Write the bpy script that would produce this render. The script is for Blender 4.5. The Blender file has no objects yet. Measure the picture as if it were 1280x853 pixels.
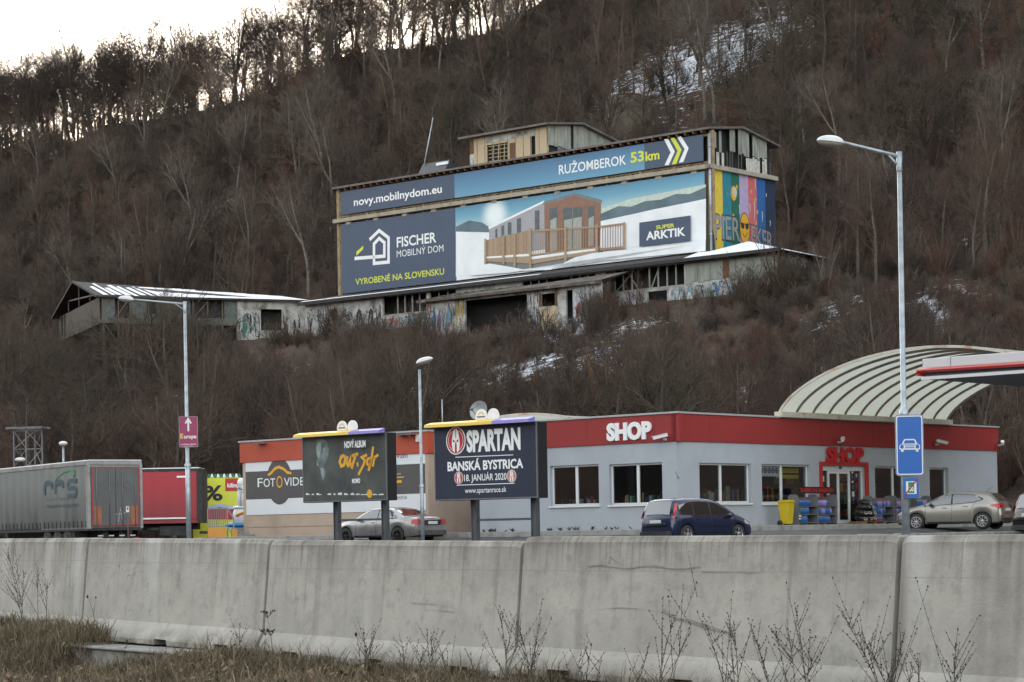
import bpy, bmesh, math, random
import numpy as np
from mathutils import Vector, Matrix
R = math.radians
scene = bpy.context.scene
COL = scene.collection
# ------------------------------------------------------------------ camera, sky, sun, exposure
FPX, ROLL, HX, HY, CZ = 2800.0, 0.018, 640.0, 667.0, 1.6
cam = bpy.data.objects.new('camera', bpy.data.cameras.new('camera'))
COL.objects.link(cam); scene.camera = cam
cam.data.sensor_width = 36; cam.data.lens = FPX/1280*36
cam.data.shift_y = (HY-426.5)/1280
cam.data.clip_start = .3; cam.data.clip_end = 6000
cam.location = (0, 0, CZ); cam.rotation_euler = (R(90), ROLL, 0)
SUN_AZ, SUN_EL = R(-11), R(7)          # the sun stands low behind the wooded ridge
world = bpy.data.worlds.new('World'); scene.world = world; world.use_nodes = True
wn = world.node_tree; wn.nodes.clear()
sky = wn.nodes.new('ShaderNodeTexSky'); sky.sky_type = 'NISHITA'; sky.sun_disc = False
sky.sun_elevation = SUN_EL; sky.sun_rotation = SUN_AZ; sky.air_density = 1.0; sky.dust_density = 1.2; sky.ozone_density = 1.0
hsv = wn.nodes.new('ShaderNodeHueSaturation'); hsv.inputs['Saturation'].default_value = .46
bg = wn.nodes.new('ShaderNodeBackground'); bg.inputs['Strength'].default_value = .15
wo = wn.nodes.new('ShaderNodeOutputWorld')
wb = wn.nodes.new('ShaderNodeMix'); wb.data_type = 'RGBA'; wb.blend_type = 'MULTIPLY'; wb.inputs['Factor'].default_value = 1; wb.inputs['B'].default_value = (1.05, 1.0, .945, 1)   # white balance
gma = wn.nodes.new('ShaderNodeGamma'); gma.inputs[1].default_value = .7         # thin high cloud evens the sky out
wn.links.new(sky.outputs[0], gma.inputs[0]); wn.links.new(gma.outputs[0], hsv.inputs['Color']); wn.links.new(hsv.outputs[0], wb.inputs['A']); wn.links.new(wb.outputs['Result'], bg.inputs[0]); wn.links.new(bg.outputs[0], wo.inputs[0])
sl = bpy.data.lights.new('sun', 'SUN'); sl.energy = 2.0; sl.angle = R(.6); sl.color = (1, .86, .7)
so = bpy.data.objects.new('sun', sl); COL.objects.link(so)
sd = Vector((math.sin(SUN_AZ)*math.cos(SUN_EL), math.cos(SUN_AZ)*math.cos(SUN_EL), math.sin(SUN_EL)))
so.rotation_euler = sd.to_track_quat('Z', 'Y').to_euler(); so.location = (0, 0, 60)
scene.view_settings.view_transform = 'Standard'; scene.view_settings.look = 'None'
scene.view_settings.exposure = 3.12; scene.view_settings.gamma = 1
scene.render.engine = 'CYCLES'
scene.cycles.use_denoising = True
scene.cycles.max_bounces = 6; scene.cycles.diffuse_bounces = 3; scene.cycles.transparent_max_bounces = 12
scene.cycles.sample_clamp_indirect = 6

# ------------------------------------------------------------------ helpers
def uv(px, py):
    ix, iy = px-HX, py-HY; c, s = math.cos(ROLL), math.sin(ROLL)
    return ix*c-iy*s, ix*s+iy*c
def P(px, py, Y):
    u, v = uv(px, py); return Vector((u/FPX*Y, Y, CZ-v/FPX*Y))
def pix(p):                              # world -> photo pixel, used to thin out the wood
    u, v = p[0]/p[1]*FPX, (CZ-p[2])/p[1]*FPX; c, s = math.cos(ROLL), math.sin(ROLL)
    return HX+u*c+v*s, HY-u*s+v*c
class Frame:                             # a building's ground frame: x along one face, y inward, z up
    def __init__(s, o, ang): s.o, s.a = Vector(o), ang; s.ex = Vector((math.cos(ang), math.sin(ang), 0)); s.ey = Vector((-math.sin(ang), math.cos(ang), 0))
    def on_y(s, px, py, val=0):          # ray against the plane y=val -> (x, z)
        d = P(px, py, 1)-Vector((0, 0, CZ)); c = Vector((0, 0, CZ)); o = s.o+s.ey*val
        t = (o-c).dot(s.ey)/d.dot(s.ey); p = c+d*t; return (p-s.o).dot(s.ex), p.z-s.o.z
    def on_x(s, px, py, val=0):
        d = P(px, py, 1)-Vector((0, 0, CZ)); c = Vector((0, 0, CZ)); o = s.o+s.ex*val
        t = (o-c).dot(s.ex)/d.dot(s.ex); p = c+d*t; return (p-s.o).dot(s.ey), p.z-s.o.z
class Face:                              # a plane to draw on: map(x, z, off)
    def __init__(s, o, ex, ez=(0, 0, 1), n=None):
        s.o, s.ex, s.ez = Vector(o), Vector(ex).normalized(), Vector(ez).normalized()
        s.n = Vector(n) if n is not None else s.ex.cross(s.ez)
    def __call__(s, x, z, off=0): return s.o+s.ex*x+s.ez*z+s.n*off
class MB:
    def __init__(s): s.v, s.f, s.m, s.s, s.cut = [], [], [], [], []
    def mark(s):                         # the next shapes are a part of their own under the same name
        if s.f and (not s.cut or s.cut[-1] != len(s.f)): s.cut.append(len(s.f))
        return s
    def add(s, vs, fs, mi=0, sm=False):
        b = len(s.v); s.v += [tuple(p) for p in vs]
        for f in fs: s.f.append([i+b for i in f]); s.m.append(mi); s.s.append(sm)
        return s
    def b2(s, x0, x1, y0, y1, z0, z1, mi=0):
        return s.add([(x0, y0, z0), (x1, y0, z0), (x1, y1, z0), (x0, y1, z0), (x0, y0, z1), (x1, y0, z1), (x1, y1, z1), (x0, y1, z1)],
                     [(0, 3, 2, 1), (4, 5, 6, 7), (0, 1, 5, 4), (1, 2, 6, 5), (2, 3, 7, 6), (3, 0, 4, 7)], mi)
    def bar(s, p, q, w, h=None, mi=0, up=(0, 0, 1)):
        p, q = Vector(p), Vector(q); h = h or w; d = (q-p).normalized(); up = Vector(up)
        a = d.cross(up)
        if a.length < 1e-3: a = d.cross(Vector((1, 0, 0)))
        a.normalize(); b = a.cross(d); a = a*w/2; b = b*h/2
        vs = [p-a-b, p+a-b, p+a+b, p-a+b, q-a-b, q+a-b, q+a+b, q-a+b]
        return s.add(vs, [(0, 1, 2, 3), (7, 6, 5, 4), (0, 4, 5, 1), (1, 5, 6, 2), (2, 6, 7, 3), (3, 7, 4, 0)], mi)
    def fb(s, F, x0, x1, z0, z1, o0, o1, mi=0):      # box on a face
        vs = [F(x, z, o) for o in (o0, o1) for x, z in ((x0, z0), (x1, z0), (x1, z1), (x0, z1))]
        return s.add(vs, [(3, 2, 1, 0), (4, 5, 6, 7), (0, 1, 5, 4), (1, 2, 6, 5), (2, 3, 7, 6), (3, 0, 4, 7)], mi)
    def poly(s, F, pts, off=0, mi=0): return s.add([F(x, z, off) for x, z in pts], [list(range(len(pts)))], mi)
    def prism(s, F, pts, o0, o1, mi=0, sm=False):
        n = len(pts); vs = [F(x, z, o0) for x, z in pts]+[F(x, z, o1) for x, z in pts]
        s.add(vs, [list(range(n))[::-1], list(range(n, 2*n))], mi)
        b = len(s.v)-2*n
        for i in range(n): s.f.append([b+i, b+(i+1) % n, b+n+(i+1) % n, b+n+i]); s.m.append(mi); s.s.append(sm)
        return s
    def tube(s, pts, rad, n=8, mi=0, cap=True, sm=True):
        pts = [Vector(p) for p in pts]; rad = rad if hasattr(rad, '__len__') else [rad]*len(pts); vs = []; prev = None
        for i, p in enumerate(pts):
            d = (pts[min(i+1, len(pts)-1)]-pts[max(i-1, 0)]).normalized()
            a = d.cross(Vector((0, 0, 1))) if prev is None else prev-d*prev.dot(d)
            if a.length < 1e-3: a = d.cross(Vector((1, 0, 0)))
            a.normalize(); prev = a; b = d.cross(a)
            vs += [p+(a*math.cos(2*math.pi*k/n)+b*math.sin(2*math.pi*k/n))*rad[i] for k in range(n)]
        fs = [(i*n+k, i*n+(k+1) % n, (i+1)*n+(k+1) % n, (i+1)*n+k) for i in range(len(pts)-1) for k in range(n)]
        s.add(vs, fs, mi, sm)
        if cap:
            b = len(s.v)-len(vs); m = len(pts)
            s.f += [[b+k for k in range(n)][::-1], [b+(m-1)*n+k for k in range(n)]]; s.m += [mi, mi]; s.s += [False, False]
        return s
    def lathe(s, prof, c, axis=(0, 0, 1), n=20, mi=0, sm=True):
        ax = Vector(axis).normalized(); a = ax.cross(Vector((0, 0, 1)))
        if a.length < 1e-3: a = Vector((1, 0, 0))
        a.normalize(); b = ax.cross(a); c = Vector(c)
        vs = [c+ax*z+(a*math.cos(2*math.pi*k/n)+b*math.sin(2*math.pi*k/n))*r for r, z in prof for k in range(n)]
        return s.add(vs, [(i*n+k, i*n+(k+1) % n, (i+1)*n+(k+1) % n, (i+1)*n+k) for i in range(len(prof)-1) for k in range(n)], mi, sm)
    def ell(s, c, r, nu=14, nv=9, mi=0, M=None):
        vs = []; M = M or Matrix.Identity(3); c = Vector(c)
        for j in range(nv+1):
            t = math.pi*j/nv
            for i in range(nu): p = 2*math.pi*i/nu; vs.append(c+M @ Vector((r[0]*math.sin(t)*math.cos(p), r[1]*math.sin(t)*math.sin(p), r[2]*math.cos(t))))
        return s.add(vs, [(j*nu+i, (j+1)*nu+i, (j+1)*nu+(i+1) % nu, j*nu+(i+1) % nu) for j in range(nv) for i in range(nu)], mi, True)
    def grid(s, fn, nu, nv, mi=0, sm=True):
        vs = [fn(i/nu, j/nv) for j in range(nv+1) for i in range(nu+1)]; w = nu+1
        return s.add(vs, [(j*w+i, j*w+i+1, (j+1)*w+i+1, (j+1)*w+i) for j in range(nv) for i in range(nu)], mi, sm)
    def disc(s, F, cx, cz, rx, rz=None, off=0, mi=0, n=28, a0=0, a1=360):
        rz = rz or rx; full = a1-a0 >= 360; k = n if full else n+1
        return s.poly(F, [(cx+rx*math.cos(R(a0+(a1-a0)*i/n)), cz+rz*math.sin(R(a0+(a1-a0)*i/n))) for i in range(k)], off, mi)
    def ring(s, F, cx, cz, r0, r1, asp=1, off=0, mi=0, n=28, a0=0, a1=360):
        for i in range(n):
            t0, t1 = R(a0+(a1-a0)*i/n), R(a0+(a1-a0)*(i+1)/n)
            s.poly(F, [(cx+r0*math.cos(t0)*asp, cz+r0*math.sin(t0)), (cx+r1*math.cos(t0)*asp, cz+r1*math.sin(t0)), (cx+r1*math.cos(t1)*asp, cz+r1*math.sin(t1)), (cx+r0*math.cos(t1)*asp, cz+r0*math.sin(t1))], off, mi)
        return s
    def line(s, F, pts, w, off=0, mi=0):             # painted stroke with mitred corners
        n = len(pts); L, Rr = [], []
        for i, (x, z) in enumerate(pts):
            w_ = w[i] if hasattr(w, '__len__') else w
            a = Vector(pts[max(i-1, 0)]); b = Vector(pts[min(i+1, n-1)]); p = Vector((x, z))
            if 0 < i < n-1:
                d1 = (p-a).normalized(); d2 = (b-p).normalized(); n1 = Vector((-d1.y, d1.x)); n2 = Vector((-d2.y, d2.x)); m = n1+n2
                if m.length < .2: m = n1
                m.normalize(); k = 1/max(.35, m.dot(n1))
            else: d = (b-a).normalized(); m = Vector((-d.y, d.x)); k = 1
            L.append(p+m*w_/2*k); Rr.append(p-m*w_/2*k)
        for i in range(n-1): s.poly(F, [Rr[i], Rr[i+1], L[i+1], L[i]], off, mi)
        return s
    def build(s, name, mats, parent=None, bevel=0, loc=None, rz=None):
        if s.cut:
            cs = [0]+s.cut+[len(s.f)]; first = None
            for a, c in zip(cs[:-1], cs[1:]):
                ids = sorted({i for f in s.f[a:c] for i in f}); rm = {i: k for k, i in enumerate(ids)}; q = MB(); q.v = [s.v[i] for i in ids]; q.f = [[rm[i] for i in f] for f in s.f[a:c]]; q.m, q.s = s.m[a:c], s.s[a:c]
                o = q.build(name, mats, parent, bevel, loc, rz); first = first or o
            return first
        me = bpy.data.meshes.new(name); me.from_pydata(s.v, [], s.f)
        mats = mats if isinstance(mats, (list, tuple)) else [mats]
        for m in mats: me.materials.append(m)
        me.polygons.foreach_set('material_index', s.m); me.polygons.foreach_set('use_smooth', s.s); me.update()
        o = bpy.data.objects.new(name, me); COL.objects.link(o)
        if parent is not None: o.parent = parent
        if loc is not None: o.location = loc
        if rz is not None: o.rotation_euler.z = rz
        if bevel:
            b = o.modifiers.new('bevel', 'BEVEL'); b.width = bevel; b.segments = 2; b.limit_method = 'ANGLE'; b.angle_limit = R(40)
        return o
def tag(o, label=None, cat=None, group=None, kind=None):
    if label: o['label'] = label
    if cat: o['category'] = cat
    if group: o['group'] = group
    if kind: o['kind'] = kind
    return o
def root(name, label, cat, loc=(0, 0, 0), rz=0, group=None):
    o = bpy.data.objects.new(name, None); COL.objects.link(o); o.location = loc; o.rotation_euler.z = rz; o.empty_display_size = .3
    return tag(o, label, cat, group)
def frame_root(name, label, cat, fr, group=None): return root(name, label, cat, fr.o, fr.a, group)
def copy_tree(o, parent=None):
    c = o.copy(); COL.objects.link(c)
    if parent is not None: c.parent = parent
    for ch in list(o.children): copy_tree(ch, c)
    return c
# lettering: a text curve turned into a flat mesh, fitted into a box on a face
_tc = {}
def glyphs(txt, bold=0.0, res=3):
    key = (txt, bold)
    if key not in _tc:
        cu = bpy.data.curves.new('lettering', 'FONT'); cu.body = txt; cu.size = 1; cu.offset = bold; cu.resolution_u = res; cu.fill_mode = 'FRONT'
        ob = bpy.data.objects.new('lettering', cu); COL.objects.link(ob)
        dg = bpy.context.evaluated_depsgraph_get(); me = bpy.data.meshes.new_from_object(ob.evaluated_get(dg))
        vs = [(v.co.x, v.co.y) for v in me.vertices]; fs = [tuple(p.vertices) for p in me.polygons]
        bpy.data.objects.remove(ob); bpy.data.curves.remove(cu); bpy.data.meshes.remove(me)
        xs = [v[0] for v in vs]; x0, x1 = min(xs), max(xs)
        _tc[key] = ([(x-x0, y) for x, y in vs], fs, x1-x0)
    return _tc[key]
def text(mb, F, txt, x, z, w=None, cap=.5, bold=0, off=.004, mi=0, shear=0, depth=0, slope=0):
    """x, z: left end of the baseline; cap: height of a capital; w: total width (None keeps the face's own)"""
    vs, fs, W = glyphs(txt, bold); sy = cap/.70; sx = (w/W) if w else sy
    T = [(x+vx*sx+shear*vy*sy, z+vy*sy+slope*vx*sx) for vx, vy in vs]
    if depth:
        n = len(T); mb.add([F(a, b, off+depth) for a, b in T], fs, mi)
        from collections import Counter
        c = Counter(tuple(sorted((f[i], f[(i+1) % len(f)]))) for f in fs for i in range(len(f)))
        base = len(mb.v); mb.add([F(a, b, off) for a, b in T], [], mi)
        for f in fs:
            for i in range(len(f)):
                a, b = f[i], f[(i+1) % len(f)]
                if c[tuple(sorted((a, b)))] == 1: mb.f.append([base+a, base+b, base-n+b, base-n+a]); mb.m.append(mi); mb.s.append(False)
    else: mb.add([F(a, b, off) for a, b in T], fs, mi)
    return mb
# ------------------------------------------------------------------ materials
def M(name, col, rough=.6, metal=0, var=.12, scale=3.0, bump=0, dirt=None, dscale=1.2, dlo=.5, dhi=.75, spec=.5, stretch=None, coat=0, col2=None):
    m = bpy.data.materials.new(name); m.use_nodes = True; nt = m.node_tree; n = nt.nodes; L = nt.links
    b = n['Principled BSDF']; b.inputs['Roughness'].default_value = rough; b.inputs['Metallic'].default_value = metal
    b.inputs['Specular IOR Level'].default_value = spec; b.inputs['Coat Weight'].default_value = coat; b.inputs['Coat Roughness'].default_value = .08
    tc = n.new('ShaderNodeTexCoord'); src = tc.outputs['Object']
    if stretch:
        mp = n.new('ShaderNodeMapping'); mp.inputs['Scale'].default_value = stretch; L.new(src, mp.inputs[0]); src = mp.outputs[0]
    nz = n.new('ShaderNodeTexNoise'); nz.inputs['Scale'].default_value = scale; nz.inputs['Detail'].default_value = 6; L.new(src, nz.inputs['Vector'])
    mx = n.new('ShaderNodeMix'); mx.data_type = 'RGBA'
    c1 = [c*(1-var) for c in col]; c2 = list(col2) if col2 else [min(1, c*(1+var)) for c in col]
    mx.inputs['A'].default_value = (*c1, 1); mx.inputs['B'].default_value = (*c2, 1)
    rm = n.new('ShaderNodeMapRange'); rm.inputs[1].default_value = .3; rm.inputs[2].default_value = .7
    L.new(nz.outputs[0], rm.inputs[0]); L.new(rm.outputs[0], mx.inputs['Factor']); out = mx.outputs['Result']
    if dirt:
        n2 = n.new('ShaderNodeTexNoise'); n2.inputs['Scale'].default_value = dscale; n2.inputs['Detail'].default_value = 8; n2.inputs['Roughness'].default_value = .65; L.new(src, n2.inputs['Vector'])
        r2 = n.new('ShaderNodeMapRange'); r2.inputs[1].default_value = dlo; r2.inputs[2].default_value = dhi; L.new(n2.outputs[0], r2.inputs[0])
        m2 = n.new('ShaderNodeMix'); m2.data_type = 'RGBA'; L.new(out, m2.inputs['A']); m2.inputs['B'].default_value = (*dirt, 1); L.new(r2.outputs[0], m2.inputs['Factor']); out = m2.outputs['Result']
    L.new(out, b.inputs['Base Color'])
    if bump:
        bp = n.new('ShaderNodeBump'); bp.inputs['Strength'].default_value = bump; bp.inputs['Distance'].default_value = .02; L.new(nz.outputs[0], bp.inputs['Height']); L.new(bp.outputs[0], b.inputs['Normal'])
    return m
def glass(name, tint=(.5, .55, .58), trans=.55, rough=.03, base=.07):
    m = bpy.data.materials.new(name); m.use_nodes = True; nt = m.node_tree; n = nt.nodes; L = nt.links; n.clear()
    o = n.new('ShaderNodeOutputMaterial'); t = n.new('ShaderNodeBsdfTransparent'); t.inputs[0].default_value = (*[c*trans/.55 for c in tint], 1)
    g = n.new('ShaderNodeBsdfGlossy'); g.inputs['Roughness'].default_value = rough; g.inputs['Color'].default_value = (.95, .97, 1, 1)
    lw = n.new('ShaderNodeLayerWeight'); fr = n.new('ShaderNodeMath'); fr.operation = 'POWER'; fr.inputs[1].default_value = 3.5; L.new(lw.outputs['Facing'], fr.inputs[0])
    ad = n.new('ShaderNodeMath'); ad.operation = 'MULTIPLY_ADD'; ad.inputs[1].default_value = .85; ad.inputs[2].default_value = base
    nz = n.new('ShaderNodeTexNoise'); nz.inputs['Scale'].default_value = 1.1; bp = n.new('ShaderNodeBump'); bp.inputs['Strength'].default_value = .03; bp.inputs['Distance'].default_value = .05
    L.new(nz.outputs[0], bp.inputs['Height']); L.new(bp.outputs[0], g.inputs['Normal'])
    mx = n.new('ShaderNodeMixShader'); L.new(fr.outputs[0], ad.inputs[0]); L.new(ad.outputs[0], mx.inputs[0]); L.new(t.outputs[0], mx.inputs[1]); L.new(g.outputs[0], mx.inputs[2]); L.new(mx.outputs[0], o.inputs[0])
    return m
WHITE = M('white_print', (.8, .81, .82), .5, var=.03)
BLACK = M('black_paint', (.012, .012, .014), .5, var=.2)
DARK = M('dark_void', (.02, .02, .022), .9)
STEEL = M('galvanised_steel', (.36, .41, .45), .42, .55, .22, 5, dirt=(.22, .2, .17), dscale=2.2, dlo=.55, dhi=.8)
GREYM = M('grey_metal', (.16, .165, .175), .5, .3, .15, 4)
RUBBER = M('rubber', (.018, .018, .019), .75, var=.3, dirt=(.07, .06, .05), dscale=4)
GLASS = glass('window_glass', base=.11)
CARGLASS = glass('car_glass', (.22, .25, .27), .5, .03, .2)
CHROME = M('bright_metal', (.6, .61, .63), .22, 1, .05)
REDL = M('red_lens', (.45, .015, .015), .15, 0, .15, 8, coat=.6)
SNOW = M('snow', (.78, .81, .86), .55, var=.08, scale=1.5, bump=.4)
YEL = M('yellow_print', (.78, .62, .05), .5, var=.04)
CHART = M('lime_print', (.62, .66, .06), .5, var=.04)
# ------------------------------------------------------------------ the lie of the land
SHOP_O = (6.35, 85.8, 1.6); SHOP_A = math.atan2(.745, .667)
def smst(a, b, x): t = np.clip((x-a)/(b-a), 0, 1); return t*t*(3-2*t)
def zlot(X, Y):
    rx, ry = X-SHOP_O[0], Y-SHOP_O[1]; c, s = math.cos(SHOP_A), math.sin(SHOP_A)
    a, b = rx*c+ry*s, rx*s-ry*c
    e = np.maximum(np.maximum(-a, b-5.0), 0)
    return 1.5-.4*smst(.8, 4.5, e)
def crest(X): return 301+np.where(X < 0, .165*X+.2*np.maximum(-40-X, 0), 1.2*X)
def zhill(X, Y):
    s = Y+.86*X
    z = np.interp(s, [118, 126, 150, 180, 190, 195.5, 217, 221], [1.0, 1.5, 6.8, 15.6, 19.3, 20.9, 21.1, 22.5])
    sc = crest(X); up = 22.5+.595*(np.minimum(s, sc)-221)-.12*np.maximum(s-sc, 0)
    z = np.where(s > 221, up, z)
    k = smst(128, 150, s)*(1-smst(186, 192, s))+smst(226, 240, s)
    z = z+k*(.55*np.sin(X*.21+1.3*np.sin(Y*.09))+.45*np.sin(Y*.33+X*.11)+.9*np.sin(X*.07-Y*.05)*smst(230, 260, s))
    return z
def zter(X, Y):
    X = np.asarray(X, float); Y = np.asarray(Y, float)
    q = (Y+1.425*X-17.3)/1.741
    zl = zlot(X, Y)
    z = np.where(q < 0, .57*np.clip((q+9)/9, 0, 1), .57)
    z = z+(zl-.57)*smst(12, 20, q)
    tt = (X-.17)*.575-(Y-17.06)*.818      # along the barrier
    near = smst(-3.2, -.9, q)*(q < 2.5)
    z = z+near*(.10*smst(-7.1, -7.9, tt)-.33*smst(-7.0, -6.3, tt)*smst(-4.1, -4.9, tt)-.07*smst(-4.5, -3.5, tt))
    z = np.where((q < -.2) & (q > -9), z+.05*np.sin(X*2.1+Y)+.03*np.sin(X*5.3-Y*3.1), z)
    s = Y+.86*X
    h = zhill(X, Y); z = np.where(s > 118, np.maximum(z, h), z)
    z = z+np.where(s < 118, np.clip((-150-X)*.4, 0, 80), 0)              # the other valley side, far off to the left
    return z+np.where(Y < -60, np.minimum((-60-Y)*.3, 30), 0)
def zt1(x, y): return float(zter(x, y))
def ground_hit(px, py, y0=100, y1=420, step=.5):
    d = P(px, py, 1)-Vector((0, 0, CZ)); Y = y0
    while Y < y1:
        if CZ+d.z*Y < zt1(d.x*Y, Y): return Vector((d.x*Y, Y, zt1(d.x*Y, Y)))
        Y += step
    return None
def np_mesh(name, verts, faces, mat, parent=None, attrs=None, smooth=False):
    verts = np.asarray(verts, np.float32); faces = np.asarray(faces, np.int32)
    me = bpy.data.meshes.new(name); n, k = faces.shape
    me.vertices.add(len(verts)); me.vertices.foreach_set('co', verts.ravel())
    me.loops.add(n*k); me.loops.foreach_set('vertex_index', faces.ravel())
    me.polygons.add(n); me.polygons.foreach_set('loop_start', np.arange(0, n*k, k, dtype=np.int32)); me.polygons.foreach_set('loop_total', np.full(n, k, np.int32))
    me.polygons.foreach_set('use_smooth', np.full(n, smooth))
    for a, vals in (attrs or {}).items(): me.attributes.new(a, 'FLOAT', 'POINT').data.foreach_set('value', np.asarray(vals, np.float32))
    me.update(calc_edges=True)
    if mat: me.materials.append(mat)
    if name is None: return me
    o = bpy.data.objects.new(name, me); COL.objects.link(o)
    if parent is not None: o.parent = parent
    return o
# ground sheet
xs = np.concatenate([[-1800, -900, -500, -320, -220, -160], np.arange(-120, 121, 2.0), [160, 220, 320, 500, 900, 1800]])
ys = np.concatenate([[-1500, -700, -350, -200, -140, -100, -80, -60, -40, -20], np.arange(-10, 60, 1.0), np.arange(60, 350, 2.0), [360, 380, 420, 480, 600, 900, 1500, 3000]])
GX, GY = np.meshgrid(xs, ys); GZ = zter(GX, GY)
snow = np.zeros_like(GX)
for (px, py, r, w) in [(790, 108, 6, .8), (830, 98, 8, 1), (870, 85, 9, 1), (905, 70, 9, 1), (940, 58, 8, .95), (975, 48, 5, .8), (765, 130, 4, .8), (840, 150, 5, .7), (585, 78, 3.5, .75), (462, 90, 3, .6),
                        (935, 8, 4, .6), (905, 20, 4, .6), (805, 25, 4, .5), (1000, 60, 4, .7), (290, 250, 3, .65), (65, 192, 3, .6), (500, 470, 4, .72), (610, 465, 3, .72), (655, 462, 4, .75), (520, 500, 5, .72),
                        (720, 410, 4, .8), (790, 408, 4, .65), (750, 455, 4, .72), (1170, 390, 5, .75), (1060, 385, 4, .6), (1120, 430, 4, .6), (960, 480, 4, .6), (985, 500, 5, .7), (1265, 560, 4, .6), (350, 480, 4, .6), (190, 520, 4, .62), (100, 500, 4, .55), (1180, 330, 4, .7), (1080, 460, 4, .6)]:
    h = ground_hit(px, py)
    if h is not None:
        d2 = ((GX-h.x)/(r*1.25))**2+((GY-h.y)/(r*1.4))**2; snow = np.maximum(snow, min(1.15, w*(1.0 if py < 160 else 1.4))*np.exp(-d2))
nx, ny = len(xs), len(ys); idx = np.arange(nx*ny).reshape(ny, nx)
fq = np.stack([idx[:-1, :-1], idx[:-1, 1:], idx[1:, 1:], idx[1:, :-1]], -1).reshape(-1, 4)
def ground_mat():
    m = bpy.data.materials.new('leaf_litter'); m.use_nodes = True; nt = m.node_tree; n = nt.nodes; L = nt.links; b = n['Principled BSDF']; b.inputs['Roughness'].default_value = .95; b.inputs['Specular IOR Level'].default_value = .15
    g = n.new('ShaderNodeNewGeometry'); z1 = n.new('ShaderNodeTexNoise'); z1.inputs['Scale'].default_value = .16; z1.inputs['Detail'].default_value = 8; z1.inputs['Roughness'].default_value = .7; L.new(g.outputs['Position'], z1.inputs['Vector'])
    cr = n.new('ShaderNodeValToRGB'); e = cr.color_ramp.elements; e[0].position = .3; e[0].color = (.034, .027, .024, 1); e[1].position = .72; e[1].color = (.125, .08, .057, 1); k = e.new(.5); k.color = (.072, .05, .039, 1); L.new(z1.outputs[0], cr.inputs[0])
    z2 = n.new('ShaderNodeTexNoise'); z2.inputs['Scale'].default_value = 2.2; z2.inputs['Detail'].default_value = 6; L.new(g.outputs['Position'], z2.inputs['Vector'])
    mx = n.new('ShaderNodeMix'); mx.data_type = 'RGBA'; mx.blend_type = 'OVERLAY'; mx.inputs['Factor'].default_value = .7; L.new(cr.outputs[0], mx.inputs['A']); L.new(z2.outputs['Color'], mx.inputs['B'])
    z3 = n.new('ShaderNodeTexNoise'); z3.inputs['Scale'].default_value = 1.5; z3.inputs['Detail'].default_value = 9; z3.inputs['Roughness'].default_value = .75; z3.inputs['Distortion'].default_value = .6; mp3 = n.new('ShaderNodeMapping'); mp3.inputs['Scale'].default_value = (.45, .8, 1.9); L.new(g.outputs['Position'], mp3.inputs[0]); L.new(mp3.outputs[0], z3.inputs['Vector'])
    at = n.new('ShaderNodeAttribute'); at.attribute_name = 'snow'
    ad = n.new('ShaderNodeMath'); ad.operation = 'MULTIPLY_ADD'; ad.inputs[1].default_value = .365; ad.inputs[2].default_value = 0; L.new(at.outputs['Fac'], ad.inputs[0]); su = n.new('ShaderNodeMath'); su.operation = 'ADD'; L.new(ad.outputs[0], su.inputs[0]); L.new(z3.outputs[0], su.inputs[1])
    rp = n.new('ShaderNodeMapRange'); rp.inputs[1].default_value = .80; rp.inputs[2].default_value = .84; L.new(su.outputs[0], rp.inputs[0])
    m2 = n.new('ShaderNodeMix'); m2.data_type = 'RGBA'; L.new(mx.outputs['Result'], m2.inputs['A']); m2.inputs['B'].default_value = (.72, .76, .83, 1); L.new(rp.outputs[0], m2.inputs['Factor']); L.new(m2.outputs['Result'], b.inputs['Base Color'])
    bp = n.new('ShaderNodeBump'); bp.inputs['Strength'].default_value = .8; bp.inputs['Distance'].default_value = .3; L.new(z2.outputs[0], bp.inputs['Height']); L.new(bp.outputs[0], b.inputs['Normal'])
    return m
gmat = ground_mat()
tag(np_mesh('ground', np.stack([GX, GY, GZ], -1).reshape(-1, 3), fq, gmat, attrs={'snow': snow.ravel()}, smooth=True), kind='structure')
# road behind the barrier and the forecourt, both as sheets a little above the ground
ASPH = M('asphalt', (.05, .05, .053), .85, var=.25, scale=2, bump=.2, dirt=(.085, .08, .075), dscale=.6)
LX = Vector((.575, -.818, 0)); LN = Vector((.818, .575, 0))       # along the barrier, and away from the camera across it
L0 = Vector((.17, 17.06, 0))
def strip(q0, q1, t0, t1, dz, n):
    mb = MB()
    def fn(a, b):
        p = L0+LX*(t0+(t1-t0)*a)+LN*(q0+(q1-q0)*b); return (p.x, p.y, zt1(p.x, p.y)+dz)
    return mb.grid(fn, n, 6)
tag(strip(.6, 10.5, -130, 60, .012, 60).build('road', ASPH), kind='structure')
lm = MB()
for q in (1.0, 10.1):
    lm.grid(lambda a, b, q=q: (lambda p: (p.x, p.y, zt1(p.x, p.y)+.02))(L0+LX*(-130+190*a)+LN*(q+.15*b)), 60, 1)
for k in range(20):
    lm.grid(lambda a, b, k=k: (lambda p: (p.x, p.y, zt1(p.x, p.y)+.02))(L0+LX*(-110+9*k+3*a)+LN*(5.4+.13*b)), 2, 1)
tag(lm.build('road_marking', M('road_paint', (.7, .7, .68), .6, var=.15)), kind='structure')
lot = MB()
def lotf(a, b):
    x = -62+105*a; y0 = 46+.0*x; y = y0+(118-y0)*b
    return (x, y, zt1(x, y)+.03-(3 if y+.86*x > 121 else 0))
lot.grid(lotf, 70, 60)
tag(lot.build('forecourt', M('forecourt_asphalt', (.045, .046, .05), .8, var=.25, scale=1.2, dirt=(.1, .095, .09), dscale=.5)), kind='structure')

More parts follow.
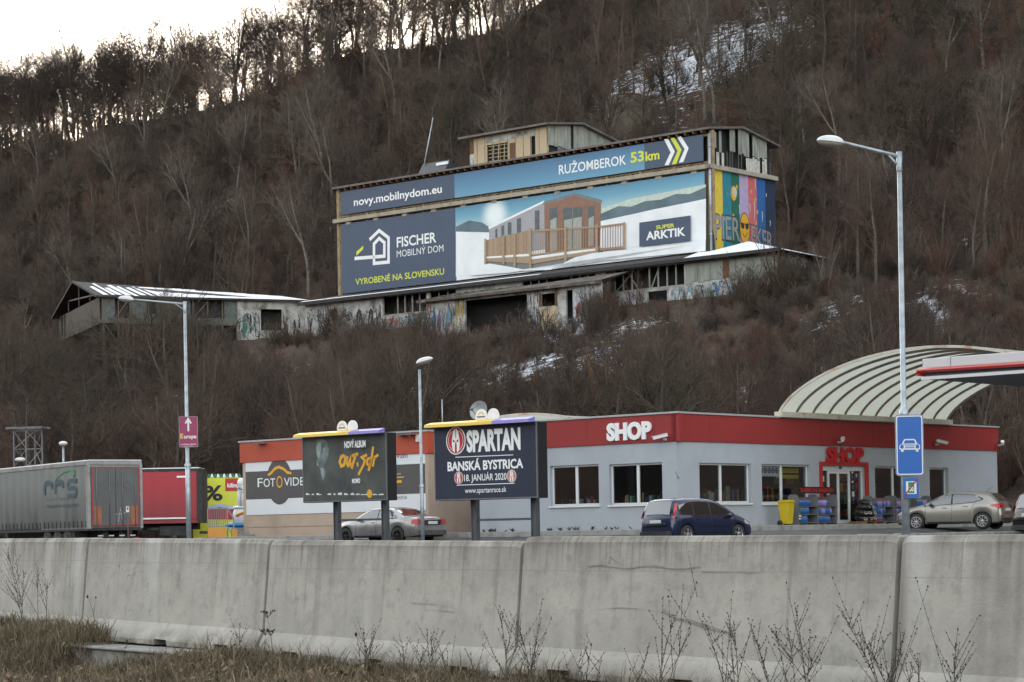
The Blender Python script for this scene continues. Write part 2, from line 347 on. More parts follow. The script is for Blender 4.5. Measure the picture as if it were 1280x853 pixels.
# ------------------------------------------------------------------ concrete barrier of separate segments
def concrete_barrier_mat():
    m = bpy.data.materials.new('barrier_concrete'); m.use_nodes = True; nt = m.node_tree; n = nt.nodes; L = nt.links; b = n['Principled BSDF']; b.inputs['Roughness'].default_value = .88; b.inputs['Specular IOR Level'].default_value = .25
    tc = n.new('ShaderNodeTexCoord'); oi = n.new('ShaderNodeObjectInfo')
    va = n.new('ShaderNodeVectorMath'); va.operation = 'ADD'; cx = n.new('ShaderNodeCombineXYZ'); mu = n.new('ShaderNodeMath'); mu.operation = 'MULTIPLY'; mu.inputs[1].default_value = 40; L.new(oi.outputs['Random'], mu.inputs[0]); L.new(mu.outputs[0], cx.inputs[0]); L.new(mu.outputs[0], cx.inputs[1]); L.new(tc.outputs['Object'], va.inputs[0]); L.new(cx.outputs[0], va.inputs[1])
    def noise(scale, detail=6, st=None, rough=.55):
        z = n.new('ShaderNodeTexNoise'); z.inputs['Scale'].default_value = scale; z.inputs['Detail'].default_value = detail; z.inputs['Roughness'].default_value = rough
        if st: mp = n.new('ShaderNodeMapping'); mp.inputs['Scale'].default_value = st; L.new(va.outputs[0], mp.inputs[0]); L.new(mp.outputs[0], z.inputs['Vector'])
        else: L.new(va.outputs[0], z.inputs['Vector'])
        return z.outputs[0]
    def rng(src, a, c, lo=0, hi=1): r = n.new('ShaderNodeMapRange'); r.inputs[1].default_value = a; r.inputs[2].default_value = c; r.inputs[3].default_value = lo; r.inputs[4].default_value = hi; L.new(src, r.inputs[0]); return r.outputs[0]
    def mix(a, col, fac):
        x = n.new('ShaderNodeMix'); x.data_type = 'RGBA'
        if isinstance(a, tuple): x.inputs['A'].default_value = (*a, 1)
        else: L.new(a, x.inputs['A'])
        x.inputs['B'].default_value = (*col, 1); L.new(fac, x.inputs['Factor']); return x.outputs['Result']
    def mul(a, c):
        x = n.new('ShaderNodeMath'); x.operation = 'MULTIPLY'; L.new(a, x.inputs[0])
        if isinstance(c, float): x.inputs[1].default_value = c
        else: L.new(c, x.inputs[1])
        return x.outputs[0]
    sp = n.new('ShaderNodeSeparateXYZ'); L.new(tc.outputs['Object'], sp.inputs[0]); z = sp.outputs['Z']
    c = mix((.335, .32, .288), (.475, .455, .412), rng(noise(1.6, 8, None, .65), .3, .7))
    c = mix(c, (.23, .225, .21), mul(rng(noise(7, 8, None, .7), .5, .72), .7))
    top = rng(z, .62, 1.03)                                       # run-off stains hang from the crown
    st = rng(noise(5, 5, (1, .2, .12), .6), .38, .68)
    c = mix(c, (.13, .11, .09), mul(mul(top, st), .7))
    st3 = rng(noise(24, 4, (1, .2, .05), .55), .5, .66)
    c = mix(c, (.12, .105, .09), mul(mul(rng(z, .72, 1.0), st3), .5))
    c = mix(c, (.2, .185, .16), mul(mul(rng(z, .15, .6), rng(noise(14, 4, (1, .2, .03), .5), .58, .7)), .4))
    vo = n.new('ShaderNodeTexVoronoi'); vo.inputs['Scale'].default_value = 46; L.new(va.outputs[0], vo.inputs['Vector'])
    c = mix(c, (.13, .12, .105), mul(rng(vo.outputs['Distance'], .16, .08), rng(noise(1.7, 3), .45, .6, 0, .85)))
    c = mix(c, (.10, .095, .085), mul(rng(z, .93, 1.03), rng(noise(3, 6), .35, .6, 0, .75)))
    st2 = rng(noise(2.2, 4, (1, .2, .05), .5), .60, .72)
    c = mix(c, (.2, .185, .165), mul(st2, .75))
    mid = mul(rng(z, .45, .62), rng(z, .92, .78))
    c = mix(c, (.24, .17, .13), mul(mul(rng(noise(18, 3, (1, 1, .7)), .62, .67), rng(noise(.9, 2), .5, .62)), mul(mid, .9)))
    c = mix(c, (.55, .55, .54), mul(mul(rng(noise(1.3, 2, (1, 1, .1)), .6, .66), .5), rng(z, .1, .3)))
    ab = n.new('ShaderNodeMath'); ab.operation = 'SUBTRACT'; ab.inputs[1].default_value = .775; L.new(z, ab.inputs[0]); a2 = n.new('ShaderNodeMath'); a2.operation = 'ABSOLUTE'; L.new(ab.outputs[0], a2.inputs[0])
    c = mix(c, (.24, .22, .2), mul(rng(a2.outputs[0], .006, .001), .4))
    c = mix(c, (.12, .105, .09), mul(rng(z, .16, .0), rng(noise(4, 6), .35, .65)))
    L.new(c, b.inputs['Base Color'])
    bp = n.new('ShaderNodeBump'); bp.inputs['Strength'].default_value = .5; bp.inputs['Distance'].default_value = .012; L.new(noise(30, 8, None, .7), bp.inputs['Height']); L.new(bp.outputs[0], b.inputs['Normal'])
    return m
BARR = concrete_barrier_mat()
DARKC = M('dark_joint', (.05, .047, .043), .9); SCUFF = M('dark_scuff', (.25, .23, .205), .9, var=.25, scale=30)
def dline(px): u, v = uv(px, 672); return 17.3/(1+1.425*u/FPX)
JOINT = [(-52, 671, 674), (122, 672.5, 673), (350, 674, 675.5), (668, 676.5, 671), (1141, 668.5, 669.5)]   # x, top y of the left segment, of the right one
ends = []
for px, yl, yr in JOINT: ends.append((P(px, yl, dline(px)), P(px, yr, dline(px))))
pt = [(ends[0][0]-LX*4+Vector((0, 0, .03)), ends[0][0])]
for a, b in zip(ends[:-1], ends[1:]): pt.append((a[1], b[0]))
e1 = ends[-1][1]; pt += [(e1, e1+LX*3.95+Vector((0, 0, -.01))), (e1+LX*3.97, e1+LX*7.9)]
PROF = [(-.30, 0), (-.30, .05), (-.195, .21), (-.118, .99), (-.09, 1.03), (.09, 1.03), (.118, .99), (.195, .21), (.30, .05), (.30, 0)]
rnd = random.Random(4)
sides = ['out past the end at left', 'behind the bushy dead weeds at far left', 'above the grey concrete plinth', 'behind the flat topped dead flower heads', 'with long brown scrapes, left of the sign post joint', 'cut off at right, beyond the sign post joint', 'out past the end at right']
BH = 1.03
for k, (a, b) in enumerate(pt):
    d = b-a; ln = Vector((d.x, d.y)).length; ang = math.atan2(d.y, d.x)
    x0, x1 = .022, ln-.022; zs = d.z/ln
    stx = [(x0, .03, 0), (x0+.05, 0, 0)]
    for nx_ in (.17, .52, .84):
        c = ln*nx_; stx += [(c-.14, 0, 0), (c-.13, 0, .06), (c+.13, 0, .06), (c+.14, 0, 0)]
    stx += [(x1-.05, 0, 0), (x1, .03, 0)]
    mb = MB(); np_ = len(PROF); vs = []
    for (x, sh, nt_) in stx:
        for (y, z) in PROF: vs.append((x, y*(1-sh*1.2) if abs(y) < .29 else y-math.copysign(sh, y), max(z, nt_)-(sh*.4 if z > .9 else 0)+zs*x))
    fs = [(i*np_+j, (i+1)*np_+j, (i+1)*np_+(j+1) % np_, i*np_+(j+1) % np_) for i in range(len(stx)-1) for j in range(np_)]
    mb.add(vs, fs); mb.add(vs[:np_], [list(range(np_))]); mb.add(vs[-np_:], [list(range(np_))[::-1]])
    o = mb.build('concrete_barrier_segment', BARR, loc=(a.x, a.y, a.z-BH), rz=ang, bevel=.012)
    tag(o, 'grey concrete barrier segment '+sides[k], 'barrier', 'concrete road barrier segments in a row')
    jt = MB(); jt.b2(ln-.06, ln+.06, -.07, .07, .05, .94); jt.build('joint_tongue', DARKC, o)
    F = Face((0, -.1985, .21), (1, 0, 0), (0, .077, .78), (0, -1, .1))
    sc = MB()
    for _ in range(2):                                             # scrapes left by vehicles and mowers
        x = rnd.uniform(.3, ln-.9); z = rnd.uniform(.1, .7); n_ = rnd.randint(3, 6); w = rnd.uniform(.15, .7); h = rnd.uniform(-.02, .02)
        pts = [(x+w*i/n_, z+h*math.sin(i/n_*rnd.uniform(1, 3))+zs*(x+w*i/n_)) for i in range(n_+1)]
        sc.mark(); sc.line(F, pts, [rnd.uniform(.001, .006) for _ in pts], .0035)
    if k == 4:
        sc.mark(); sc.line(F, [(.85+.16*i, .60+.012*math.sin(i*1.7)+zs*i*.16) for i in range(9)], [.008, .012, .006, .01, .007, .012, .006, .008, .004], .0035)
        sc.mark(); sc.line(F, [(1.75, .30), (1.9, .24), (2.05, .23), (2.2, .2), (2.45, .16)], [.03, .012, .02, .03, .012], .0035)
        sc.mark(); sc.line(F, [(1.1, .62), (1.12, .67), (1.2, .63)], .008, .0035)
    sc.build('scuff_mark', SCUFF, o)
# the plinth one segment stands over
pl = MB(); a = pt[2][0]
pl.b2(0, 2.45, -.62, .1, -.34, -.03); pl.b2(-.02, 2.5, -.66, .12, -.03, .0)
tag(pl.build('concrete_plinth', M('old_concrete', (.27, .265, .25), .9, var=.2, scale=5, bump=.5, dirt=(.11, .1, .08), dscale=3), loc=(a.x+LX.x*.55, a.y+LX.y*.55, a.z-BH-.035), rz=math.atan2(LX.y, LX.x), bevel=.015),
    'low grey concrete plinth sticking out under the barrier at left', 'plinth')

# ------------------------------------------------------------------ dead grass and weeds of the verge
rs = np.random.default_rng(7)
def blades(n, qlo, qhi, tlo, thi, hlo, hhi, dens=None):
    q = rs.uniform(qlo, qhi, n); t = rs.uniform(tlo, thi, n)
    X = L0.x+LX.x*t+LN.x*q; Y = L0.y+LX.y*t+LN.y*q
    k = (Y > 6)
    if dens is not None: k &= rs.uniform(0, 1, n) < dens(X, Y, q, t)
    return X[k], Y[k], q[k], t[k]
def clump(X, Y): return .5+.5*np.sin(X*2.3+1.7*np.sin(Y*1.9))*np.cos(Y*2.1-X*.7)
BX = []
for (n, q0, q1, t0, t1, h0, h1, f) in [(14000, -2.6, -.3, -11, 5, .12, .3, lambda X, Y, q, t: clump(X*1.3, Y*1.1)**2), (90000, -3.4, -.27, -11.5, -4.2, .05, .2, lambda X, Y, q, t: .12+.88*clump(X*1.2, Y*1.2)**1.3), (6000, -1.3, -.3, -10.5, -6.1, .12, .32, lambda X, Y, q, t: clump(X, Y)**1.5),
                                      (60000, -2.2, -.27, -4.2, 5.5, .04, .17, lambda X, Y, q, t: .1+.9*clump(X*1.3, Y*1.2)**1.4), (3500, -1.0, -.3, -4, 4.5, .15, .36, lambda X, Y, q, t: clump(X*.7, Y)**2)]:
    X, Y, q, t = blades(n, q0, q1, t0, t1, h0, h1, f); h = rs.uniform(h0, h1, len(X)); BX.append((X, Y, h))
X = np.concatenate([b[0] for b in BX]); Y = np.concatenate([b[1] for b in BX]); H = np.concatenate([b[2] for b in BX]); n = len(X)
Z = zter(X, Y)-.01; az = rs.uniform(0, 6.283, n); w = rs.uniform(.0015, .0042, n); lean = rs.uniform(.15, 1.1, n)*H; la = rs.uniform(0, 6.283, n)
base = np.stack([X, Y, Z], -1); wd = np.stack([np.cos(az)*w, np.sin(az)*w, 0*w], -1); ld = np.stack([np.cos(la)*lean, np.sin(la)*lean, 0*lean], -1)
up = np.zeros((n, 3)); up[:, 2] = H
V = np.stack([base-wd, base+wd, base+ld*.35+up*.6-wd*.8, base+ld*.35+up*.6+wd*.8, base+ld+up*(1-.25*(lean/H)[:, None])], 1).reshape(-1, 3)
o5 = np.arange(n)[:, None]*5
T = np.concatenate([o5+[0, 1, 3], o5+[0, 3, 2], o5+[2, 3, 4]])
tint = np.repeat(np.clip(rs.normal(.46, .25, n)+.3*(clump(X*.6, Y*.6)-.5), 0, 1), 5)
def tint_mat(name, stops, rough=.8):
    m = bpy.data.materials.new(name); m.use_nodes = True; nt = m.node_tree; b = nt.nodes['Principled BSDF']; b.inputs['Roughness'].default_value = rough; b.inputs['Specular IOR Level'].default_value = .2
    at = nt.nodes.new('ShaderNodeAttribute'); at.attribute_name = 'tint'; cr = nt.nodes.new('ShaderNodeValToRGB'); e = cr.color_ramp.elements
    e[0].position, e[0].color = stops[0][0], (*stops[0][1], 1); e[1].position, e[1].color = stops[-1][0], (*stops[-1][1], 1)
    for p, c in stops[1:-1]: k = e.new(p); k.color = (*c, 1)
    nt.links.new(at.outputs['Fac'], cr.inputs[0]); nt.links.new(cr.outputs[0], b.inputs['Base Color']); return m
tag(np_mesh('dry_grass', V, T, tint_mat('straw', [(0, (.05, .036, .026)), (.3, (.1, .078, .054)), (.55, (.165, .13, .085)), (.68, (.2, .16, .105)), (.78, (.07, .085, .035)), (.86, (.24, .185, .12)), (1, (.32, .26, .18))]), attrs={'tint': tint}),
    'matted brown and straw coloured dead grass along the barrier foot', 'grass', kind='stuff')
nl = 2600; ql = rs.uniform(-3.2, -.3, nl); tl_ = rs.uniform(-11.5, 5.5, nl); lx = L0.x+LX.x*tl_+LN.x*ql; ly = L0.y+LX.y*tl_+LN.y*ql; lz = zter(lx, ly)+rs.uniform(.01, .1, nl); a_ = rs.uniform(0, 6.28, nl); sz = rs.uniform(.012, .035, nl); c0_ = np.stack([lx, ly, lz], -1); d1 = np.stack([np.cos(a_)*sz, np.sin(a_)*sz, rs.normal(0, .5, nl)*sz], -1); d2 = np.stack([-np.sin(a_)*sz*.6, np.cos(a_)*sz*.6, rs.normal(0, .5, nl)*sz], -1)
tag(np_mesh('fallen_leaves', np.stack([c0_-d1, c0_-d2, c0_+d1, c0_+d2], 1).reshape(-1, 3), np.arange(nl*4).reshape(-1, 4), M('dead_leaf', (.13, .075, .045), .85, var=.5, scale=9, col2=(.28, .19, .12))), 'scattered dry brown leaves caught in the dead grass', 'leaves', kind='stuff')
WEED = M('dead_stalk', (.085, .06, .05), .8, var=.3, scale=20); BUD = M('dead_bud', (.035, .024, .022), .85, var=.3, scale=30)
def octa(mb, c, r, mi=1):
    c = Vector(c); mb.add([c+Vector(d)*r for d in ((1, 0, 0), (0, 1, 0), (-1, 0, 0), (0, -1, 0), (0, 0, 1.3), (0, 0, -1.3))], [(0, 1, 4), (1, 2, 4), (2, 3, 4), (3, 0, 4), (1, 0, 5), (2, 1, 5), (3, 2, 5), (0, 3, 5)], mi)
def weed(px, q, H, kind, seed, lean=0.0, n=1):
    r = random.Random(seed); D = dline(px); p0 = P(px, 700, D); p0 = p0+LN*q; mb = MB()
    for s_ in range(n):
        hx = H*r.uniform(.65, 1) if s_ else H; la = r.uniform(0, 6.28); bx, by = r.gauss(0, .05), r.gauss(0, .05); lx = lean+r.gauss(0, .12); ly = r.gauss(0, .06); cu = r.gauss(0, .3)
        def sp(t): return Vector((bx+lx*hx*t+cu*t*t*hx*.5, by+ly*hx*t, hx*t))
        mb.tube([sp(i/8) for i in range(9)], [.0036*(1-.65*i/8) for i in range(9)], 4, 0)
        if kind == 'bud':
            for i in range(int(8*hx/.6)):
                t = r.uniform(.22, .95); p = sp(t); a = r.uniform(0, 6.28); l = hx*(1-t)*r.uniform(.2, .6)+.03; up = r.uniform(.7, 2.4)
                pts = [p+Vector((math.cos(a)*l*k, math.sin(a)*l*k, l*up*k+.1*l*k*k)) for k in (0, .25, .5, .75, 1)]
                mb.tube(pts, [.0024, .002, .0018, .0015, .001], 3, 0)
                for k in range(int(l/.022)+1): octa(mb, pts[0].lerp(pts[-1], min(1, .15+k*.022/l))+Vector((r.gauss(0, .003), r.gauss(0, .003), r.gauss(0, .003))), r.uniform(.0028, .0056))
            for k in range(int(hx*26)): octa(mb, sp(r.uniform(.45, 1))+Vector((r.gauss(0, .005), r.gauss(0, .005), 0)), r.uniform(.003, .0055))
        elif kind == 'umbel':
            p = sp(1); 
            for k in range(14): e = p+Vector((r.gauss(0, .03), r.gauss(0, .03), .02+r.uniform(-.012, .012))); mb.tube([sp(.93), e], [.0015, .001], 3, 0); octa(mb, e, r.uniform(.005, .009))
        elif kind == 'head':
            octa(mb, sp(1), .014); octa(mb, sp(1)+Vector((0, 0, -.008)), .011)
            e = sp(.8)+Vector((.05, 0, .08)); mb.tube([sp(.6), e], [.002, .0015], 3, 0); octa(mb, e, .010)
        elif kind == 'spike':
            for k in range(26): octa(mb, sp(r.uniform(.6, 1))+Vector((r.gauss(0, .008), r.gauss(0, .008), 0)), r.uniform(.004, .008))
    o = mb.build('dead_weed', [WEED, BUD], loc=(p0.x, p0.y, zt1(p0.x, p0.y)-.02)); return o
WL = {'bud': 'dead branching weed with rows of small dark buds in front of the barrier', 'umbel': 'thin dead stalks with flat dark flower heads in front of the barrier', 'head': 'slender dead stalk with two round dark heads before the barrier', 'spike': 'short dead weed with one dark seed spike before the barrier'}
WS = [(85, -.55, .88, 'bud', 1, .0, 3), (30, -.6, .62, 'bud', 2, -.08, 2), (108, -.5, .6, 'bud', 3, .12, 2), (168, -.5, .52, 'head', 4, .1, 1), (222, -.62, .46, 'spike', 5, 0, 1), (372, -.55, .4, 'bud', 21, 0, 1), (400, -.5, .55, 'umbel', 6, -.03, 6), (320, -.5, .28, 'bud', 7, -.3, 1),
      (500, -.4, .48, 'bud', 8, .25, 2), (560, -.45, .42, 'bud', 9, .3, 3), (520, -.5, .3, 'bud', 10, .35, 3), (600, -.45, .52, 'bud', 22, -.35, 3), (640, -.45, .38, 'bud', 11, -.1, 2), (497, -.5, .42, 'head', 23, -.05, 1), (700, -.45, .72, 'bud', 12, .0, 3), (722, -.45, .6, 'bud', 13, .15, 3), (790, -.45, .5, 'bud', 14, .1, 3), (875, -.45, .98, 'bud', 15, .05, 2), (845, -.45, .4, 'bud', 24, .3, 2),
      (985, -.45, .74, 'bud', 16, -.08, 4), (1062, -.45, .85, 'bud', 17, .02, 5), (1035, -.45, .6, 'bud', 25, -.2, 3), (1180, -.45, .8, 'bud', 18, -.3, 3), (1172, -.45, .62, 'bud', 26, .2, 2), (1255, -.45, .72, 'bud', 19, .02, 2), (1205, -.45, .5, 'bud', 20, .25, 2)]
WS2 = {1: 'tallest and bushiest dead weed at far left, buds along every twig', 6: WL['umbel'], 5: WL['spike']}
for px, q, H_, kd, sd_, ln_, n_ in WS:
    H_ *= .88 if px > 130 else 1; n_ = min(n_, 3)
    tag(weed(px, q, H_, kd, sd_, ln_, n_), WS2.get(sd_, WL[kd]), 'weed', 'dead weeds along the barrier')
# ------------------------------------------------------------------ bare winter wood on the hillside
HALL_O = (16.9, 185.5, 21.0); HALL_A = math.atan2(.758, .652)
HF = Frame(HALL_O, HALL_A)
def hall_xy(X, Y):
    rx, ry = X-HALL_O[0], Y-HALL_O[1]; c, s = math.cos(HALL_A), math.sin(HALL_A)
    return rx*c+ry*s, -rx*s+ry*c
def bark(name, a, b): return M(name, a, .9, 0, .2, 6, col2=b, spec=.15)
BARK = [bark('grey_brown_bark', (.085, .07, .06), (.14, .118, .1)), bark('dark_bark', (.048, .04, .035), (.085, .069, .06)), bark('pale_bark', (.15, .13, .112), (.23, .205, .18))]
TWIG = [M('brown_twigs', (.104, .075, .061), .9, 0, .25, 2, spec=.1), M('dark_twigs', (.06, .047, .042), .9, 0, .25, 2, spec=.1), M('pale_twigs', (.135, .112, .095), .9, 0, .25, 2, spec=.1), M('reddish_twigs', (.112, .066, .05), .9, 0, .25, 2, spec=.1), M('olive_twigs', (.08, .067, .052), .9, 0, .25, 2, spec=.1)]
RUST = M('withered_leaves', (.12, .055, .035), .9, 0, .35, 4, spec=.1); NEED = M('pine_needles', (.045, .06, .03), .8, 0, .3, 4, spec=.2)
def perp(d, r):
    a = d.cross(Vector((r.gauss(0, 1), r.gauss(0, 1), r.gauss(0, 1))))
    return a.normalized() if a.length > 1e-4 else Vector((1, 0, 0))
def grow(seed, H, kind):
    r = random.Random(seed); tr, cr = MB(), MB()
    K = dict(upright=dict(stems=1, r0=.016, n1=17, a1=(.45, .8), l1=.42, t0=.28, trop=.10), spread=dict(stems=1, r0=.02, n1=14, a1=(.7, 1.1), l1=.52, t0=.25, trop=.06),
             multi=dict(stems=7, r0=.008, n1=7, a1=(.3, .6), l1=.4, t0=.2, trop=.08), shrub=dict(stems=14, r0=.007, n1=6, a1=(.35, .8), l1=.5, t0=.12, trop=.05), leafy=dict(stems=1, r0=.016, n1=15, a1=(.6, 1.0), l1=.42, t0=.2, trop=.05),
             ridge=dict(stems=1, r0=.016, n1=14, a1=(.5, 1.0), l1=.55, t0=.2, trop=.07, thin=.013),
             pine=dict(stems=1, r0=.017, n1=22, a1=(1.1, 1.5), l1=.26, t0=.35, trop=.03))[kind]
    def poly(p, d, L, n, wob, trop):
        pts = [p]; 
        for i in range(n):
            d = (d+Vector((r.gauss(0, wob), r.gauss(0, wob), r.gauss(0, wob)+trop))).normalized(); p = p+d*L/n; pts.append(p)
        return pts
    def at(pts, t): k = t*(len(pts)-1); i = min(int(k), len(pts)-2); return pts[i].lerp(pts[i+1], k-i), (pts[i+1]-pts[i]).normalized()
    def twig(p, d, L, rad, lvl):
        n = 3 if lvl < 3 else 2
        pts = poly(p, d, L, n, .16, K['trop']*.8); cr.tube(pts, [rad*(1-.6*i/n) for i in range(n+1)], 3, 0, cap=False)
        if kind in ('leafy', 'pine') and lvl >= 2:
            for k in range(5 if kind == 'leafy' else 9):
                q, dd = at(pts, r.uniform(.2, 1)); a = perp(dd, r); s = r.uniform(.05, .1) if kind == 'leafy' else r.uniform(.12, .24); b = dd.cross(a)
                w = .5 if kind == 'leafy' else .09
                cr.add([q, q+(a+b*w)*s*.6, q+a*s*1.1, q+(a-b*w)*s*.6], [(0, 1, 2, 3)], 1)
        if lvl < 3 and L > .25:
            m = max(3, int((7 if lvl == 1 else (5.5 if kind != 'ridge' else 4))*min(1.3, .55+L*.45)))
            for k in range(m):
                q, dd = at(pts, r.uniform(.15, 1)); a = perp(dd, r); an = r.uniform(.4, .85)
                twig(q, (dd*math.cos(an)+a*math.sin(an)).normalized(), L*(r.uniform(.38, .62) if kind != 'ridge' else r.uniform(.5, .8)), max(K.get('thin', .0048), rad*.5), lvl+1)
    for s in range(K['stems']):
        many = K['stems'] > 1
        az = r.uniform(0, 6.28); ln = r.uniform(.05, .55) if many else r.uniform(0, .12)
        d = Vector((math.cos(az)*ln, math.sin(az)*ln, 1)).normalized(); h = H*(r.uniform(.6, 1) if many else 1)
        p = Vector((math.cos(az)*.12*many*H*.1, math.sin(az)*.12*many*H*.1, -.3)); r0 = K['r0']*H
        pts = poly(p, d, h*.93, 9, .05 if not many else .07, .03 if not many else .01)
        tr.tube(pts, [r0*(1-.85*i/9)+.01 for i in range(10)], 6 if not many else 4, 0, cap=False)
        if kind in ('spread', 'upright', 'ridge') and r.random() < .7:      # a fork low down
            q, dd = at(pts, r.uniform(.3, .5)); a = perp(dd, r); d2 = (dd+a*.45).normalized(); p2 = poly(q, d2, h*.5, 6, .07, .1); tr.tube(p2, [r0*.6*(1-.8*i/6)+.008 for i in range(7)], 5, 0, cap=False); forks = [p2]
        else: forks = []
        for src, nn in [(pts, K['n1'])]+[(f, 7) for f in forks]:
            for k in range(nn):
                t = K['t0']+(1-K['t0'])*((k+r.random())/nn); q, dd = at(src, min(t, .995)); a = perp(dd, r); a.z *= .3; an = r.uniform(*K['a1'])
                L = h*K['l1']*(1-.62*(t if kind != 'pine' else t*1.1))*r.uniform(.6, 1.1)
                d2 = (dd*math.cos(an)+a.normalized()*math.sin(an)).normalized(); rad = max(K.get('thin', .007)*1.4, r0*(1-.8*t)*.42)
                twig(q, d2, L, rad, 1)
    return tr, cr
SPECIES = [('upright', 11, 0, 0), ('upright', 9, 1, 1), ('spread', 9.5, 0, 0), ('spread', 11, 1, 4), ('upright', 12, 2, 2), ('multi', 7, 0, 3), ('multi', 6.5, 1, 0), ('leafy', 8, 1, 3), ('shrub', 3.2, 1, 1), ('shrub', 2.6, 0, 2), ('shrub', 3.6, 1, 3), ('shrub', 2.4, 0, 4), ('multi', 6, 2, 2), ('pine', 11, 1, 4), ('ridge', 11, 1, 1), ('ridge', 9, 1, 1), ('ridge', 12.5, 0, 1), ('ridge', 8, 1, 3)]
PROTO = []; wood = bpy.data.collections.new('wood_kinds')
for i, (kd, H, b, t) in enumerate(SPECIES):
    tr, cr = grow(50+i, H, kd)
    PROTO.append((tr, cr, H, kd, b, t))
    j = MB(); j.add(tr.v, tr.f, 0); j.add(cr.v, cr.f, 1); j.m = [0]*len(tr.f)+[1+m for m in cr.m]
    o = j.build('wood_kind_%02d' % i, [BARK[b], TWIG[t], RUST if kd == 'leafy' else NEED]); COL.objects.unlink(o); wood.objects.link(o)
rw = random.Random(11); grid = {}; TREES, BRUSH = [], []
def free(x, y, d):
    gx, gy = int(x/3), int(y/3)
    for i in range(gx-1, gx+2):
        for j in range(gy-1, gy+2):
            for (a, b) in grid.get((i, j), ()):
                if (a-x)**2+(b-y)**2 < d*d: return False
    grid.setdefault((gx, gy), []).append((x, y)); return True
def zone(x, y):
    s = y+.86*x; hx, hy = hall_xy(x, y)
    if s < 124 or s > float(crest(x))+11: return None
    if -15 < hx < 12 and -8 < hy < 48: return None
    if -9 < hx < 6 and 44 < hy < 75: return None
    return 'low' if s < 188 else ('terrace' if s < 222 else ('ridge' if s > float(crest(x))-5 else 'upper'))
for _ in range(80000):
    y = rw.uniform(108, 405); x = rw.uniform(-.27, .27)*y; zn = zone(x, y)
    if zn is None: continue
    z = zt1(x, y); px, py = pix((x, y, z))
    if not (-70 < px < 1350 and -90 < py < 700): continue
    clear = zn == 'upper' and any(((px-872)/122)**2+((py-o_-(88-.37*(px-872)))/34)**2 < 1 for o_ in (0, 30, 60, 85)) and rw.random() < .9
    if clear: continue
    if not free(x, y, {'low': 2.2, 'terrace': 2.0, 'upper': 2.4, 'ridge': 2.9 if px > 260 else 2.2}[zn]): continue
    kinds = {'low': [0, 1, 2, 3, 5, 6, 8, 9, 10, 8, 11, 6, 12, 1], 'terrace': [8, 10, 9, 6, 11] if px < 1010 else [0, 1, 6, 8, 10, 12, 5], 'upper': [0, 1, 1, 1, 3, 3, 1, 5, 6, 6, 6, 7, 7, 8, 10, 2, 0, 3, 1, 6, 4], 'ridge': [14, 15, 16, 17]}[zn]
    k = rw.choice(kinds)
    if k == 7 and not ((px-360)**2+(py-210)**2 < 90**2 or px > 950) and rw.random() < .85: k = 1
    sc = rw.uniform(.7, 1.15)*(1.25 if zn == 'ridge' else 1)
    if zn == 'upper' and px > 800 and py < 60 and rw.random() < .12: k = 13
    top = pix((x, y, z+PROTO[k][2]*sc))[1]
    if zn == 'low':
        lim = 405+25*math.sin(px*.021)+(20 if 250 < px < 1020 else -25)
        if top < lim:
            sc *= (py-lim)/max(1, py-top)
            if sc < .38: k = rw.choice([8, 9, 10, 11]); sc = rw.uniform(.6, .9)
    if zn == 'upper' and 400 < px < 990:                              # keep the great hall's outline clear
        pass
    (BRUSH if SPECIES[k][0] == 'shrub' else TREES).append((x, y, z, k, sc, PROTO[k][2]*sc/y))
for _ in range(11000):                    # a layer of brushwood under everything
    y = rw.uniform(112, 400); x = rw.uniform(-.27, .27)*y; zn = zone(x, y)
    if zn is None: continue
    z = zt1(x, y); px, py = pix((x, y, z)); s = y+.86*x; hx, hy = hall_xy(x, y)
    if not (-70 < px < 1350 and -90 < py < 700): continue
    if zn == 'upper' and rw.random() < .5: continue
    if zn == 'upper' and any(((px-872)/122)**2+((py-o_-(88-.37*(px-872)))/34)**2 < 1 for o_ in (0, 12)) and rw.random() < .85: continue
    k = rw.choice([8, 9, 10, 11]); sc = rw.uniform(.35, .95)
    if hx < -5 and hx > -24 and -14 < hy < 66: sc = rw.uniform(.25, .5)
    BRUSH.append((x, y, z, k, sc, 2*sc/y))
for _ in range(430):                     # scrub right in front of the derelict walls
    hy = rw.uniform(-14, 66); hx = (-10.2 if -1 < hy < 34 else -6.8)-rw.random()**1.7*8 if hy < 43 else rw.uniform(-17, -10)
    x = HALL_O[0]+hx*math.cos(HALL_A)-hy*math.sin(HALL_A); y = HALL_O[1]+hx*math.sin(HALL_A)+hy*math.cos(HALL_A); k = rw.choice([8, 9, 10, 11, 5, 12, 6]); H_ = rw.uniform(.9, 2.2)+(rw.random() < .1)*2.5
    BRUSH.append((x, y, zt1(x, y), k, H_/PROTO[k][2], .01))
for _ in range(70):                      # taller bushes before the big dark opening and the stilted shed
    if rw.random() < .55: hy = rw.uniform(18, 31); hx = rw.uniform(-14, -10.5)
    else: hy = rw.uniform(52, 78); hx = rw.uniform(-16, -8)
    x = HALL_O[0]+hx*math.cos(HALL_A)-hy*math.sin(HALL_A); y = HALL_O[1]+hx*math.sin(HALL_A)+hy*math.cos(HALL_A); k = rw.choice([8, 9, 10, 11, 5, 6])
    BRUSH.append((x, y, zt1(x, y), k, rw.uniform(2.0, 3.6)/PROTO[k][2], .01))
TREES.sort(key=lambda t: -t[5])
own, rest = TREES[:285], TREES[285:]+BRUSH
TL = {'low': ('bare tree in the tangled wood on the slope below the derelict buildings', 'bare trees on the lower slope'), 'terrace': ('bare tree standing on the terrace beside the derelict buildings', 'bare trees on the terrace'),
      'upper': ('bare grey brown tree in the steep wood above the derelict hall', 'bare trees on the upper hillside'), 'ridge': ('bare tree standing on the skyline of the wooded ridge', 'bare trees on the skyline')}
_tm = {}
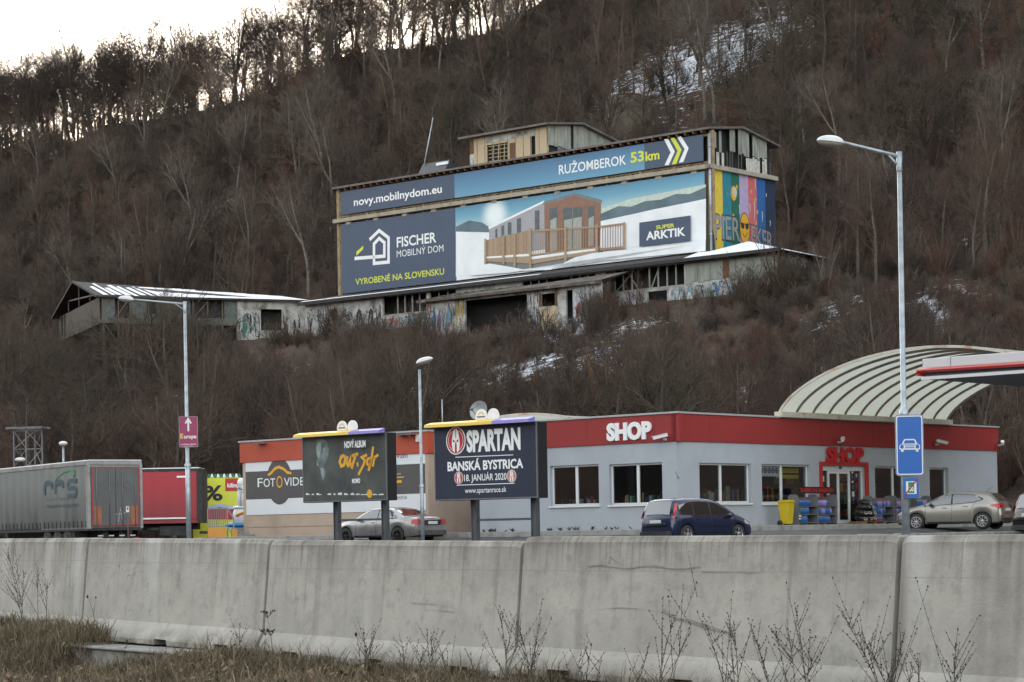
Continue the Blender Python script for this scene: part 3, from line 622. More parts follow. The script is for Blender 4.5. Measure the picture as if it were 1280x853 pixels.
def tree_meshes(k):
    if k not in _tm:
        tr, cr, H, kd, b, t = PROTO[k]; a = tr.build('trunk', BARK[b]); c = cr.build('crown', [TWIG[t], RUST if kd == 'leafy' else NEED]); _tm[k] = (a.data, c.data); bpy.data.objects.remove(a); bpy.data.objects.remove(c)
    return _tm[k]
def plant(x, y, z, k, sc, label, group, name='bare_tree', cat='tree', rz=None):
    o = root(name, label, cat, (x, y, z-.05), rw.uniform(0, 6.28) if rz is None else rz, group); o.scale = (sc,)*3
    for nm, me in zip(('trunk', 'crown'), tree_meshes(k)):
        c = bpy.data.objects.new(nm, me); COL.objects.link(c); c.parent = o
    return o
for (x, y, z, k, sc, _) in own:
    lb, gp = TL[zone(x, y)]
    if SPECIES[k][0] == 'leafy': lb, gp = 'tree still carrying withered rust brown leaves in the hillside wood', 'trees with withered leaves'
    if SPECIES[k][0] == 'pine': plant(x, y, z, k, sc, 'green needled pine among the bare trees near the snowy clearing', 'pines on the hillside', 'pine_tree'); continue
    plant(x, y, z, k, sc, lb, gp)
# trees the photograph singles out: tall ones on the skyline and pale ones at the clearing
for (px, py, k, hpx, lb) in [(45, 205, 14, 118, 'tallest broad crowned bare tree on the skyline at far left'), (140, 160, 16, 100, 'forked bare tree on the skyline, second tall one from the left'), (225, 118, 15, 78, 'leaning bare tree on the skyline above the long brown slope'),
                             (385, 92, 17, 95, 'bare tree against the bright sky left of the dark trunk pair'), (410, 85, 14, 100, 'slim bare tree against the brightest part of the sky'), (445, 70, 16, 95, 'thick trunked bare tree on the skyline where it leaves the picture'), (492, 55, 14, 80, 'left of two close dark trunks on the skyline at the top edge'), (505, 52, 15, 80, 'right of two close dark trunks on the skyline at the top edge'), (530, 45, 16, 70, 'bare tree at the top edge right of the close trunk pair'),
                             (882, 150, 4, 165, 'pale barked tall tree standing in front of the snowy clearing'), (893, 155, 4, 150, 'pale barked forked tree just behind the one at the snowy clearing'), (780, 95, 0, 110, 'dark leaning tree left of the snowy clearing'), (785, 160, 1, 70, 'dark small tree at the foot of the concrete ruin')]:
    h = ground_hit(px, py, 215)
    if h is None: continue
    sc = hpx/FPX*h.y/PROTO[k][2]; plant(h.x, h.y, h.z, k, sc, lb, None)
gm = bpy.data.meshes.new('hillside_wood'); gm.from_pydata([(t[0], t[1], t[2]-.05) for t in rest], [], [])
gm.attributes.new('pid', 'INT', 'POINT').data.foreach_set('value', [t[3] for t in rest])
gm.attributes.new('sc', 'FLOAT', 'POINT').data.foreach_set('value', [t[4] for t in rest])
gm.attributes.new('rot', 'FLOAT_VECTOR', 'POINT').data.foreach_set('vector', np.array([(0, 0, rw.uniform(0, 6.28)) for t in rest], np.float32).ravel())
wobj = bpy.data.objects.new('hillside_wood', gm); COL.objects.link(wobj)
tag(wobj, 'dense brown mass of bare trees and brushwood covering the hillside', 'wood', kind='stuff')
ng = bpy.data.node_groups.new('scatter', 'GeometryNodeTree'); ng.interface.new_socket('Geometry', in_out='INPUT', socket_type='NodeSocketGeometry'); ng.interface.new_socket('Geometry', in_out='OUTPUT', socket_type='NodeSocketGeometry')
gi, go = ng.nodes.new('NodeGroupInput'), ng.nodes.new('NodeGroupOutput'); ip = ng.nodes.new('GeometryNodeInstanceOnPoints'); ci = ng.nodes.new('GeometryNodeCollectionInfo')
ci.inputs['Collection'].default_value = wood; ci.inputs['Separate Children'].default_value = True; ci.inputs['Reset Children'].default_value = True
def nattr(nm, ty):
    a = ng.nodes.new('GeometryNodeInputNamedAttribute'); a.data_type = ty; a.inputs['Name'].default_value = nm; return [s for s in a.outputs if s.enabled and s.name == 'Attribute'][0]
ip.inputs['Pick Instance'].default_value = True
ng.links.new(gi.outputs[0], ip.inputs['Points']); ng.links.new(ci.outputs[0], ip.inputs['Instance']); ng.links.new(nattr('pid', 'INT'), ip.inputs['Instance Index']); ng.links.new(nattr('rot', 'FLOAT_VECTOR'), ip.inputs['Rotation']); ng.links.new(nattr('sc', 'FLOAT'), ip.inputs['Scale']); ng.links.new(ip.outputs[0], go.inputs[0])
wobj.modifiers.new('scatter', 'NODES').node_group = ng
print('TREES', len(TREES), 'BRUSH', len(BRUSH), 'verts', [len(p[0].v)+len(p[1].v) for p in PROTO])
# ------------------------------------------------------------------ derelict hall and its outbuildings
def wall(mb, F, x0, x1, z0, z1, holes, th, mi=0):
    """a wall slab on a face with rectangular openings left out"""
    xs_ = sorted({x0, x1, *[min(max(h[0], x0), x1) for h in holes], *[min(max(h[1], x0), x1) for h in holes]}); zs_ = sorted({z0, z1, *[min(max(h[2], z0), z1) for h in holes], *[min(max(h[3], z0), z1) for h in holes]})
    for a, b in zip(xs_[:-1], xs_[1:]):
        run = None
        for c, d in list(zip(zs_[:-1], zs_[1:]))+[(None, None)]:
            solid = c is not None and not any(h[0] < (a+b)/2 < h[1] and h[2] < (c+d)/2 < h[3] for h in holes)
            if solid: run = (run[0], d) if run else (c, d)
            elif run: mb.fb(F, a, b, run[0], run[1], -th, 0, mi); run = None
    return mb
GRCOL = [(.5, .5, .51), (.03, .03, .035), (.07, .15, .3), (.33, .05, .05), (.06, .18, .15), (.36, .27, .07), (.2, .08, .22), (.12, .3, .4)]
GR = [M('spray_paint_%s' % n_, c, .7, var=.15, scale=6) for n_, c in zip(['white', 'black', 'blue', 'red', 'green', 'ochre', 'violet', 'cyan'], GRCOL)]
def graffiti(F, x0, x1, z0, z1, seed, parent, n=10, cols=None, off=.012):
    r = random.Random(seed); mb = MB(); W_ = x1-x0; H_ = z1-z0; cols = cols or [0, 1, 2, 3, 4, 5, 7]
    for i in range(n//2+1 if n > 4 else n//2):   # bulbous letters with an outline and a highlight
        cx = x0+W_*r.uniform(.1, .9); w = W_/n*r.uniform(.5, .75); h = H_*r.uniform(.55, .95); cz = z0+h/2+r.uniform(0, H_-h); k = r.choice(cols); ol = 1 if k != 1 else 0
        pts = []; m = 9
        for j in range(m): a = 2*math.pi*j/m; q = r.uniform(.72, 1.1); pts.append((cx+w*q*math.cos(a)*.75+.15*w*math.sin(a), cz+h/2*q*math.sin(a)))
        mb.poly(F, [(cx+(x-cx)*1.14, cz+(z-cz)*1.1) for x, z in pts], off+.003*(i % 2), ol); mb.poly(F, pts, off+.008+.003*(i % 2), k)
        mb.line(F, [(cx-w*.3, cz-h*.2), (cx+r.uniform(-.2, .2)*w, cz+h*.1), (cx+w*.25, cz+r.uniform(-.3, .3)*h)], .05, off+.015+.003*(i % 2), ol)
    for i in range(int(n*4+W_*3)):
        x = r.uniform(x0, x1); z = r.uniform(z0, z1); k = r.choice(cols+[1]); pts = [(x, z)]
        for j in range(4): x = min(max(x+r.gauss(0, W_*.06), x0), x1); z = min(max(z+r.gauss(0, H_*.25), z0), z1); pts.append((x, z))
        mb.line(F, pts, r.uniform(.02, .09), off+.022+.0006*i, k)
    return mb.build('graffiti', GR, parent)
OCHRE = M('ochre_timber', (.30, .22, .13), .85, var=.2, scale=3, dirt=(.12, .085, .055), dscale=1.4); RUSTY = M('rusty_steel', (.13, .065, .035), .85, var=.3, scale=4)
BEAM = M('weathered_concrete_beam', (.36, .32, .26), .85, var=.15, scale=3, dirt=(.17, .14, .11), dscale=1.5); OLDW = M('stained_render', (.45, .45, .44), .9, var=.2, scale=1.2, dirt=(.13, .115, .1), dscale=.7, dlo=.45, dhi=.66)
ASB = M('grey_green_sheet', (.27, .29, .26), .85, var=.2, scale=2.5, dirt=(.1, .09, .075), dscale=1.2, stretch=(1, 1, .25)); TIN = M('tin_roof', (.13, .12, .115), .6, .2, .25, 2, dirt=(.2, .11, .07), dscale=.7)
TAR = M('tar_roof', (.035, .033, .033), .85, var=.3); PALETIM = M('pale_boards', (.46, .37, .25), .85, var=.15, scale=2, stretch=(4, 4, .2), dirt=(.25, .17, .11), dscale=2, dlo=.55, dhi=.75); HALLBR = M('brown_render', (.2, .15, .105), .9, var=.2, scale=1.5)
def Wp(px, py, v=0): y, z = HF.on_x(px, py, v); return -y, z
def Sp(px, py, v=0): return HF.on_y(px, py, v)
hall = frame_root('derelict_hall', 'long derelict two storey hall with huge blue banners and a striped mural end', 'building', HF)
FF = lambda v=0: Face((v, 0, 0), (0, -1, 0)); FS = lambda v=0: Face((0, v, 0), (1, 0, 0))
F0, S0 = FF(), FS()
b = MB(); b.b2(.25, 9.6, .1, 43.3, -.6, 10.75); b.b2(.9, 9.2, .6, 43.0, 10.9, 13.2, 1); b.build('wall', [HALLBR, DARK], hall)
b = MB()                                        # front frame: posts and pallets of battens between the banners
for w in np.linspace(-43.25, -.05, 13): b.fb(F0, w-.12, w+.12, -.5, 13.3, -.25, -.02)
for z in (11.1, 13.35): b.fb(F0, -43.4, .0, z-.08, z+.08, -.35, -.1)
rr = random.Random(3); w = -43
while w < -.6: b.fb(F0, w, w+rr.uniform(.08, .16), 10.86, 11.2, -.32, -.12); w += rr.uniform(.35, .8)
b.build('timber_frame', OCHRE, hall)
b = MB()
for k in range(9):
    w = -42+k*5+rr.uniform(-.6, .6); b.fb(F0, w, w+rr.uniform(.8, 1.6), 10.87, 11.12, -.5, -.2)
b.build('loose_board', PALETIM, hall)
b = MB(); b.fb(F0, -43.9, .35, 10.5, 10.86, -.25, .35); b.fb(S0, -.35, 9.7, 10.5, 10.86, -.25, .3)
for w in np.linspace(-42, -1.5, 12): b.fb(F0, w-.3, w+.3, 10.22, 10.5, -.2, .2, 0)
b.build('cornice', BEAM, hall, bevel=.02)
b = MB()                                        # roof: fold above the front, falling away at the back
prof = [(-.45, 13.72), (-.45, 13.9), (4.6, 14.55), (10.1, 13.6), (10.1, 13.42), (4.6, 14.36)]
b.prism(Face((0, -.35, 0), (1, 0, 0)), prof, 0, -44.1, 0)
b.build('roof', [TIN], hall)
b = MB(); w = -43.9
while w < .3: b.fb(F0, w, w+.1, 13.5, 13.74, -.3, .42); w += .85
b.build('rafter_ends', RUSTY, hall)
b = MB(); b.fb(F0, .02, .34, 10.86, 13.7, -.3, .0); b.fb(F0, -43.6, -43.25, -.5, 13.6, -.4, .05); b.fb(F0, .0, .3, -.5, 10.5, -.3, .02); b.build('corner_post', OCHRE, hall)
b = MB(); b.tube([(-.12, -.12, 13.4), (-.12, -.12, 3.2)], .11, 8); 
for z in (5, 7.5, 10, 12.3): b.tube([(-.12, -.12, z), (-.12, -.12, z+.12)], .135, 8)
b.build('drainpipe', STEEL, hall)
# upper end wall: weathered sheets, some missing
b = MB(); r2 = random.Random(8); x = .35
b.fb(S0, .3, 9.55, 10.88, 11.0, -.3, -.05, 1)
while x < 9.3:
    wd = r2.uniform(.32, .5); top = 13.6+(.19*x if x < 4.6 else .19*4.6-.17*(x-4.6)); 
    zlo = 12.2+r2.uniform(-.15, .15)
    if r2.random() < .66: b.fb(S0, x, x+wd-.04, zlo, top-.05, -.06, -.02+r2.uniform(0, .02), 0)
    if r2.random() < (.85 if 5.2 < x < 8.4 else .18): b.fb(S0, x, x+wd-.04, 10.95, zlo-.08, -.07, -.03, 2)
    elif r2.random() < .6: b.fb(S0, x, x+.05, 10.95, zlo, -.08, -.04, 1)
    x += wd
b.build('cladding_panels', [ASB, GREYM, M('pale_sheet', (.5, .5, .46), .85, var=.15, dirt=(.25, .22, .18))], hall)
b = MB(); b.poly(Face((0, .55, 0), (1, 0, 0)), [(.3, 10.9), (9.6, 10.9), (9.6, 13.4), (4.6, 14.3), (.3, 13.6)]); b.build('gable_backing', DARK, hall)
# striped mural
STR = [(.62, .46, .05), (.025, .19, .26), (.015, .12, .08), (.40, .32, .52), (.50, .13, .14), (.02, .11, .33), (.014, .028, .065)]
SM = [M('mural_'+n_, c, .7, var=.1, scale=2, dirt=tuple(min(1, q*.7+.12) for q in c), dscale=1.0, dlo=.58, dhi=.8) for n_, c in zip(['yellow', 'teal', 'green', 'lilac', 'red', 'blue', 'navy'], STR)]
b = MB(); e = [Sp(880+v/7.11, 250)[0] for v in (83, 165, 243, 315, 393, 468, 543, 617)]; e[0] = .05; e[-1] = 9.6
for i in range(7): b.fb(S0, e[i], e[i+1], -.5, 10.5, -.1, .012, i)
mural = b.build('mural', SM, hall)
def sm(vx, vy): return Sp(880+vx/7.11, 200+vy/7.11)
MUR = [M('mural_silver', (.27, .28, .3), .6, var=.15), GR[1], M('mural_orange', (.68, .36, .03), .6), GR[0]]
b = MB()
for vx, vy, r_ in [(290, 240, .2), (357, 220, .17), (418, 282, .19), (455, 355, .19), (474, 465, .19), (462, 560, .18), (260, 495, .19)]:
    cx, cz = sm(vx, vy); b.poly(S0, [(cx+r_*(1 if k % 2 == 0 else .45)*math.sin(math.pi*k/5), cz+r_*1.3*(1 if k % 2 == 0 else .45)*math.cos(math.pi*k/5)) for k in range(10)], .02, 2)
cx, cz = sm(263, 298); b.disc(S0, cx, cz, .42, .62, .02, 2); b.disc(S0, cx+.16, cz+.12, .3, .42, .026, 3, a0=0, a1=360)
for vx, vy, l in [(452, 165, 1.0), (405, 390, .9), (445, 370, 1.6), (515, 460, .9), (312, 400, .8), (550, 300, .3), (585, 540, .5), (180, 510, .3)]:
    cx, cz = sm(vx, vy); b.line(S0, [(cx, cz), (cx+.05, cz-l*.5), (cx-.03, cz-l)], [.13, .1, .04], .018, 3)
b.build('painted_stars', MUR, mural)
b = MB()
(xa, za), (xb, zb_) = sm(95, 690), sm(322, 715); text(b, S0, 'PIER', xa, za-.1, xb-xa, 2.1, .03, .022, 1); text(b, S0, 'PIER', xa+.06, za+.0, xb-xa-.12, 1.95, .012, .03, 0)
b.mark(); (xa, za), (xb, zb_) = sm(415, 740), sm(612, 775); text(b, S0, 'EKER', xa, za-.2, xb-xa, 1.8, .03, .022, 1, slope=-.12); text(b, S0, 'EKER', xa+.06, za-.1, xb-xa-.12, 1.65, .012, .03, 0, slope=-.12)
b.build('graffiti_letters', MUR, mural)
b = MB(); cx, cz = sm(360, 612); b.disc(S0, cx, cz, .74, 1.36, .034, 1); b.disc(S0, cx, cz, .67, 1.28, .038, 2)
for s in (-1, 1): b.poly(S0, [(cx+s*.04, cz+.42), (cx+s*.6, cz+.5), (cx+s*.55, cz+.08), (cx+s*.3, cz-.08), (cx+s*.1, cz+.05)], .042, 1)
b.line(S0, [(cx-.32, cz-.42), (cx-.12, cz-.66), (cx+.12, cz-.64), (cx+.34, cz-.36)], .06, .042, 1); b.build('sunglasses_face', MUR, mural)
b = MB(); b.disc(F0, .13, 4.2, .3, 1.3, .06, 1, a0=0, a1=180); b.fb(F0, -.17, .43, 2.7, 4.2, .0, .06, 1); b.build('dark_arch_stain', GR, hall)
# ---- banners
def print_mat(name, stops, sun=None, z0=0, z1=10):
    m = bpy.data.materials.new(name); m.use_nodes = True; nt = m.node_tree; n = nt.nodes; L = nt.links; p = n['Principled BSDF']; p.inputs['Roughness'].default_value = .45
    tc = n.new('ShaderNodeTexCoord'); sp = n.new('ShaderNodeSeparateXYZ'); L.new(tc.outputs['Object'], sp.inputs[0]); r = n.new('ShaderNodeMapRange'); r.inputs[1].default_value = z0; r.inputs[2].default_value = z1; L.new(sp.outputs['Z'], r.inputs[0])
    cr = n.new('ShaderNodeValToRGB'); L.new(r.outputs[0], cr.inputs[0]); e = cr.color_ramp.elements; e[0].position, e[0].color = stops[0][0], (*stops[0][1], 1); e[1].position, e[1].color = stops[-1][0], (*stops[-1][1], 1)
    for q, c in stops[1:-1]: k = e.new(q); k.color = (*c, 1)
    out = cr.outputs[0]
    if sun:
        d = n.new('ShaderNodeVectorMath'); d.operation = 'DISTANCE'; L.new(tc.outputs['Object'], d.inputs[0]); d.inputs[1].default_value = sun[0]; r2 = n.new('ShaderNodeMapRange'); r2.inputs[1].default_value = sun[1]; r2.inputs[2].default_value = .3; r2.interpolation_type = 'SMOOTHERSTEP'; L.new(d.outputs['Value'], r2.inputs[0])
        mx = n.new('ShaderNodeMix'); mx.data_type = 'RGBA'; L.new(out, mx.inputs['A']); mx.inputs['B'].default_value = (.78, .84, .86, 1); L.new(r2.outputs[0], mx.inputs['Factor']); out = mx.outputs['Result']
    L.new(out, p.inputs['Base Color']); return m
SLATE = M('banner_slate', (.052, .077, .132), .5, var=.06, scale=.6); LIME = M('banner_lime', (.62, .66, .05), .5, var=.02); SNOWP = M('banner_snow', (.77, .8, .84), .5, var=.07, scale=.7); BROWN = M('banner_brown', (.24, .125, .085), .5, var=.12, scale=3); TAN = M('banner_tan', (.36, .25, .165), .5, var=.1, scale=4); MTN = M('banner_mountain', (.10, .155, .19), .5, var=.25, scale=.5); GREYH = M('banner_grey_boards', (.34, .34, .37), .5, var=.1, scale=3, stretch=(.3, .3, 4)); PANE = M('banner_pane', (.08, .10, .11), .4, var=.2); CURT = M('banner_curtain', (.34, .35, .32), .5); DIM = M('banner_dim', (.17, .18, .19), .5, var=.1); GOLDS = M('banner_pale_sky', (.5, .58, .52), .5)
SKY1 = print_mat('banner_sky_upper', [(0, (.13, .31, .46)), (.5, (.085, .23, .38)), (1, (.06, .15, .28))], None, 11.1, 13.5)
ysun, zsun = Wp(620, 265); SKY2 = print_mat('banner_sky', [(0, (.5, .58, .55)), (.3, (.36, .52, .58)), (.65, (.14, .35, .48)), (1, (.08, .23, .37))], ((-.1, -ysun, zsun-.3), 2.1), 7.6, 10.4)
def bnr(name, label, w0, w1, z0, z1):
    rt = frame_root(name, label, 'banner', HF, 'advertising banners on the derelict hall'); b = MB(); b.fb(F0, w0, w1, z0, z1, .1, .16); b.build('backing_frame', GREYM, rt); return rt
up_ = bnr('advertising_banner', 'narrow blue banner along the hall top reading RUŽOMBEROK 53 km with arrows', -42.9, -.5, 11.2, 13.4)
OFF = .17
b = MB(); b.poly(F0, [(-42.9, 11.2), (-28.3, 11.2), (-28.3, 13.4), (-42.9, 13.4)], OFF, 0); b.poly(F0, [(-28.3, 11.2), (-6.6, 11.2), (-6.6, 13.4), (-28.3, 13.4)], OFF, 1); b.poly(F0, [(-6.6, 11.2), (-.5, 11.2), (-.5, 13.4), (-6.6, 13.4)], OFF, 0); b.build('printed_sheet', [SLATE, SKY1], up_)
def tpx(mb, F, map_, txt, pl_, pr, cappx, bold=0, off=.18, mi=0, fix=True, **k):
    mb.mark(); x0, z0 = map_(*pl_); x1, z1 = map_(*pr); zc = map_(pl_[0], pl_[1]-cappx)[1]-z0
    text(mb, F, txt, x0, (z0+z1)/2 if fix else z0, x1-x0, zc, bold, off, mi, slope=0 if fix else (z1-z0)/(x1-x0), **k)
b = MB(); tpx(b, F0, Wp, 'novy.mobilnydom.eu', (444, 257.5), (554, 241.4), 9.6, .018)
tpx(b, F0, Wp, 'RUŽOMBEROK', (700.3, 218.8), (784.4, 205.6), 11.5, .012); tpx(b, F0, Wp, '53', (789.8, 204), (806.6, 201.2), 12.5, .03, mi=1); tpx(b, F0, Wp, 'km', (808.5, 201.5), (826, 199), 11, .03, mi=1); b.build('lettering', [WHITE, LIME], up_)
b = MB(); z3 = lambda x, y: Wp(690+x/3.41, 130+y/3.41)
for i, P_ in enumerate([[(483, 152), (500, 150), (529, 205), (503, 262), (485, 263), (511, 208)], [(510, 147), (527, 145), (558, 197), (535, 257), (516, 259), (541, 202)], [(538, 142), (556, 140), (588, 190), (565, 249), (546, 252), (571, 195)]]): b.poly(F0, [z3(*p) for p in P_], .18, (0, 1, 0)[i]); b.mark()
b.build('chevron', [WHITE, LIME], up_)
lo_ = bnr('advertising_banner', 'huge banner on the hall showing a mobile home with a wooden deck in snow', -42.95, -.4, 3.7, 10.32)
b = MB(); ws = -28.25
b.poly(F0, [(-42.95, 3.7), (ws, 3.7), (ws, 10.32), (-42.95, 10.32)], OFF, 0); b.poly(F0, [(ws, 3.7), (-.4, 3.7), (-.4, 7.6), (ws, 7.6)], OFF, 1); b.poly(F0, [(ws, 7.6), (-.4, 7.6), (-.4, 10.32), (ws, 10.32)], OFF, 2)
b.build('printed_sheet', [SLATE, SNOWP, SKY2], lo_)
ART = [MTN, BROWN, GREYH, TAN, PANE, CURT, DIM, WHITE, SNOWP, LIME, SLATE, GOLDS]; pc = [0]; art = MB()
def pp(mi, *pts): pc[0] += 1; art.poly(F0, [Wp(*p) for p in pts], OFF+.006+.0015*pc[0], mi)
def pl(mi, w, *pts): pc[0] += 1; art.line(F0, [Wp(*p) for p in pts], w, OFF+.006+.0015*pc[0], mi)
pp(11, (752, 262), (790, 249), (884, 231), (884, 240), (752, 276))
pp(0, (571.5, 284), (588, 276), (604, 278.5), (613, 284), (613, 292), (571.5, 290)); pp(0, (752, 268), (775, 258), (790, 259), (808, 252), (828, 250), (846, 243), (864, 243), (884, 234), (884, 250), (820, 262), (752, 277))
pp(8, (752, 277), (820, 262), (884, 249), (884, 300), (752, 314)); pp(8, (571.5, 290), (613, 291), (613, 340), (571.5, 346))
pp(6, (609, 322), (665, 320), (752, 309), (756, 316), (690, 338), (650, 340), (609, 334))
pp(2, (613, 286), (682, 253), (683, 312), (613, 322)); pp(7, (612, 284.5), (682, 251), (682, 253.6), (613, 287))
pp(1, (682, 256), (720, 243.5), (753, 253), (752, 310), (683, 318)); pl(6, .28, (681, 255), (720, 243.5), (754, 252.5))
for a, b_, c, d in [(688.5, 698.5, 261, 291), (706, 730, 260.5, 289), (736.5, 745, 259, 285)]: pp(4, (a, c), (b_, c-1.5), (b_, d-1), (a, d)); pp(5, (a+1, c+15), (b_-1, c+11), (b_-1, d+22), (a+1, d+24))
pl(6, .12, (717.5, 260), (717.5, 312))
for a, b_, c, d in [(621, 623.5, 287, 300), (628.5, 632, 283, 298), (636.5, 641, 279, 295), (648, 653, 274, 292), (670.5, 676, 264, 290)]: pp(4, (a, c), (b_, c-1), (b_, d-.8), (a, d))
pp(3, (609, 301), (665, 288), (665, 318), (609, 322))
for x in np.arange(612, 664, 3.2): pl(5 if int(x) % 2 else 1, .035, (x, 300.5-(x-609)*.23), (x, 321.5-(x-609)*.07))
pp(3, (609, 322), (665, 318.5), (665, 330), (609, 327)); pp(8, (609, 321.5), (665, 317.6), (665, 320.6), (609, 323.5)); pp(8, (665, 321.5), (750, 310), (750, 313), (665, 325)); pp(3, (665, 325), (750, 313), (750, 316), (665, 331))
pl(3, .16, (665, 289.5), (752, 284)); pl(3, .14, (665, 319.5), (752, 309.5)); pl(3, .16, (752, 284), (783, 280)); pl(3, .14, (752, 312), (783, 309)); pl(1, .1, (752, 314), (783, 311.5))
for x in np.arange(669, 750, 3.0): pl(3, .07, (x, 289.5-(x-665)*.063), (x, 319-(x-665)*.115))
for x in np.arange(756, 782, 3.2): pl(1, .07, (x, 284-(x-752)*.13), (x, 311.5-(x-752)*.1))
for x, t, d in [(609.5, 299, 331), (646, 292, 334), (632, 295, 331), (665.5, 286, 339), (709.5, 284, 331), (748.5, 281, 319), (783, 278.5, 314)]: pl(3, .26, (x, t), (x, d))
pp(8, (690, 338), (722, 322), (744, 317), (790, 312.5), (884, 304), (884.4, 314.5), (760, 326), (640, 339.5))
pp(10, (802, 279), (866, 270), (866, 301.5), (802, 309))
pp(8, (590, 345), (600, 333), (615, 330), (640, 334), (660, 338), (640, 341.5))
art.build('picture', ART, lo_)
b = MB(); tpx(b, F0, Wp, 'SUPER', (823, 287.5), (846, 284.2), 4.6, .03, OFF+.15, 1); tpx(b, F0, Wp, 'ARKTIK', (810.5, 300.5), (859.5, 295), 10, .03, OFF+.15, 0)
tpx(b, F0, Wp, 'FISCHER', (497.7, 309.4), (547, 303), 12.3, .02); tpx(b, F0, Wp, 'MOBILNÝ DOM', (497.7, 322), (556, 314.7), 8.5, -.004); tpx(b, F0, Wp, 'VYROBENÉ NA SLOVENSKU', (446, 356.4), (556.9, 343.5), 7.6, .014, mi=1); b.build('lettering', [WHITE, LIME], lo_)
b = MB(); z2 = lambda x, y: Wp(400+x/3.41, 130+y/3.41)
b.line(F0, [z2(*p) for p in [(153, 660), (280, 650), (280, 592), (258, 574), (236, 598), (236, 681), (298, 675), (298, 572), (258, 541), (217, 580)]], .32, .185, 0); b.poly(F0, [z2(*p) for p in [(160, 632), (191, 605), (190, 620), (162, 648)]], .185, 1); b.build('house_emblem', [WHITE, LIME], lo_)
# ---- timber hut on the roof
hut = frame_root('rooftop_hut', 'weathered pale timber hut standing on the derelict hall roof', 'building', HF)
FH = FF(1.0); w0, w1 = -27.4, -18.2
b = MB(); wall(b, FH, w0, w1, 13.75, 16.62, [(-25.35, -22.8, 14.0, 15.75), (-20.2, -19.6, 14.25, 15.9)], .15); b.build('wall', PALETIM, hut)
SG = Face((0, -w1, 0), (1, 0, 0)); b = MB(); x = 1.0; b.poly(Face((0, -w1+.2, 0), (1, 0, 0)), [(1.02, 13.7), (10.2, 13.7), (10.2, 16.3), (5.6, 17.2), (1.02, 16.65)], 0, 1)
r3 = random.Random(5)
while x < 10.1:
    wd = r3.uniform(.4, .55); t = 16.68+(.115*(x-1) if x < 5.6 else .53-.2*(x-5.6)); zl = 14.9+r3.uniform(-.1, .1)
    if not 3.9 < x < 4.5: b.fb(SG, x, x+wd-.03, zl, t, -.1, 0, 0)
    if r3.random() < .72: b.fb(SG, x, x+wd-.03, 13.75, zl-.05, -.1, -.02, 2 if r3.random() < .5 else 0)
    x += wd
b.build('gable_cladding', [ASB, DARK, GREYM], hut)
b = MB(); b.prism(Face((0, -w1-.5, 0), (1, 0, 0)), [(.4, 16.6), (.4, 16.78), (5.6, 17.42), (10.9, 16.35), (10.9, 16.2), (5.6, 17.24)], 0, -10.6); b.build('roof', TIN, hut)
b = MB()
for w in np.arange(w0+.9, w1, .92): b.fb(FH, w-.03, w+.03, 13.8, 16.55, 0, .03, 0)
b.fb(FH, w0+.02, w0+.5, 15.2, 16.5, 0, .025, 1); b.fb(FH, -22.6, -21.9, 14.1, 15.6, 0, .03, 1); b.fb(FH, w0+.02, w0+.5, 13.9, 15.1, 0, .025, 2); b.fb(FH, -25.4, -19.5, 15.95, 16.5, .0, .02, 2); b.build('board_trim', [OCHRE, RUSTY, OLDW], hut)
b = MB(); b.b2(1.35, 1.4, 18.5, 27.2, 13.75, 16.5, 0)
for k in range(5): b.bar((1.1, 22.9, 14.2+.35*k), (1.1, 25.2, 14.3+.33*k), .05, mi=1)
for w in (-24.7, -24.1, -23.4): b.bar((1.12, -w, 14), (1.12, -w-.1, 15.7), .06, mi=1)
b.build('broken_window', [DARK, PALETIM], hut)
o = MB(); (yy, zz) = HF.on_x(527, 217, 2); o.tube([(2, yy, 13.9), (2.3, yy-1.3, 19.5)], [.07, .04], 6); tag(o.build('leaning_pole', STEEL, loc=HF.o, rz=HF.a), 'thin leaning pole on the hall roof left of the timber hut', 'pole')
b = MB(); y0 = HF.on_x(545, 212, 2)[0]
b.prism(Face((0, y0+1.8, 0), (1, 0, 0)), [(1.2, 13.9), (2.2, 15.3), (2.35, 15.3), (3.6, 13.95)], 0, 3.4, 0); b.build
wr = b.build('collapsed_roof_light', [M('dark_sheet', (.06, .065, .075), .5)], loc=HF.o, rz=HF.a); tag(wr, 'small collapsed dark roof light dusted with snow on the hall roof', 'roof light')
b = MB(); b.fb(Face((2.35, y0-.2, 15.3), (0, -1, 0)), 0, 1.5, -.45, -.2, .5, .56); b.build('snow_cover', SNOW, wr)
# ---- long annex along the hall foot
AX = -5.0; FA = FF(AX); A = lambda px, py: Wp(px, py, AX)
annex = frame_root('derelict_annex', 'long low graffiti covered annex with missing windows along the hall foot', 'building', HF)
wL = A(381, 380)[0]; wR = A(975, 315)[0]
def aw(px): return A(px, 385)[0]
holes = [(aw(412), aw(422), .6, 1.7), (aw(478), aw(533), .55, 2.25), (aw(537), aw(570), .55, 2.25), (aw(653), aw(745), 1.45, 2.2), (aw(757), aw(856), .45, 2.2), (aw(809), aw(834), -2, .2)]
b = MB(); wall(b, FA, wL, wR, -2.0, 2.45, holes, .25); b.build('wall', OLDW, annex)
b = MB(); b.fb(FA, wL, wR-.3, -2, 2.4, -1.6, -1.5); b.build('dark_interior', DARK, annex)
b = MB(); r4 = random.Random(2)
for (a, c, z0, z1) in holes[1:5]:
    n_ = max(3, int((c-a)/.85))
    for i in range(n_+1):
        w = a+(c-a)*i/n_
        if r4.random() < .88: b.fb(FA, w-.04, w+.04, z0, z1, -.2, -.08)
    b.fb(FA, a, c, z0-.07, z0+.05, -.22, .03)
for p in [(768, 790), (796, 782), (812, 822)]: b.bar(FA(aw(p[0]), .5, -.3), FA(aw(p[1]), 2.1, -.3), .08)
b.build('window_mullions', M('grey_frames', (.3, .3, .28), .8, var=.25), annex)
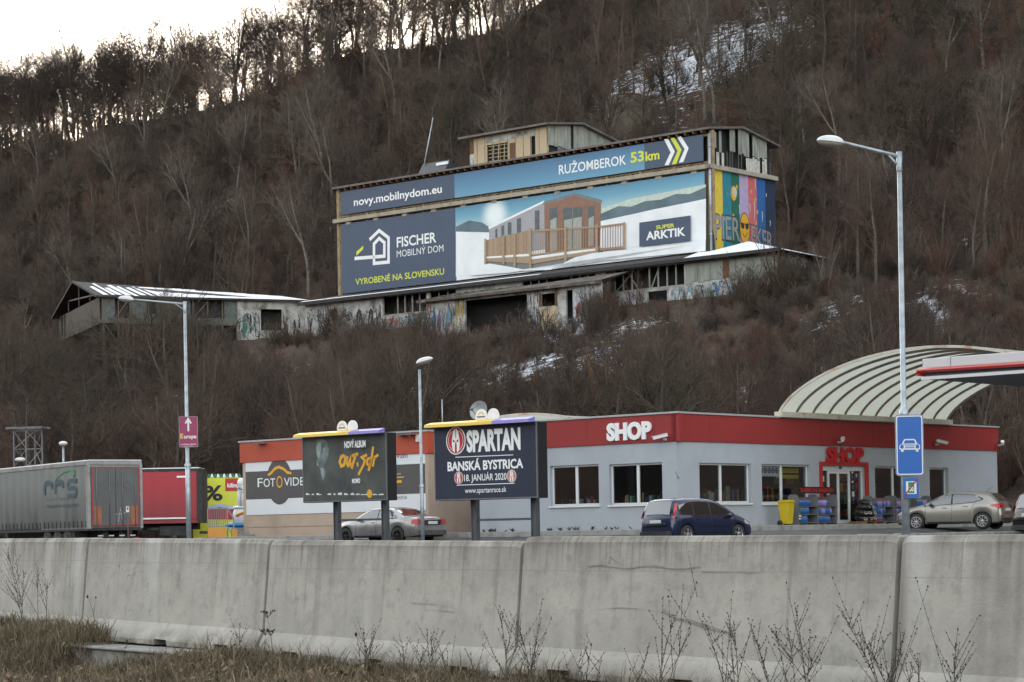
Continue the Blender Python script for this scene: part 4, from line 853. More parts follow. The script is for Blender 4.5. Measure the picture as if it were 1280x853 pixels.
b = MB(); x = aw(858); i = 0
while x < aw(965): b.fb(FA, x, x+.6, .55+r4.uniform(-.1, .1), 2.4, 0, .05+.02*(i % 2), 0 if r4.random() < .9 else 1); x += .62; i += 1
b.build('corrugated_cladding', [ASB, RUSTY], annex)
for px0, px1, z0, z1, sd_, n_, cols in [(384, 410, -1.6, 1.8, 1, 5, [0, 1, 0]), (424, 476, -1.6, 1.6, 2, 8, [0, 1, 1]), (480, 533, -1.5, .35, 3, 9, [0, 1, 7, 4, 3]), (760, 806, -1.6, .3, 4, 8, [0, 1, 6, 0]), (838, 880, -1.7, .3, 5, 6, [4, 0, 7]), (882, 945, -1.9, .4, 6, 9, [0, 7, 2, 4]), (958, 974, -1.8, .4, 7, 2, [0, 3, 3])]:
    graffiti(FA, aw(px0), aw(px1), z0, z1, sd_, annex, n_, cols, .02 if px0 < 858 else .09)
SA = Face((0, -wR, 0), (1, 0, 0)); xe = HF.on_y(1082, 336, -wR)[0]
b = MB(); wall(b, SA, AX, xe, -2.4, 2.2, [(-1.0, 0.2, -1.2, 1.0), (3, 4.6, -1.2, .9)], .25, 0); b.build('end_wall', [M('dark_boards', (.11, .095, .085), .9, var=.3, scale=2, stretch=(3, 3, .3))], annex)
b = MB(); b.fb(SA, -3.6, -1.2, -1.9, 2.1, 0, .04); b.build('pale_panel', M('pale_peeling_panel', (.5, .53, .56), .8, var=.2, scale=5, dirt=(.15, .14, .14), dscale=3, dlo=.5, dhi=.6), annex); graffiti(SA, 1.0, 5.5, -1.5, 1.2, 12, annex, 5, [0, 7, 1])
ap = (1.0, -3.4)
b = MB(); zr, ze = 3.62, 2.52                     # lean-to roof, hipped round the hall corner
b.add([(.0, -wL+.3, zr), (.0, .0, zr), (AX-.7, -wL+.3, ze), (AX-.7, -wR-.6, ze-.25), (.6, -3.4, 4.15), (xe+1, -wR-.6, 1.95), (xe+1, .6, 3.4)],
      [(0, 2, 3, 4, 1), (4, 3, 5, 6)], 0)
b.add([(.0, -wL+.3, zr-.12), (.0, .0, zr-.12), (AX-.68, -wL+.3, ze-.14), (AX-.68, -wR-.58, ze-.39), (.6, -3.4, 4.0), (xe+1, -wR-.58, 1.8)], [(0, 1, 4, 3, 2), (4, 5, 3)], 0)
b.fb(FF(AX-.68), wL-.3, wR+.5, ze-.3, ze-.02, -.05, .05, 0)
rf = b.build('roof', [TAR], annex)
b = MB(); b.add([(-.2, 1.2, zr+.06), (AX-.5, -1.2, ze+.02), (AX-.45, -wR-.3, ze-.12), (.55, -3.4, 4.2), (xe*.8, -wR-.2, 2.15), (.2, -.1, zr+.1)], [(0, 1, 2, 3, 5), (3, 2, 4)], 0)
b.add([(AX-.1, -wL, ze+.17), (AX-.1, 14, ze+.17), (AX-.66, 14, ze+.03), (AX-.66, -wL, ze+.03)], [(0, 3, 2, 1)], 0); b.build('roof_snow', SNOW, rf)
# ---- lean-to shed in front of the annex
CX = -8.6; FC = FF(CX); cw = lambda px: Wp(px, 385, CX)[0]
shed = frame_root('lean_to_shed', 'graffiti covered lean-to shed with a sagging brown roof before the annex', 'shed', HF)
c0, c1 = cw(533), cw(752)
b = MB(); wall(b, FC, c0, c1, -2.6, .95, [(cw(581), cw(659), -2.6, .6), (cw(676), cw(694), -.6, .45), (cw(707.5), cw(716), -2.6, .55)], .2); b.build('wall', OLDW, shed)
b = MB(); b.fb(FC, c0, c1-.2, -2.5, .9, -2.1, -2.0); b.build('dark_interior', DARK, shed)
b = MB(); b.add([(CX-.6, -c0+.6, .93), (CX-.6, -c1-.5, 1.02), (AX+.02, -c1-.5, 2.1), (AX+.02, -c0-.2, 1.55)], [(0, 1, 2, 3)]); b.add([(CX-.6, -c0+.6, .78), (CX-.6, -c1-.5, .87), (AX+.02, -c1-.5, 1.98), (AX+.02, -c0-.2, 1.42)], [(3, 2, 1, 0)])
b.fb(FF(CX-.6), c0-.6, c1+.5, .77, .98, -.05, .04); 
for w in np.arange(c0, c1, .8): b.bar((CX-.5, -w, .99), (AX, -w, 1.85), .05)
b.build('roof', M('old_roof_sheets', (.085, .07, .06), .8, var=.3, scale=2, dirt=(.3, .3, .31), dscale=.9, dlo=.55, dhi=.7), shed)
b = MB(); b.fb(FC, cw(660), cw(674), -2.4, .9, 0, .02, 0); b.fb(FC, cw(675), cw(697), -2.4, -.65, 0, .025, 1); b.fb(FC, cw(674.5), cw(677), -.6, .5, 0, .03, 2); b.fb(FC, cw(694), cw(697), -.65, .9, 0, .03, 2); b.build('patched_panels', [OLDW, PALETIM, RUSTY], shed)
b = MB(); x = cw(718)
while x < c1-.2: b.fb(FC, x, x+.28, -2.5, .9, 0, .05); x += .42
b.build('corrugated_sheets', M('pale_blue_sheet', (.47, .5, .55), .7, var=.15, scale=2, dirt=(.25, .22, .2)), shed)
graffiti(FC, cw(534), cw(566), -2.2, .5, 21, shed, 6, [3, 2, 0, 7, 3]); graffiti(FC, cw(566), cw(580), -2.2, .8, 22, shed, 3, [5, 1, 5]); graffiti(FC, cw(660), cw(673), -2.2, .8, 23, shed, 3, [6, 4, 0], .03); graffiti(FC, cw(720), cw(735), -2.2, -.6, 24, shed, 4, [1, 3], .06); graffiti(FC, cw(736), cw(751), -2.2, -.4, 25, shed, 3, [1, 6, 5], .06)
# ---- far left shed on stilts, snow on its roof
LFo = P(128, 369, 215); LA = math.atan2(.38, .924); LFr = Frame((LFo.x, LFo.y, LFo.z), LA)
ls = frame_root('stilted_shed', 'long rotten shed on stilts with a snow covered roof at the left', 'shed', LFr)
FL = Face((0, 0, 0), (1, 0, 0)); lw = LFr.on_y(296, 379)[0]; lend = LFr.on_y(381, 378)[0]; dep = LFr.on_x(73, 377)[0]
apz = LFr.on_x(95.6, 353.8)[1]; apy = dep*.5
b = MB(); lh = [(1.2, 2.6, -2.2, -.2), (4.3, 5.2, -1.7, -.3), (8.6, 12.0, -2.0, -.2)]; wall(b, FL, 0, lw, -2.6, -.05, lh, .12, 0); wall(b, Face((0, dep, 0), (0, -1, 0)), 0, dep, -2.6, -.05, [(1.2, 2.2, -2.2, -.2), (2.8, 3.6, -2.4, -.1), (dep-1.4, dep-.5, -2.2, 0)], .12, 1); b.build('wall', [M('grey_board_wall', (.11, .125, .12), .9, var=.25, scale=2, dirt=(.06, .055, .05), dscale=1.2), M('bleached_boards', (.085, .072, .06), .9, var=.3, scale=3, stretch=(3, 3, .3))], ls)
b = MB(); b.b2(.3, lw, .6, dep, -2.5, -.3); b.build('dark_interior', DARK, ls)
b = MB()
for x in np.linspace(0.05, lw, 10): b.mark(); b.fb(FL, x-.05, x+.05, -2.6, 0, 0, .04); b.bar((x, .1, -2.6), (x, .1, -7), .14)
for x in np.linspace(0, lw, 6): b.mark(); b.bar((x, .05, -2.6), (x+2.2, .0, -5.5), .1); b.mark(); b.bar((x, dep, -2.6), (x, dep, -4.5), .14)
b.mark(); b.bar((0, 0, -2.62), (lw, 0, -2.62), .16); b.bar((1.2, -.02, -2.2), (2.6, -.02, -.3), .09); b.bar((9, -.02, -1.9), (10.4, -.02, -.3), .09)
for y in np.linspace(.2, dep-.2, 5): b.mark(); b.bar((-.05, y, 0), (-.05, y, (apz-.3)*(1-abs(y-apy)/apy)), .1)
b.mark(); b.bar((-.1, .8, .2), (-.1, dep*.7, 1.0), .14); b.build('strut', M('grey_old_timber', (.14, .115, .09), .9, var=.25), ls)
apr = max(.25, LFr.on_y(380, 371, apy)[1])     # the ridge sags towards the right end
b = MB(); b.add([(-.6, -.45, -.12), (lend+.5, -.45, -.12), (lend+.5, apy, apr), (-.6, apy, apz), (-.6, dep+.4, -.1), (lend+.5, dep+.4, -.1)], [(0, 1, 2, 3), (3, 2, 5, 4)]); b.add([(-.6, -.45, -.24), (lend+.5, -.45, -.24), (lend+.5, apy, apr-.12), (-.6, apy, apz-.12), (-.6, dep+.4, -.22), (lend+.5, dep+.4, -.22)], [(3, 2, 1, 0), (4, 5, 2, 3), (0, 1, 1, 0)][:2])
b.fb(FL, -.6, lend+.5, -.26, -.1, .42, .47); b.bar((-.62, -.45, -.18), (-.62, apy, apz-.06), .2); b.bar((-.62, apy, apz-.06), (-.62, dep+.4, -.16), .2)
rf = b.build('roof', TAR, ls)
b = MB(); r5 = random.Random(9); x = .1
def rp_(x, t): za = apz+(apr-apz)*(x+.6)/(lend+1.1); return (x, -.45+(apy+.45)*t, -.12+(za+.12)*t+.05)
while x < lend+.4:                                 # melting snow between the roof ribs
    wd = r5.uniform(.35, .7) if x < 5 else r5.uniform(1.2, 2.4); t0, t1 = (r5.uniform(0, .12), r5.uniform(.6, .95)) if x < 5 else (0.02, r5.uniform(.86, .97)); x2 = min(x+wd, lend+.45)
    b.add([rp_(x, t0), rp_(x2, t0), rp_(x2-.05, t1), rp_(x, t1-.04)], [(0, 1, 2, 3)]); x = x2+(r5.uniform(.15, .4) if x < 5 else .01)
b.build('roof_snow', SNOW, rf)
wb = frame_root('white_outbuilding', 'white plastered derelict outbuilding between the stilted shed and the hall', 'building', LFr)
b = MB(); qx = lambda px: LFr.on_y(px, 395)[0]
wall(b, FL, lw+.05, lend, -4.2, -.28, [(qx(326), qx(352.5), -3.1, -1.0)], .25); b.fb(Face((lend, 0, 0), (0, 1, 0)), 0.02, 3, -4.2, -.28, -.25, 0); b.build('wall', OLDW, wb)
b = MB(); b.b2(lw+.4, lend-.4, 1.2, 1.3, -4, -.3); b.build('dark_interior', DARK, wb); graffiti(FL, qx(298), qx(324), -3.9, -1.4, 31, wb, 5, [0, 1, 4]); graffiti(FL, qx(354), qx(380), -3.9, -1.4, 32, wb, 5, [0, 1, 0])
# ---- concrete ruin at the snowy clearing
g = ground_hit(788, 160, 215); sc_ = g.y/FPX
b = MB(); b.b2(-25*sc_, 25*sc_, -1, 2.5, -1.5, 36*sc_); o = b.build('concrete_ruin', M('mossy_concrete', (.19, .17, .135), .95, var=.3, scale=.7, bump=.5, dirt=(.08, .065, .045), dscale=.6, stretch=(1, 1, .3)), loc=g, rz=R(12), bevel=.12); tag(o, 'squat block of mossy concrete ruin below the snowy clearing', 'ruin')
b = MB(); b.b2(-16*sc_, 12*sc_, -1.05, 0, 36*sc_, 38*sc_); b.build('rusty_edging', RUSTY, o)
# ------------------------------------------------------------------ petrol station shop
SF = Frame(SHOP_O, SHOP_A)
SR = lambda px, py, v=0: SF.on_y(px, py, v)
def SL(px, py, v=0): y, z = SF.on_x(px, py, v); return -y, z
REDF = M('red_fascia', (.27, .028, .028), .45, var=.06, scale=.6, spec=.4, dirt=(.27, .035, .03), dscale=.5); GREYW = M('grey_render', (.37, .395, .44), .85, var=.05, scale=2, bump=.15, dirt=(.29, .31, .34), dscale=.5, dlo=.5, dhi=.8); FRAMEW = M('white_frame', (.66, .67, .68), .4, var=.04); FLASH = M('roof_flashing', (.42, .43, .44), .5, .3, .1); INT = M('shop_interior', (.05, .042, .038), .8, var=.25, scale=1); CONC = M('pavement_concrete', (.24, .235, .225), .9, var=.18, scale=3, dirt=(.12, .115, .105), dscale=1.5); TANW = M('tan_render', (.44, .345, .275), .9, var=.06, scale=1.5, bump=.15, dirt=(.3, .23, .18), dscale=.5, dlo=.52, dhi=.8)
F_R = Face((0, 0, 0), (1, 0, 0)); F_L = Face((0, 0, 0), (0, -1, 0))
SW, SD, SH, FZ = 24.3, 10.55, 4.49, 3.42
shop = frame_root('petrol_station_shop', 'grey petrol station shop with a deep red fascia and white SHOP lettering', 'building', SF)
def box_of(mapf, a, b): (x0, z1), (x1, z0) = mapf(*a), mapf(*b); return x0, x1, z0, z1
wR_ = [box_of(SR, (874, 578.7), (939.3, 629)), box_of(SR, (952, 580.2), (1012.9, 629.5))]
w3 = box_of(SR, (1093.5, 582.9), (1133, 654)); w3 = (w3[0], w3[1], .25, w3[3]); dr = box_of(SR, (1026, 581.5), (1081.5, 654)); dr = (dr[0], dr[1], .18, dr[3]); d2_ = box_of(SR, (1161.8, 584.5), (1186.5, 654)); d2_ = (d2_[0], d2_[1], .2, d2_[3])
wL_ = [box_of(SL, (687.5, 582.9), (749, 631.5)), box_of(SL, (761.3, 580.9), (828.4, 630))]
b = MB(); wall(b, F_R, 0, SW, -.6, FZ, wR_+[w3, dr, d2_], .3); wall(b, F_L, -SD, -.3, -.6, FZ, wL_, .3); b.b2(.3, SW, SD-.3, SD, -.6, FZ); b.b2(SW-.3, SW, .3, SD-.3, -.6, FZ); b.build('wall', GREYW, shop)
b = MB(); b.fb(F_R, -.06, SW+.06, FZ, SH, -.2, .06); b.fb(F_L, -SD-.06, .2, FZ, SH, -.2, .06); b.b2(-.06, SW, SD-.2, SD, FZ, SH); b.build('red_fascia', REDF, shop, bevel=.008)
b = MB(); [b.fb(F_R, x-.006, x+.006, FZ+.01, SH-.01, .058, .063) for x in (2.1, 5.9, 9.8, 13.7, 17.6, 21.5)]; [b.fb(F_L, -x-.006, -x+.006, FZ+.01, SH-.01, .058, .063) for x in (1.0, 4.4, 8.0)]; b.build('panel_joint', M('joint_dark_red', (.12, .02, .02), .7), shop)
b = MB(); b.fb(F_R, -.1, SW+.1, SH, SH+.07, -.3, .11); b.fb(F_L, -SD-.1, .2, SH, SH+.07, -.3, .11); b.build('roof_flashing', FLASH, shop)
b = MB(); b.b2(.1, SW-.1, .1, SD-.1, SH-.25, SH-.15); b.build('roof', TAR, shop)
b = MB(); b.b2(.31, SW-.31, .31, SD-.31, .0, .1, 0); b.b2(.3, SW-.3, .3, SD-.3, 3.1, 3.2, 1); b.b2(3.8, SW-3, 5.5, 5.6, .1, 3.1, 2); b.b2(4.4, 4.5, 5.7, SD-.4, .1, 3.1, 2); b.b2(.35, 4.4, SD-.42, SD-.34, .1, 3.1, 2); b.b2(SW-.42, SW-.35, .35, SD-.4, .1, 3.1, 2); b.build('interior', [INT, M('shop_ceiling', (.5, .5, .48), .8), INT], shop)
LAMPM = bpy.data.materials.new('strip_light'); LAMPM.use_nodes = True; LAMPM.node_tree.nodes['Principled BSDF'].inputs['Emission Color'].default_value = (1, .93, .82, 1); LAMPM.node_tree.nodes['Principled BSDF'].inputs['Emission Strength'].default_value = 1.2
b = MB()
for x in np.arange(3, 22, 3.2): b.b2(x, x+1.2, 2.4, 2.55, 3.05, 3.09)
b.build('ceiling_light', LAMPM, shop)
PROD = [M('goods_%s' % n_, c, .5, var=.15, scale=6) for n_, c in zip(['red', 'yellow', 'blue', 'white', 'green', 'brown', 'black'], [(.4, .03, .03), (.55, .4, .03), (.03, .1, .35), (.5, .5, .5), (.05, .22, .08), (.16, .08, .04), (.03, .03, .03)])]
b = MB(); r6 = random.Random(6)
def shelf(F, x0, x1, z0, z1, off, rows):
    for k in range(rows):
        z = z0+(z1-z0)*k/rows; x = x0
        b.fb(F, x0, x1, z-.03, z, off-.2, off+.15, 6)
        while x < x1-.1:
            w = r6.uniform(.06, .16); h = r6.uniform(.4, .85)*(z1-z0)/rows
            if r6.random() < .85: b.fb(F, x, x+w*.9, z, z+h, off-.08, off+.08, r6.randrange(7))
            x += w
shelf(F_R, .8, 4.0, 1.1, 1.75, -.75, 1); shelf(F_R, 5.4, 9.2, 1.1, 1.9, -1.6, 1); shelf(F_R, 10.2, 13.2, .4, 2.4, -2.6, 4); shelf(F_R, 14.6, 17.5, .5, 2.6, -2.2, 4); shelf(F_L, -6.4, -3.6, 1.08, 1.5, -.75, 1); shelf(F_L, -3.2, -.5, 1.08, 1.6, -.75, 1)
b.build('goods_on_shelves', PROD, shop)
def window(parent, F, bx, mull, sill=True, rec=.13, name='window'):
    x0, x1, z0, z1 = bx; t = .075; m = MB(); m.fb(F, x0, x1, z0, z0+t, -rec-.06, -rec); m.fb(F, x0, x1, z1-t, z1, -rec-.06, -rec); m.fb(F, x0, x0+t, z0+t, z1-t, -rec-.06, -rec); m.fb(F, x1-t, x1, z0+t, z1-t, -rec-.06, -rec)
    for q in mull: x = x0+(x1-x0)*q; m.fb(F, x-.06, x+.06, z0+t, z1-t, -rec-.065, -rec+.01)
    f = m.build(name, FRAMEW, parent, bevel=.006)
    m = MB(); m.poly(F, [(x0+t*.5, z0+t*.5), (x1-t*.5, z0+t*.5), (x1-t*.5, z1-t*.5), (x0+t*.5, z1-t*.5)], -rec-.035); m.build('pane', GLASS, f)
    if sill: m = MB(); m.fb(F, x0-.06, x1+.06, z0-.07, z0, -rec-.02, .07); m.build('sill', FRAMEW, f, bevel=.008)
    return f
window(shop, F_R, wR_[0], [.45]); f2 = window(shop, F_R, wR_[1], [.45]); window(shop, F_R, w3, [.66], False); window(shop, F_L, wL_[0], [.51]); window(shop, F_L, wL_[1], [.51]); window(shop, F_R, d2_, [], False, .16, 'side_door')
x0, x1, z0, z1 = wR_[1]; b = MB(); b.fb(F_R, x0+.1, x0+(x1-x0)*.42, z1-.42, z1-.1, -.18, -.175, 0)
for k in range(5): cx = x0+.24+k*.26; b.disc(F_R, cx, z1-.25, .115, .12, -.172, 1); b.ring(F_R, cx, z1-.25, .05, .075, 1, -.170, 0)
for k in range(8): b.disc(F_R, x0+.16+k*.19, z1-.43, .1, .07, -.172, 0)
b.build('window_stickers', [WHITE, BLACK], f2)
b = MB(); b.fb(F_R, x0+(x1-x0)*.5, x1-.1, z1-.33, z1-.13, -.5, -.49, 0); b.fb(F_R, x0+(x1-x0)*.5, x1-.1, z1-.55, z1-.4, -.5, -.49, 0); b.build('yellow_banner', YEL, shop)
# doorway
x0, x1, z0, z1 = dr; REDP = M('door_surround_red', (.4, .025, .025), .4, var=.06)
b = MB(); b.fb(F_R, x0-.13, x0, z0-.1, z1+.15, -.02, .1); b.fb(F_R, x1, x1+.2, z0-.1, z1+.15, -.02, .1); b.fb(F_R, x0, x1, z1, z1+.15, -.02, .1); b.build('door_surround', REDP, shop, bevel=.01)
m = MB(); pw = (x1-x0); ps = [0, .225, .45, .70, 1]
m.fb(F_R, x0, x1, z1-.22, z1, -.22, -.1); m.fb(F_R, x0, x1, z0, z0+.06, -.2, -.12)
for q in ps: m.fb(F_R, max(x0, x0+pw*q-.045), min(x1, x0+pw*q+.045), z0, z1-.22, -.2, -.11)
m.fb(F_R, x0+pw*.225, x0+pw*.7, z1-.34, z1-.22, -.2, -.12); m.fb(F_R, x0+pw*.225, x0+pw*.7, z0+.06, z0+.14, -.19, -.13)
ds = m.build('sliding_door', FRAMEW, shop); m = MB(); m.poly(F_R, [(x0, z0), (x1, z0), (x1, z1-.2), (x0, z1-.2)], -.16); m.build('pane', GLASS, ds)
m = MB()
for (q, z, w, h, c) in [(.07, 1.75, .28, .3, 3), (.07, 1.3, .2, .32, 1), (.06, 1.05, .3, .1, 0), (.77, 2.1, .16, .12, 3), (.77, 1.9, .16, .14, 2), (.77, 1.7, .16, .12, 3), (.77, 1.45, .18, .2, 2), (.77, 1.12, .24, .28, 3), (.78, .95, .2, .18, 2), (.87, 1.5, .1, .26, 0), (.87, 1.95, .1, .2, 3)]: m.fb(F_R, x0+pw*q, x0+pw*q+w*.8, z0+z, z0+z+h*.8, -.15, -.147, c)
m.fb(F_R, x0+pw*.46, x0+pw*.5, z1-.14, z1-.05, -.1, -.06, 6); m.build('door_notices', PROD, ds)
def letters(nm, parent, F, map_, txt, a, c, cap, bold, mats, depth):
    m = MB(); tpx(m, F, map_, txt, a, c, cap, bold, .07, 0, True, depth=depth); return m.build(nm, mats, parent)
letters('sign_letters', shop, F_L, SL, 'SHOP', (761, 549.5), (816.5, 548.2), 19.5, .055, WHITE, .07)
for k, txt in enumerate(['SHOP']): letters('sign_letters', shop, F_R, SR, 'SHOP', (1031, 577.2), (1077.5, 577.6), 17.2, .055, M('red_letters', (.42, .02, .02), .4, var=.03), .06)
def camera_box(F, x, z, d=1):
    m = MB(); p = F(x, z, .06); m.bar(p, F(x, z, .2), .09); m.bar(F(x, z, .2), F(x+.1*d, z+.12, .3), .06); c = m.build('security_camera', M('camera_shell', (.5, .5, .48), .4), shop)
    m = MB(); m.bar(F(x+.2*d, z+.16, .22), F(x-.3*d, z+.04, .48), .11, .1); m.bar(F(x+.16*d, z+.23, .2), F(x-.36*d, z+.1, .5), .14, .02); m.build('camera_body', FRAMEW, c)
for px, py, d in [(1046, 553, 1), (1168, 556, -1), (1246, 557, 1)]: camera_box(F_R, *SR(px, py), d)
camera_box(F_L, *SL(834, 549.5), 1)
b = MB(); x, z = SR(872, 612); b.tube([F_R(.12, 2.0, .01), F_R(-.5+.0, 2.25, .3)], .012, 5); b.build('aerial_rod', GREYM, shop)
# pavement along the building fronts
b = MB(); b.b2(-1.4, SW+1, -1.7, 0, -.5, .12); b.b2(-1.4, 0, 0, 26.5, -.5, .06); sp_ = b.build('pavement', CONC, loc=SF.o, rz=SF.a, bevel=.02); tag(sp_, kind='structure')
b = MB(); b.b2(-1.55, SW+1, -1.86, -1.7, -.5, .135); b.b2(-1.56, -1.4, -1.7, 26.5, -.5, .075); tag(b.build('kerb', M('kerb_stone', (.33, .325, .31), .9, var=.15, scale=4, dirt=(.14, .13, .12), dscale=2), loc=SF.o, rz=SF.a, bevel=.015), kind='structure')
b = MB(); r7 = random.Random(12)
for k in range(22):
    y = r7.uniform(.5, 10.2); n_ = r7.randint(4, 9)
    for _ in range(n_): a = r7.uniform(0, 6.28); l = r7.uniform(.06, .2); c = Vector((-.06, y, .06)); t = c+Vector((-abs(math.cos(a))*l*.7, math.sin(a)*l, l*1.0)); w = Vector((0, .03, .01)); b.add([c, (c+t)/2+w, t, (c+t)/2-w], [(0, 1, 2, 3)])
tag(b.build('weeds_at_wall', M('weed_green', (.035, .05, .025), .8, var=.3), loc=SF.o, rz=SF.a), 'small green weeds growing out of the foot of the grey shop wall', 'weeds', kind='stuff')
# ---- arched translucent canopy over the forecourt
E0 = Vector((6.85, 0, 4.66)); ELEN = 13.0; RISE, HALF = 2.28, 6.8
vault = frame_root('arched_canopy', 'arched canopy of translucent panels on white ribs rising over the shop front', 'canopy', SF)
CANP = bpy.data.materials.new('translucent_panel'); CANP.use_nodes = True; _b = CANP.node_tree.nodes['Principled BSDF']; _b.inputs['Base Color'].default_value = (.5, .53, .48, 1); _b.inputs['Roughness'].default_value = .5
_n = CANP.node_tree.nodes; _t = _n.new('ShaderNodeBsdfTranslucent'); _t.inputs[0].default_value = (.58, .61, .54, 1); _mx = _n.new('ShaderNodeMixShader'); _mx.inputs[0].default_value = .5; CANP.node_tree.links.new(_b.outputs[0], _mx.inputs[1]); CANP.node_tree.links.new(_t.outputs[0], _mx.inputs[2]); CANP.node_tree.links.new(_mx.outputs[0], _n['Material Output'].inputs[0])
RIB = M('rib_steel', (.16, .145, .13), .6, .2, .2, 4, dirt=(.24, .12, .06), dscale=2); TRIMC = M('cream_trim', (.52, .49, .42), .6, var=.12, scale=3, dirt=(.38, .15, .05), dscale=.7, dlo=.56, dhi=.68)
def arch(t): x = -math.cos(math.pi*t); return HALF*(1+x), RISE*max(0, 1-x*x)**.66       # outward from the eave, and up
b = MB(); NP = 11
for k in range(NP):
    x0 = E0.x+ELEN*k/NP+.04; x1 = E0.x+ELEN*(k+1)/NP-.04
    b.grid(lambda u, v, x0=x0, x1=x1: (x0+(x1-x0)*u, E0.y-arch(v)[0], E0.z+arch(v)[1]), 1, 40)
b.build('translucent_panels', CANP, vault)
for k in range(NP+1):
    b = MB(); x = E0.x+ELEN*k/NP; pts = [(x, E0.y-arch(i/40)[0], E0.z+arch(i/40)[1]-.05) for i in range(41)]
    for p, q in zip(pts[:-1], pts[1:]): b.bar(p, q, .055, .1)
    b.build('rib', TRIMC if k == 0 else RIB, vault)
b = MB(); b.b2(E0.x-.15, E0.x+ELEN+.15, -.25, .12, E0.z-.14, E0.z+.08); b.b2(E0.x-.15, E0.x+ELEN+.15, -2*HALF-.1, -2*HALF+.2, E0.z-.14, E0.z+.1); b.build('eave_beam', TRIMC, vault)
b = MB()
for k in range(7): b.b2(E0.x+.3+k*2.05, E0.x+.45+k*2.05, -.1, .05, SH+.05, E0.z-.1)
b.build('bracket', GREYM, vault)
b = MB()
for x in (E0.x+7.5, E0.x+12.5): b.tube([(x, -2*HALF, -.6), (x, -2*HALF, E0.z)], .11, 12)
b.build('canopy_post', FRAMEW, vault)
# second, lower vault on the roof behind
ya, yb = SF.on_x(560, 527, 6)[0], SF.on_x(748, 520, 6)[0]
b = MB(); b.grid(lambda u, v: (6+4*v, ya+(yb-ya)*u, SH-.05+.8*math.sin(math.pi*u)**.7), 30, 1); b.build('roof_vault', CANP, shop)
b = MB(); pts = [(5.97, ya+(yb-ya)*i/30, SH-.03+.8*math.sin(math.pi*i/30)**.7) for i in range(31)]; [b.bar(p, q, .07, .1) for p, q in zip(pts[:-1], pts[1:])]; b.build('vault_edge', TRIMC, shop)
# ---- flat pump canopy at right
PC = Frame((11.6*1.1, 63*1.1, CZ), SHOP_A)
zt_, zb_2 = (6.3-1.6)*1.1, (5.74-1.6)*1.1
can = frame_root('pump_canopy', 'flat white pump canopy with a red tube stripe entering at right', 'canopy', PC)
b = MB(); b.b2(0.05, 6.2, -16, 0, zb_2+.2, zt_); b.build('white_fascia', M('white_panel', (.56, .56, .58), .4, var=.04, scale=.5), can, bevel=.02)
b = MB(); b.b2(-.04, 6.3, -16.1, .06, zb_2+.14, zb_2+.36)
b = MB(); b.tube([(-.06, .1, zb_2+.25), (-.06, -16.1, zb_2+.17)], .08, 12); b.tube([(-.06, .1, zb_2+.17), (6.3, .1, zb_2+.17)], .08, 12); b.build('red_stripe', M('red_tube', (.45, .02, .02), .3, var=.04, coat=.3), can)
b = MB(); b.b2(.1, 6.1, -15.9, -.05, zb_2-.02, zb_2+.2, 0); b.b2(-.02, .1, -16, .02, zb_2-.04, zb_2+.06, 1); b.build('soffit', [M('dark_soffit', (.09, .09, .1), .5, var=.1), FRAMEW], can)
b = MB()
for y in (-1.0, -5.0, -9.0): b.b2(.04, .06, y-.008, y+.008, zb_2+.26, zt_)
b.build('panel_joint', GREYM, can)
b = MB()
for y in (-7, -13): b.b2(2.9, 3.3, y-.2, y+.2, -.9, zb_2)
b.build('canopy_post', FRAMEW, can)
# ------------------------------------------------------------------ tan building with the photo shop banner
BF = Frame((-3.55, 95.7, 1.6), SHOP_A)
def BL(px, py): y, z = BF.on_x(px, py, 0); return -y, z
tan = frame_root('tan_building', 'tan rendered building with an orange red fascia left of the grey shop', 'building', BF)
ORF = M('orange_red_fascia', (.42, .07, .035), .5, var=.06, scale=.8, dirt=(.33, .06, .035), dscale=.5); TL_ = 11.88
b = MB(); b.b2(0, 9, 0, TL_, -.6, 3.49); b.build('wall', TANW, tan)
b = MB(); b.b2(-.08, 9, -.08, TL_+.1, 3.49, 4.42); b.build('red_fascia', ORF, tan, bevel=.01)
b = MB(); b.b2(-.13, 9, -.13, TL_+.15, 4.42, 4.49); b.build('roof_flashing', FLASH, tan)
b = MB(); b.fb(F_L, -TL_, 0, .48, .52, -.02, .012); b.build('plinth_line', M('tan_dark', (.33, .25, .2), .9), tan)
b = MB()
for px in (520, 507, 440, 330): w = BL(px, 545)[0]; b.fb(F_L, w-.25, w+.25, 4.3, 4.36, .08, .5)
b.build('floodlight_arm', GREYM, tan)
b = MB(); b.b2(-.2, -.08, .35, .5, 4.0, 4.3); b.build('alarm_box', FRAMEW, tan)
bn = frame_root('photo_shop_banner', 'large white and grey FOTOVIDEO banner fixed to the tan building', 'banner', BF)
GB = M('banner_grey', (.085, .08, .082), .5, var=.06); OR = M('banner_orange', (.72, .36, .03), .5, var=.03)
b = MB(); b.fb(F_L, -11.65, -.12, 1.06, 3.92, .01, .03, 0); b.fb(F_L, -11.65, -.12, 1.78, 3.06, .032, .034, 1); cx, cz = BL(349.9, 601.9); b.disc(F_L, cx, cz, .86, 1.06, .038, 1)
b.build('printed_sheet', [M('banner_white', (.68, .70, .73), .5, var=.04, scale=1.2, bump=.3), GB], bn)
b = MB(); tpx(b, F_L, BL, 'F', (323, 609.3), (329.3, 609), 11.5, .0, .045); tpx(b, F_L, BL, 'OT', (330.5, 609), (345, 608.4), 10.5, .0, .045); tpx(b, F_L, BL, 'VIDEO', (356, 608.2), (391, 606), 10.5, .0, .045)
c2 = BL(350.3, 602.6); b.ring(F_L, c2[0], c2[1], .19, .27, .75, .046, 1); b.line(F_L, [BL(290+x/4.06, 480+y/4.06) for x, y in [(186, 464), (203, 452), (222, 430), (243, 422), (268, 434), (285, 450), (306, 454)]], [.1, .13, .13, .13, .13, .13, .1], .046, 1)
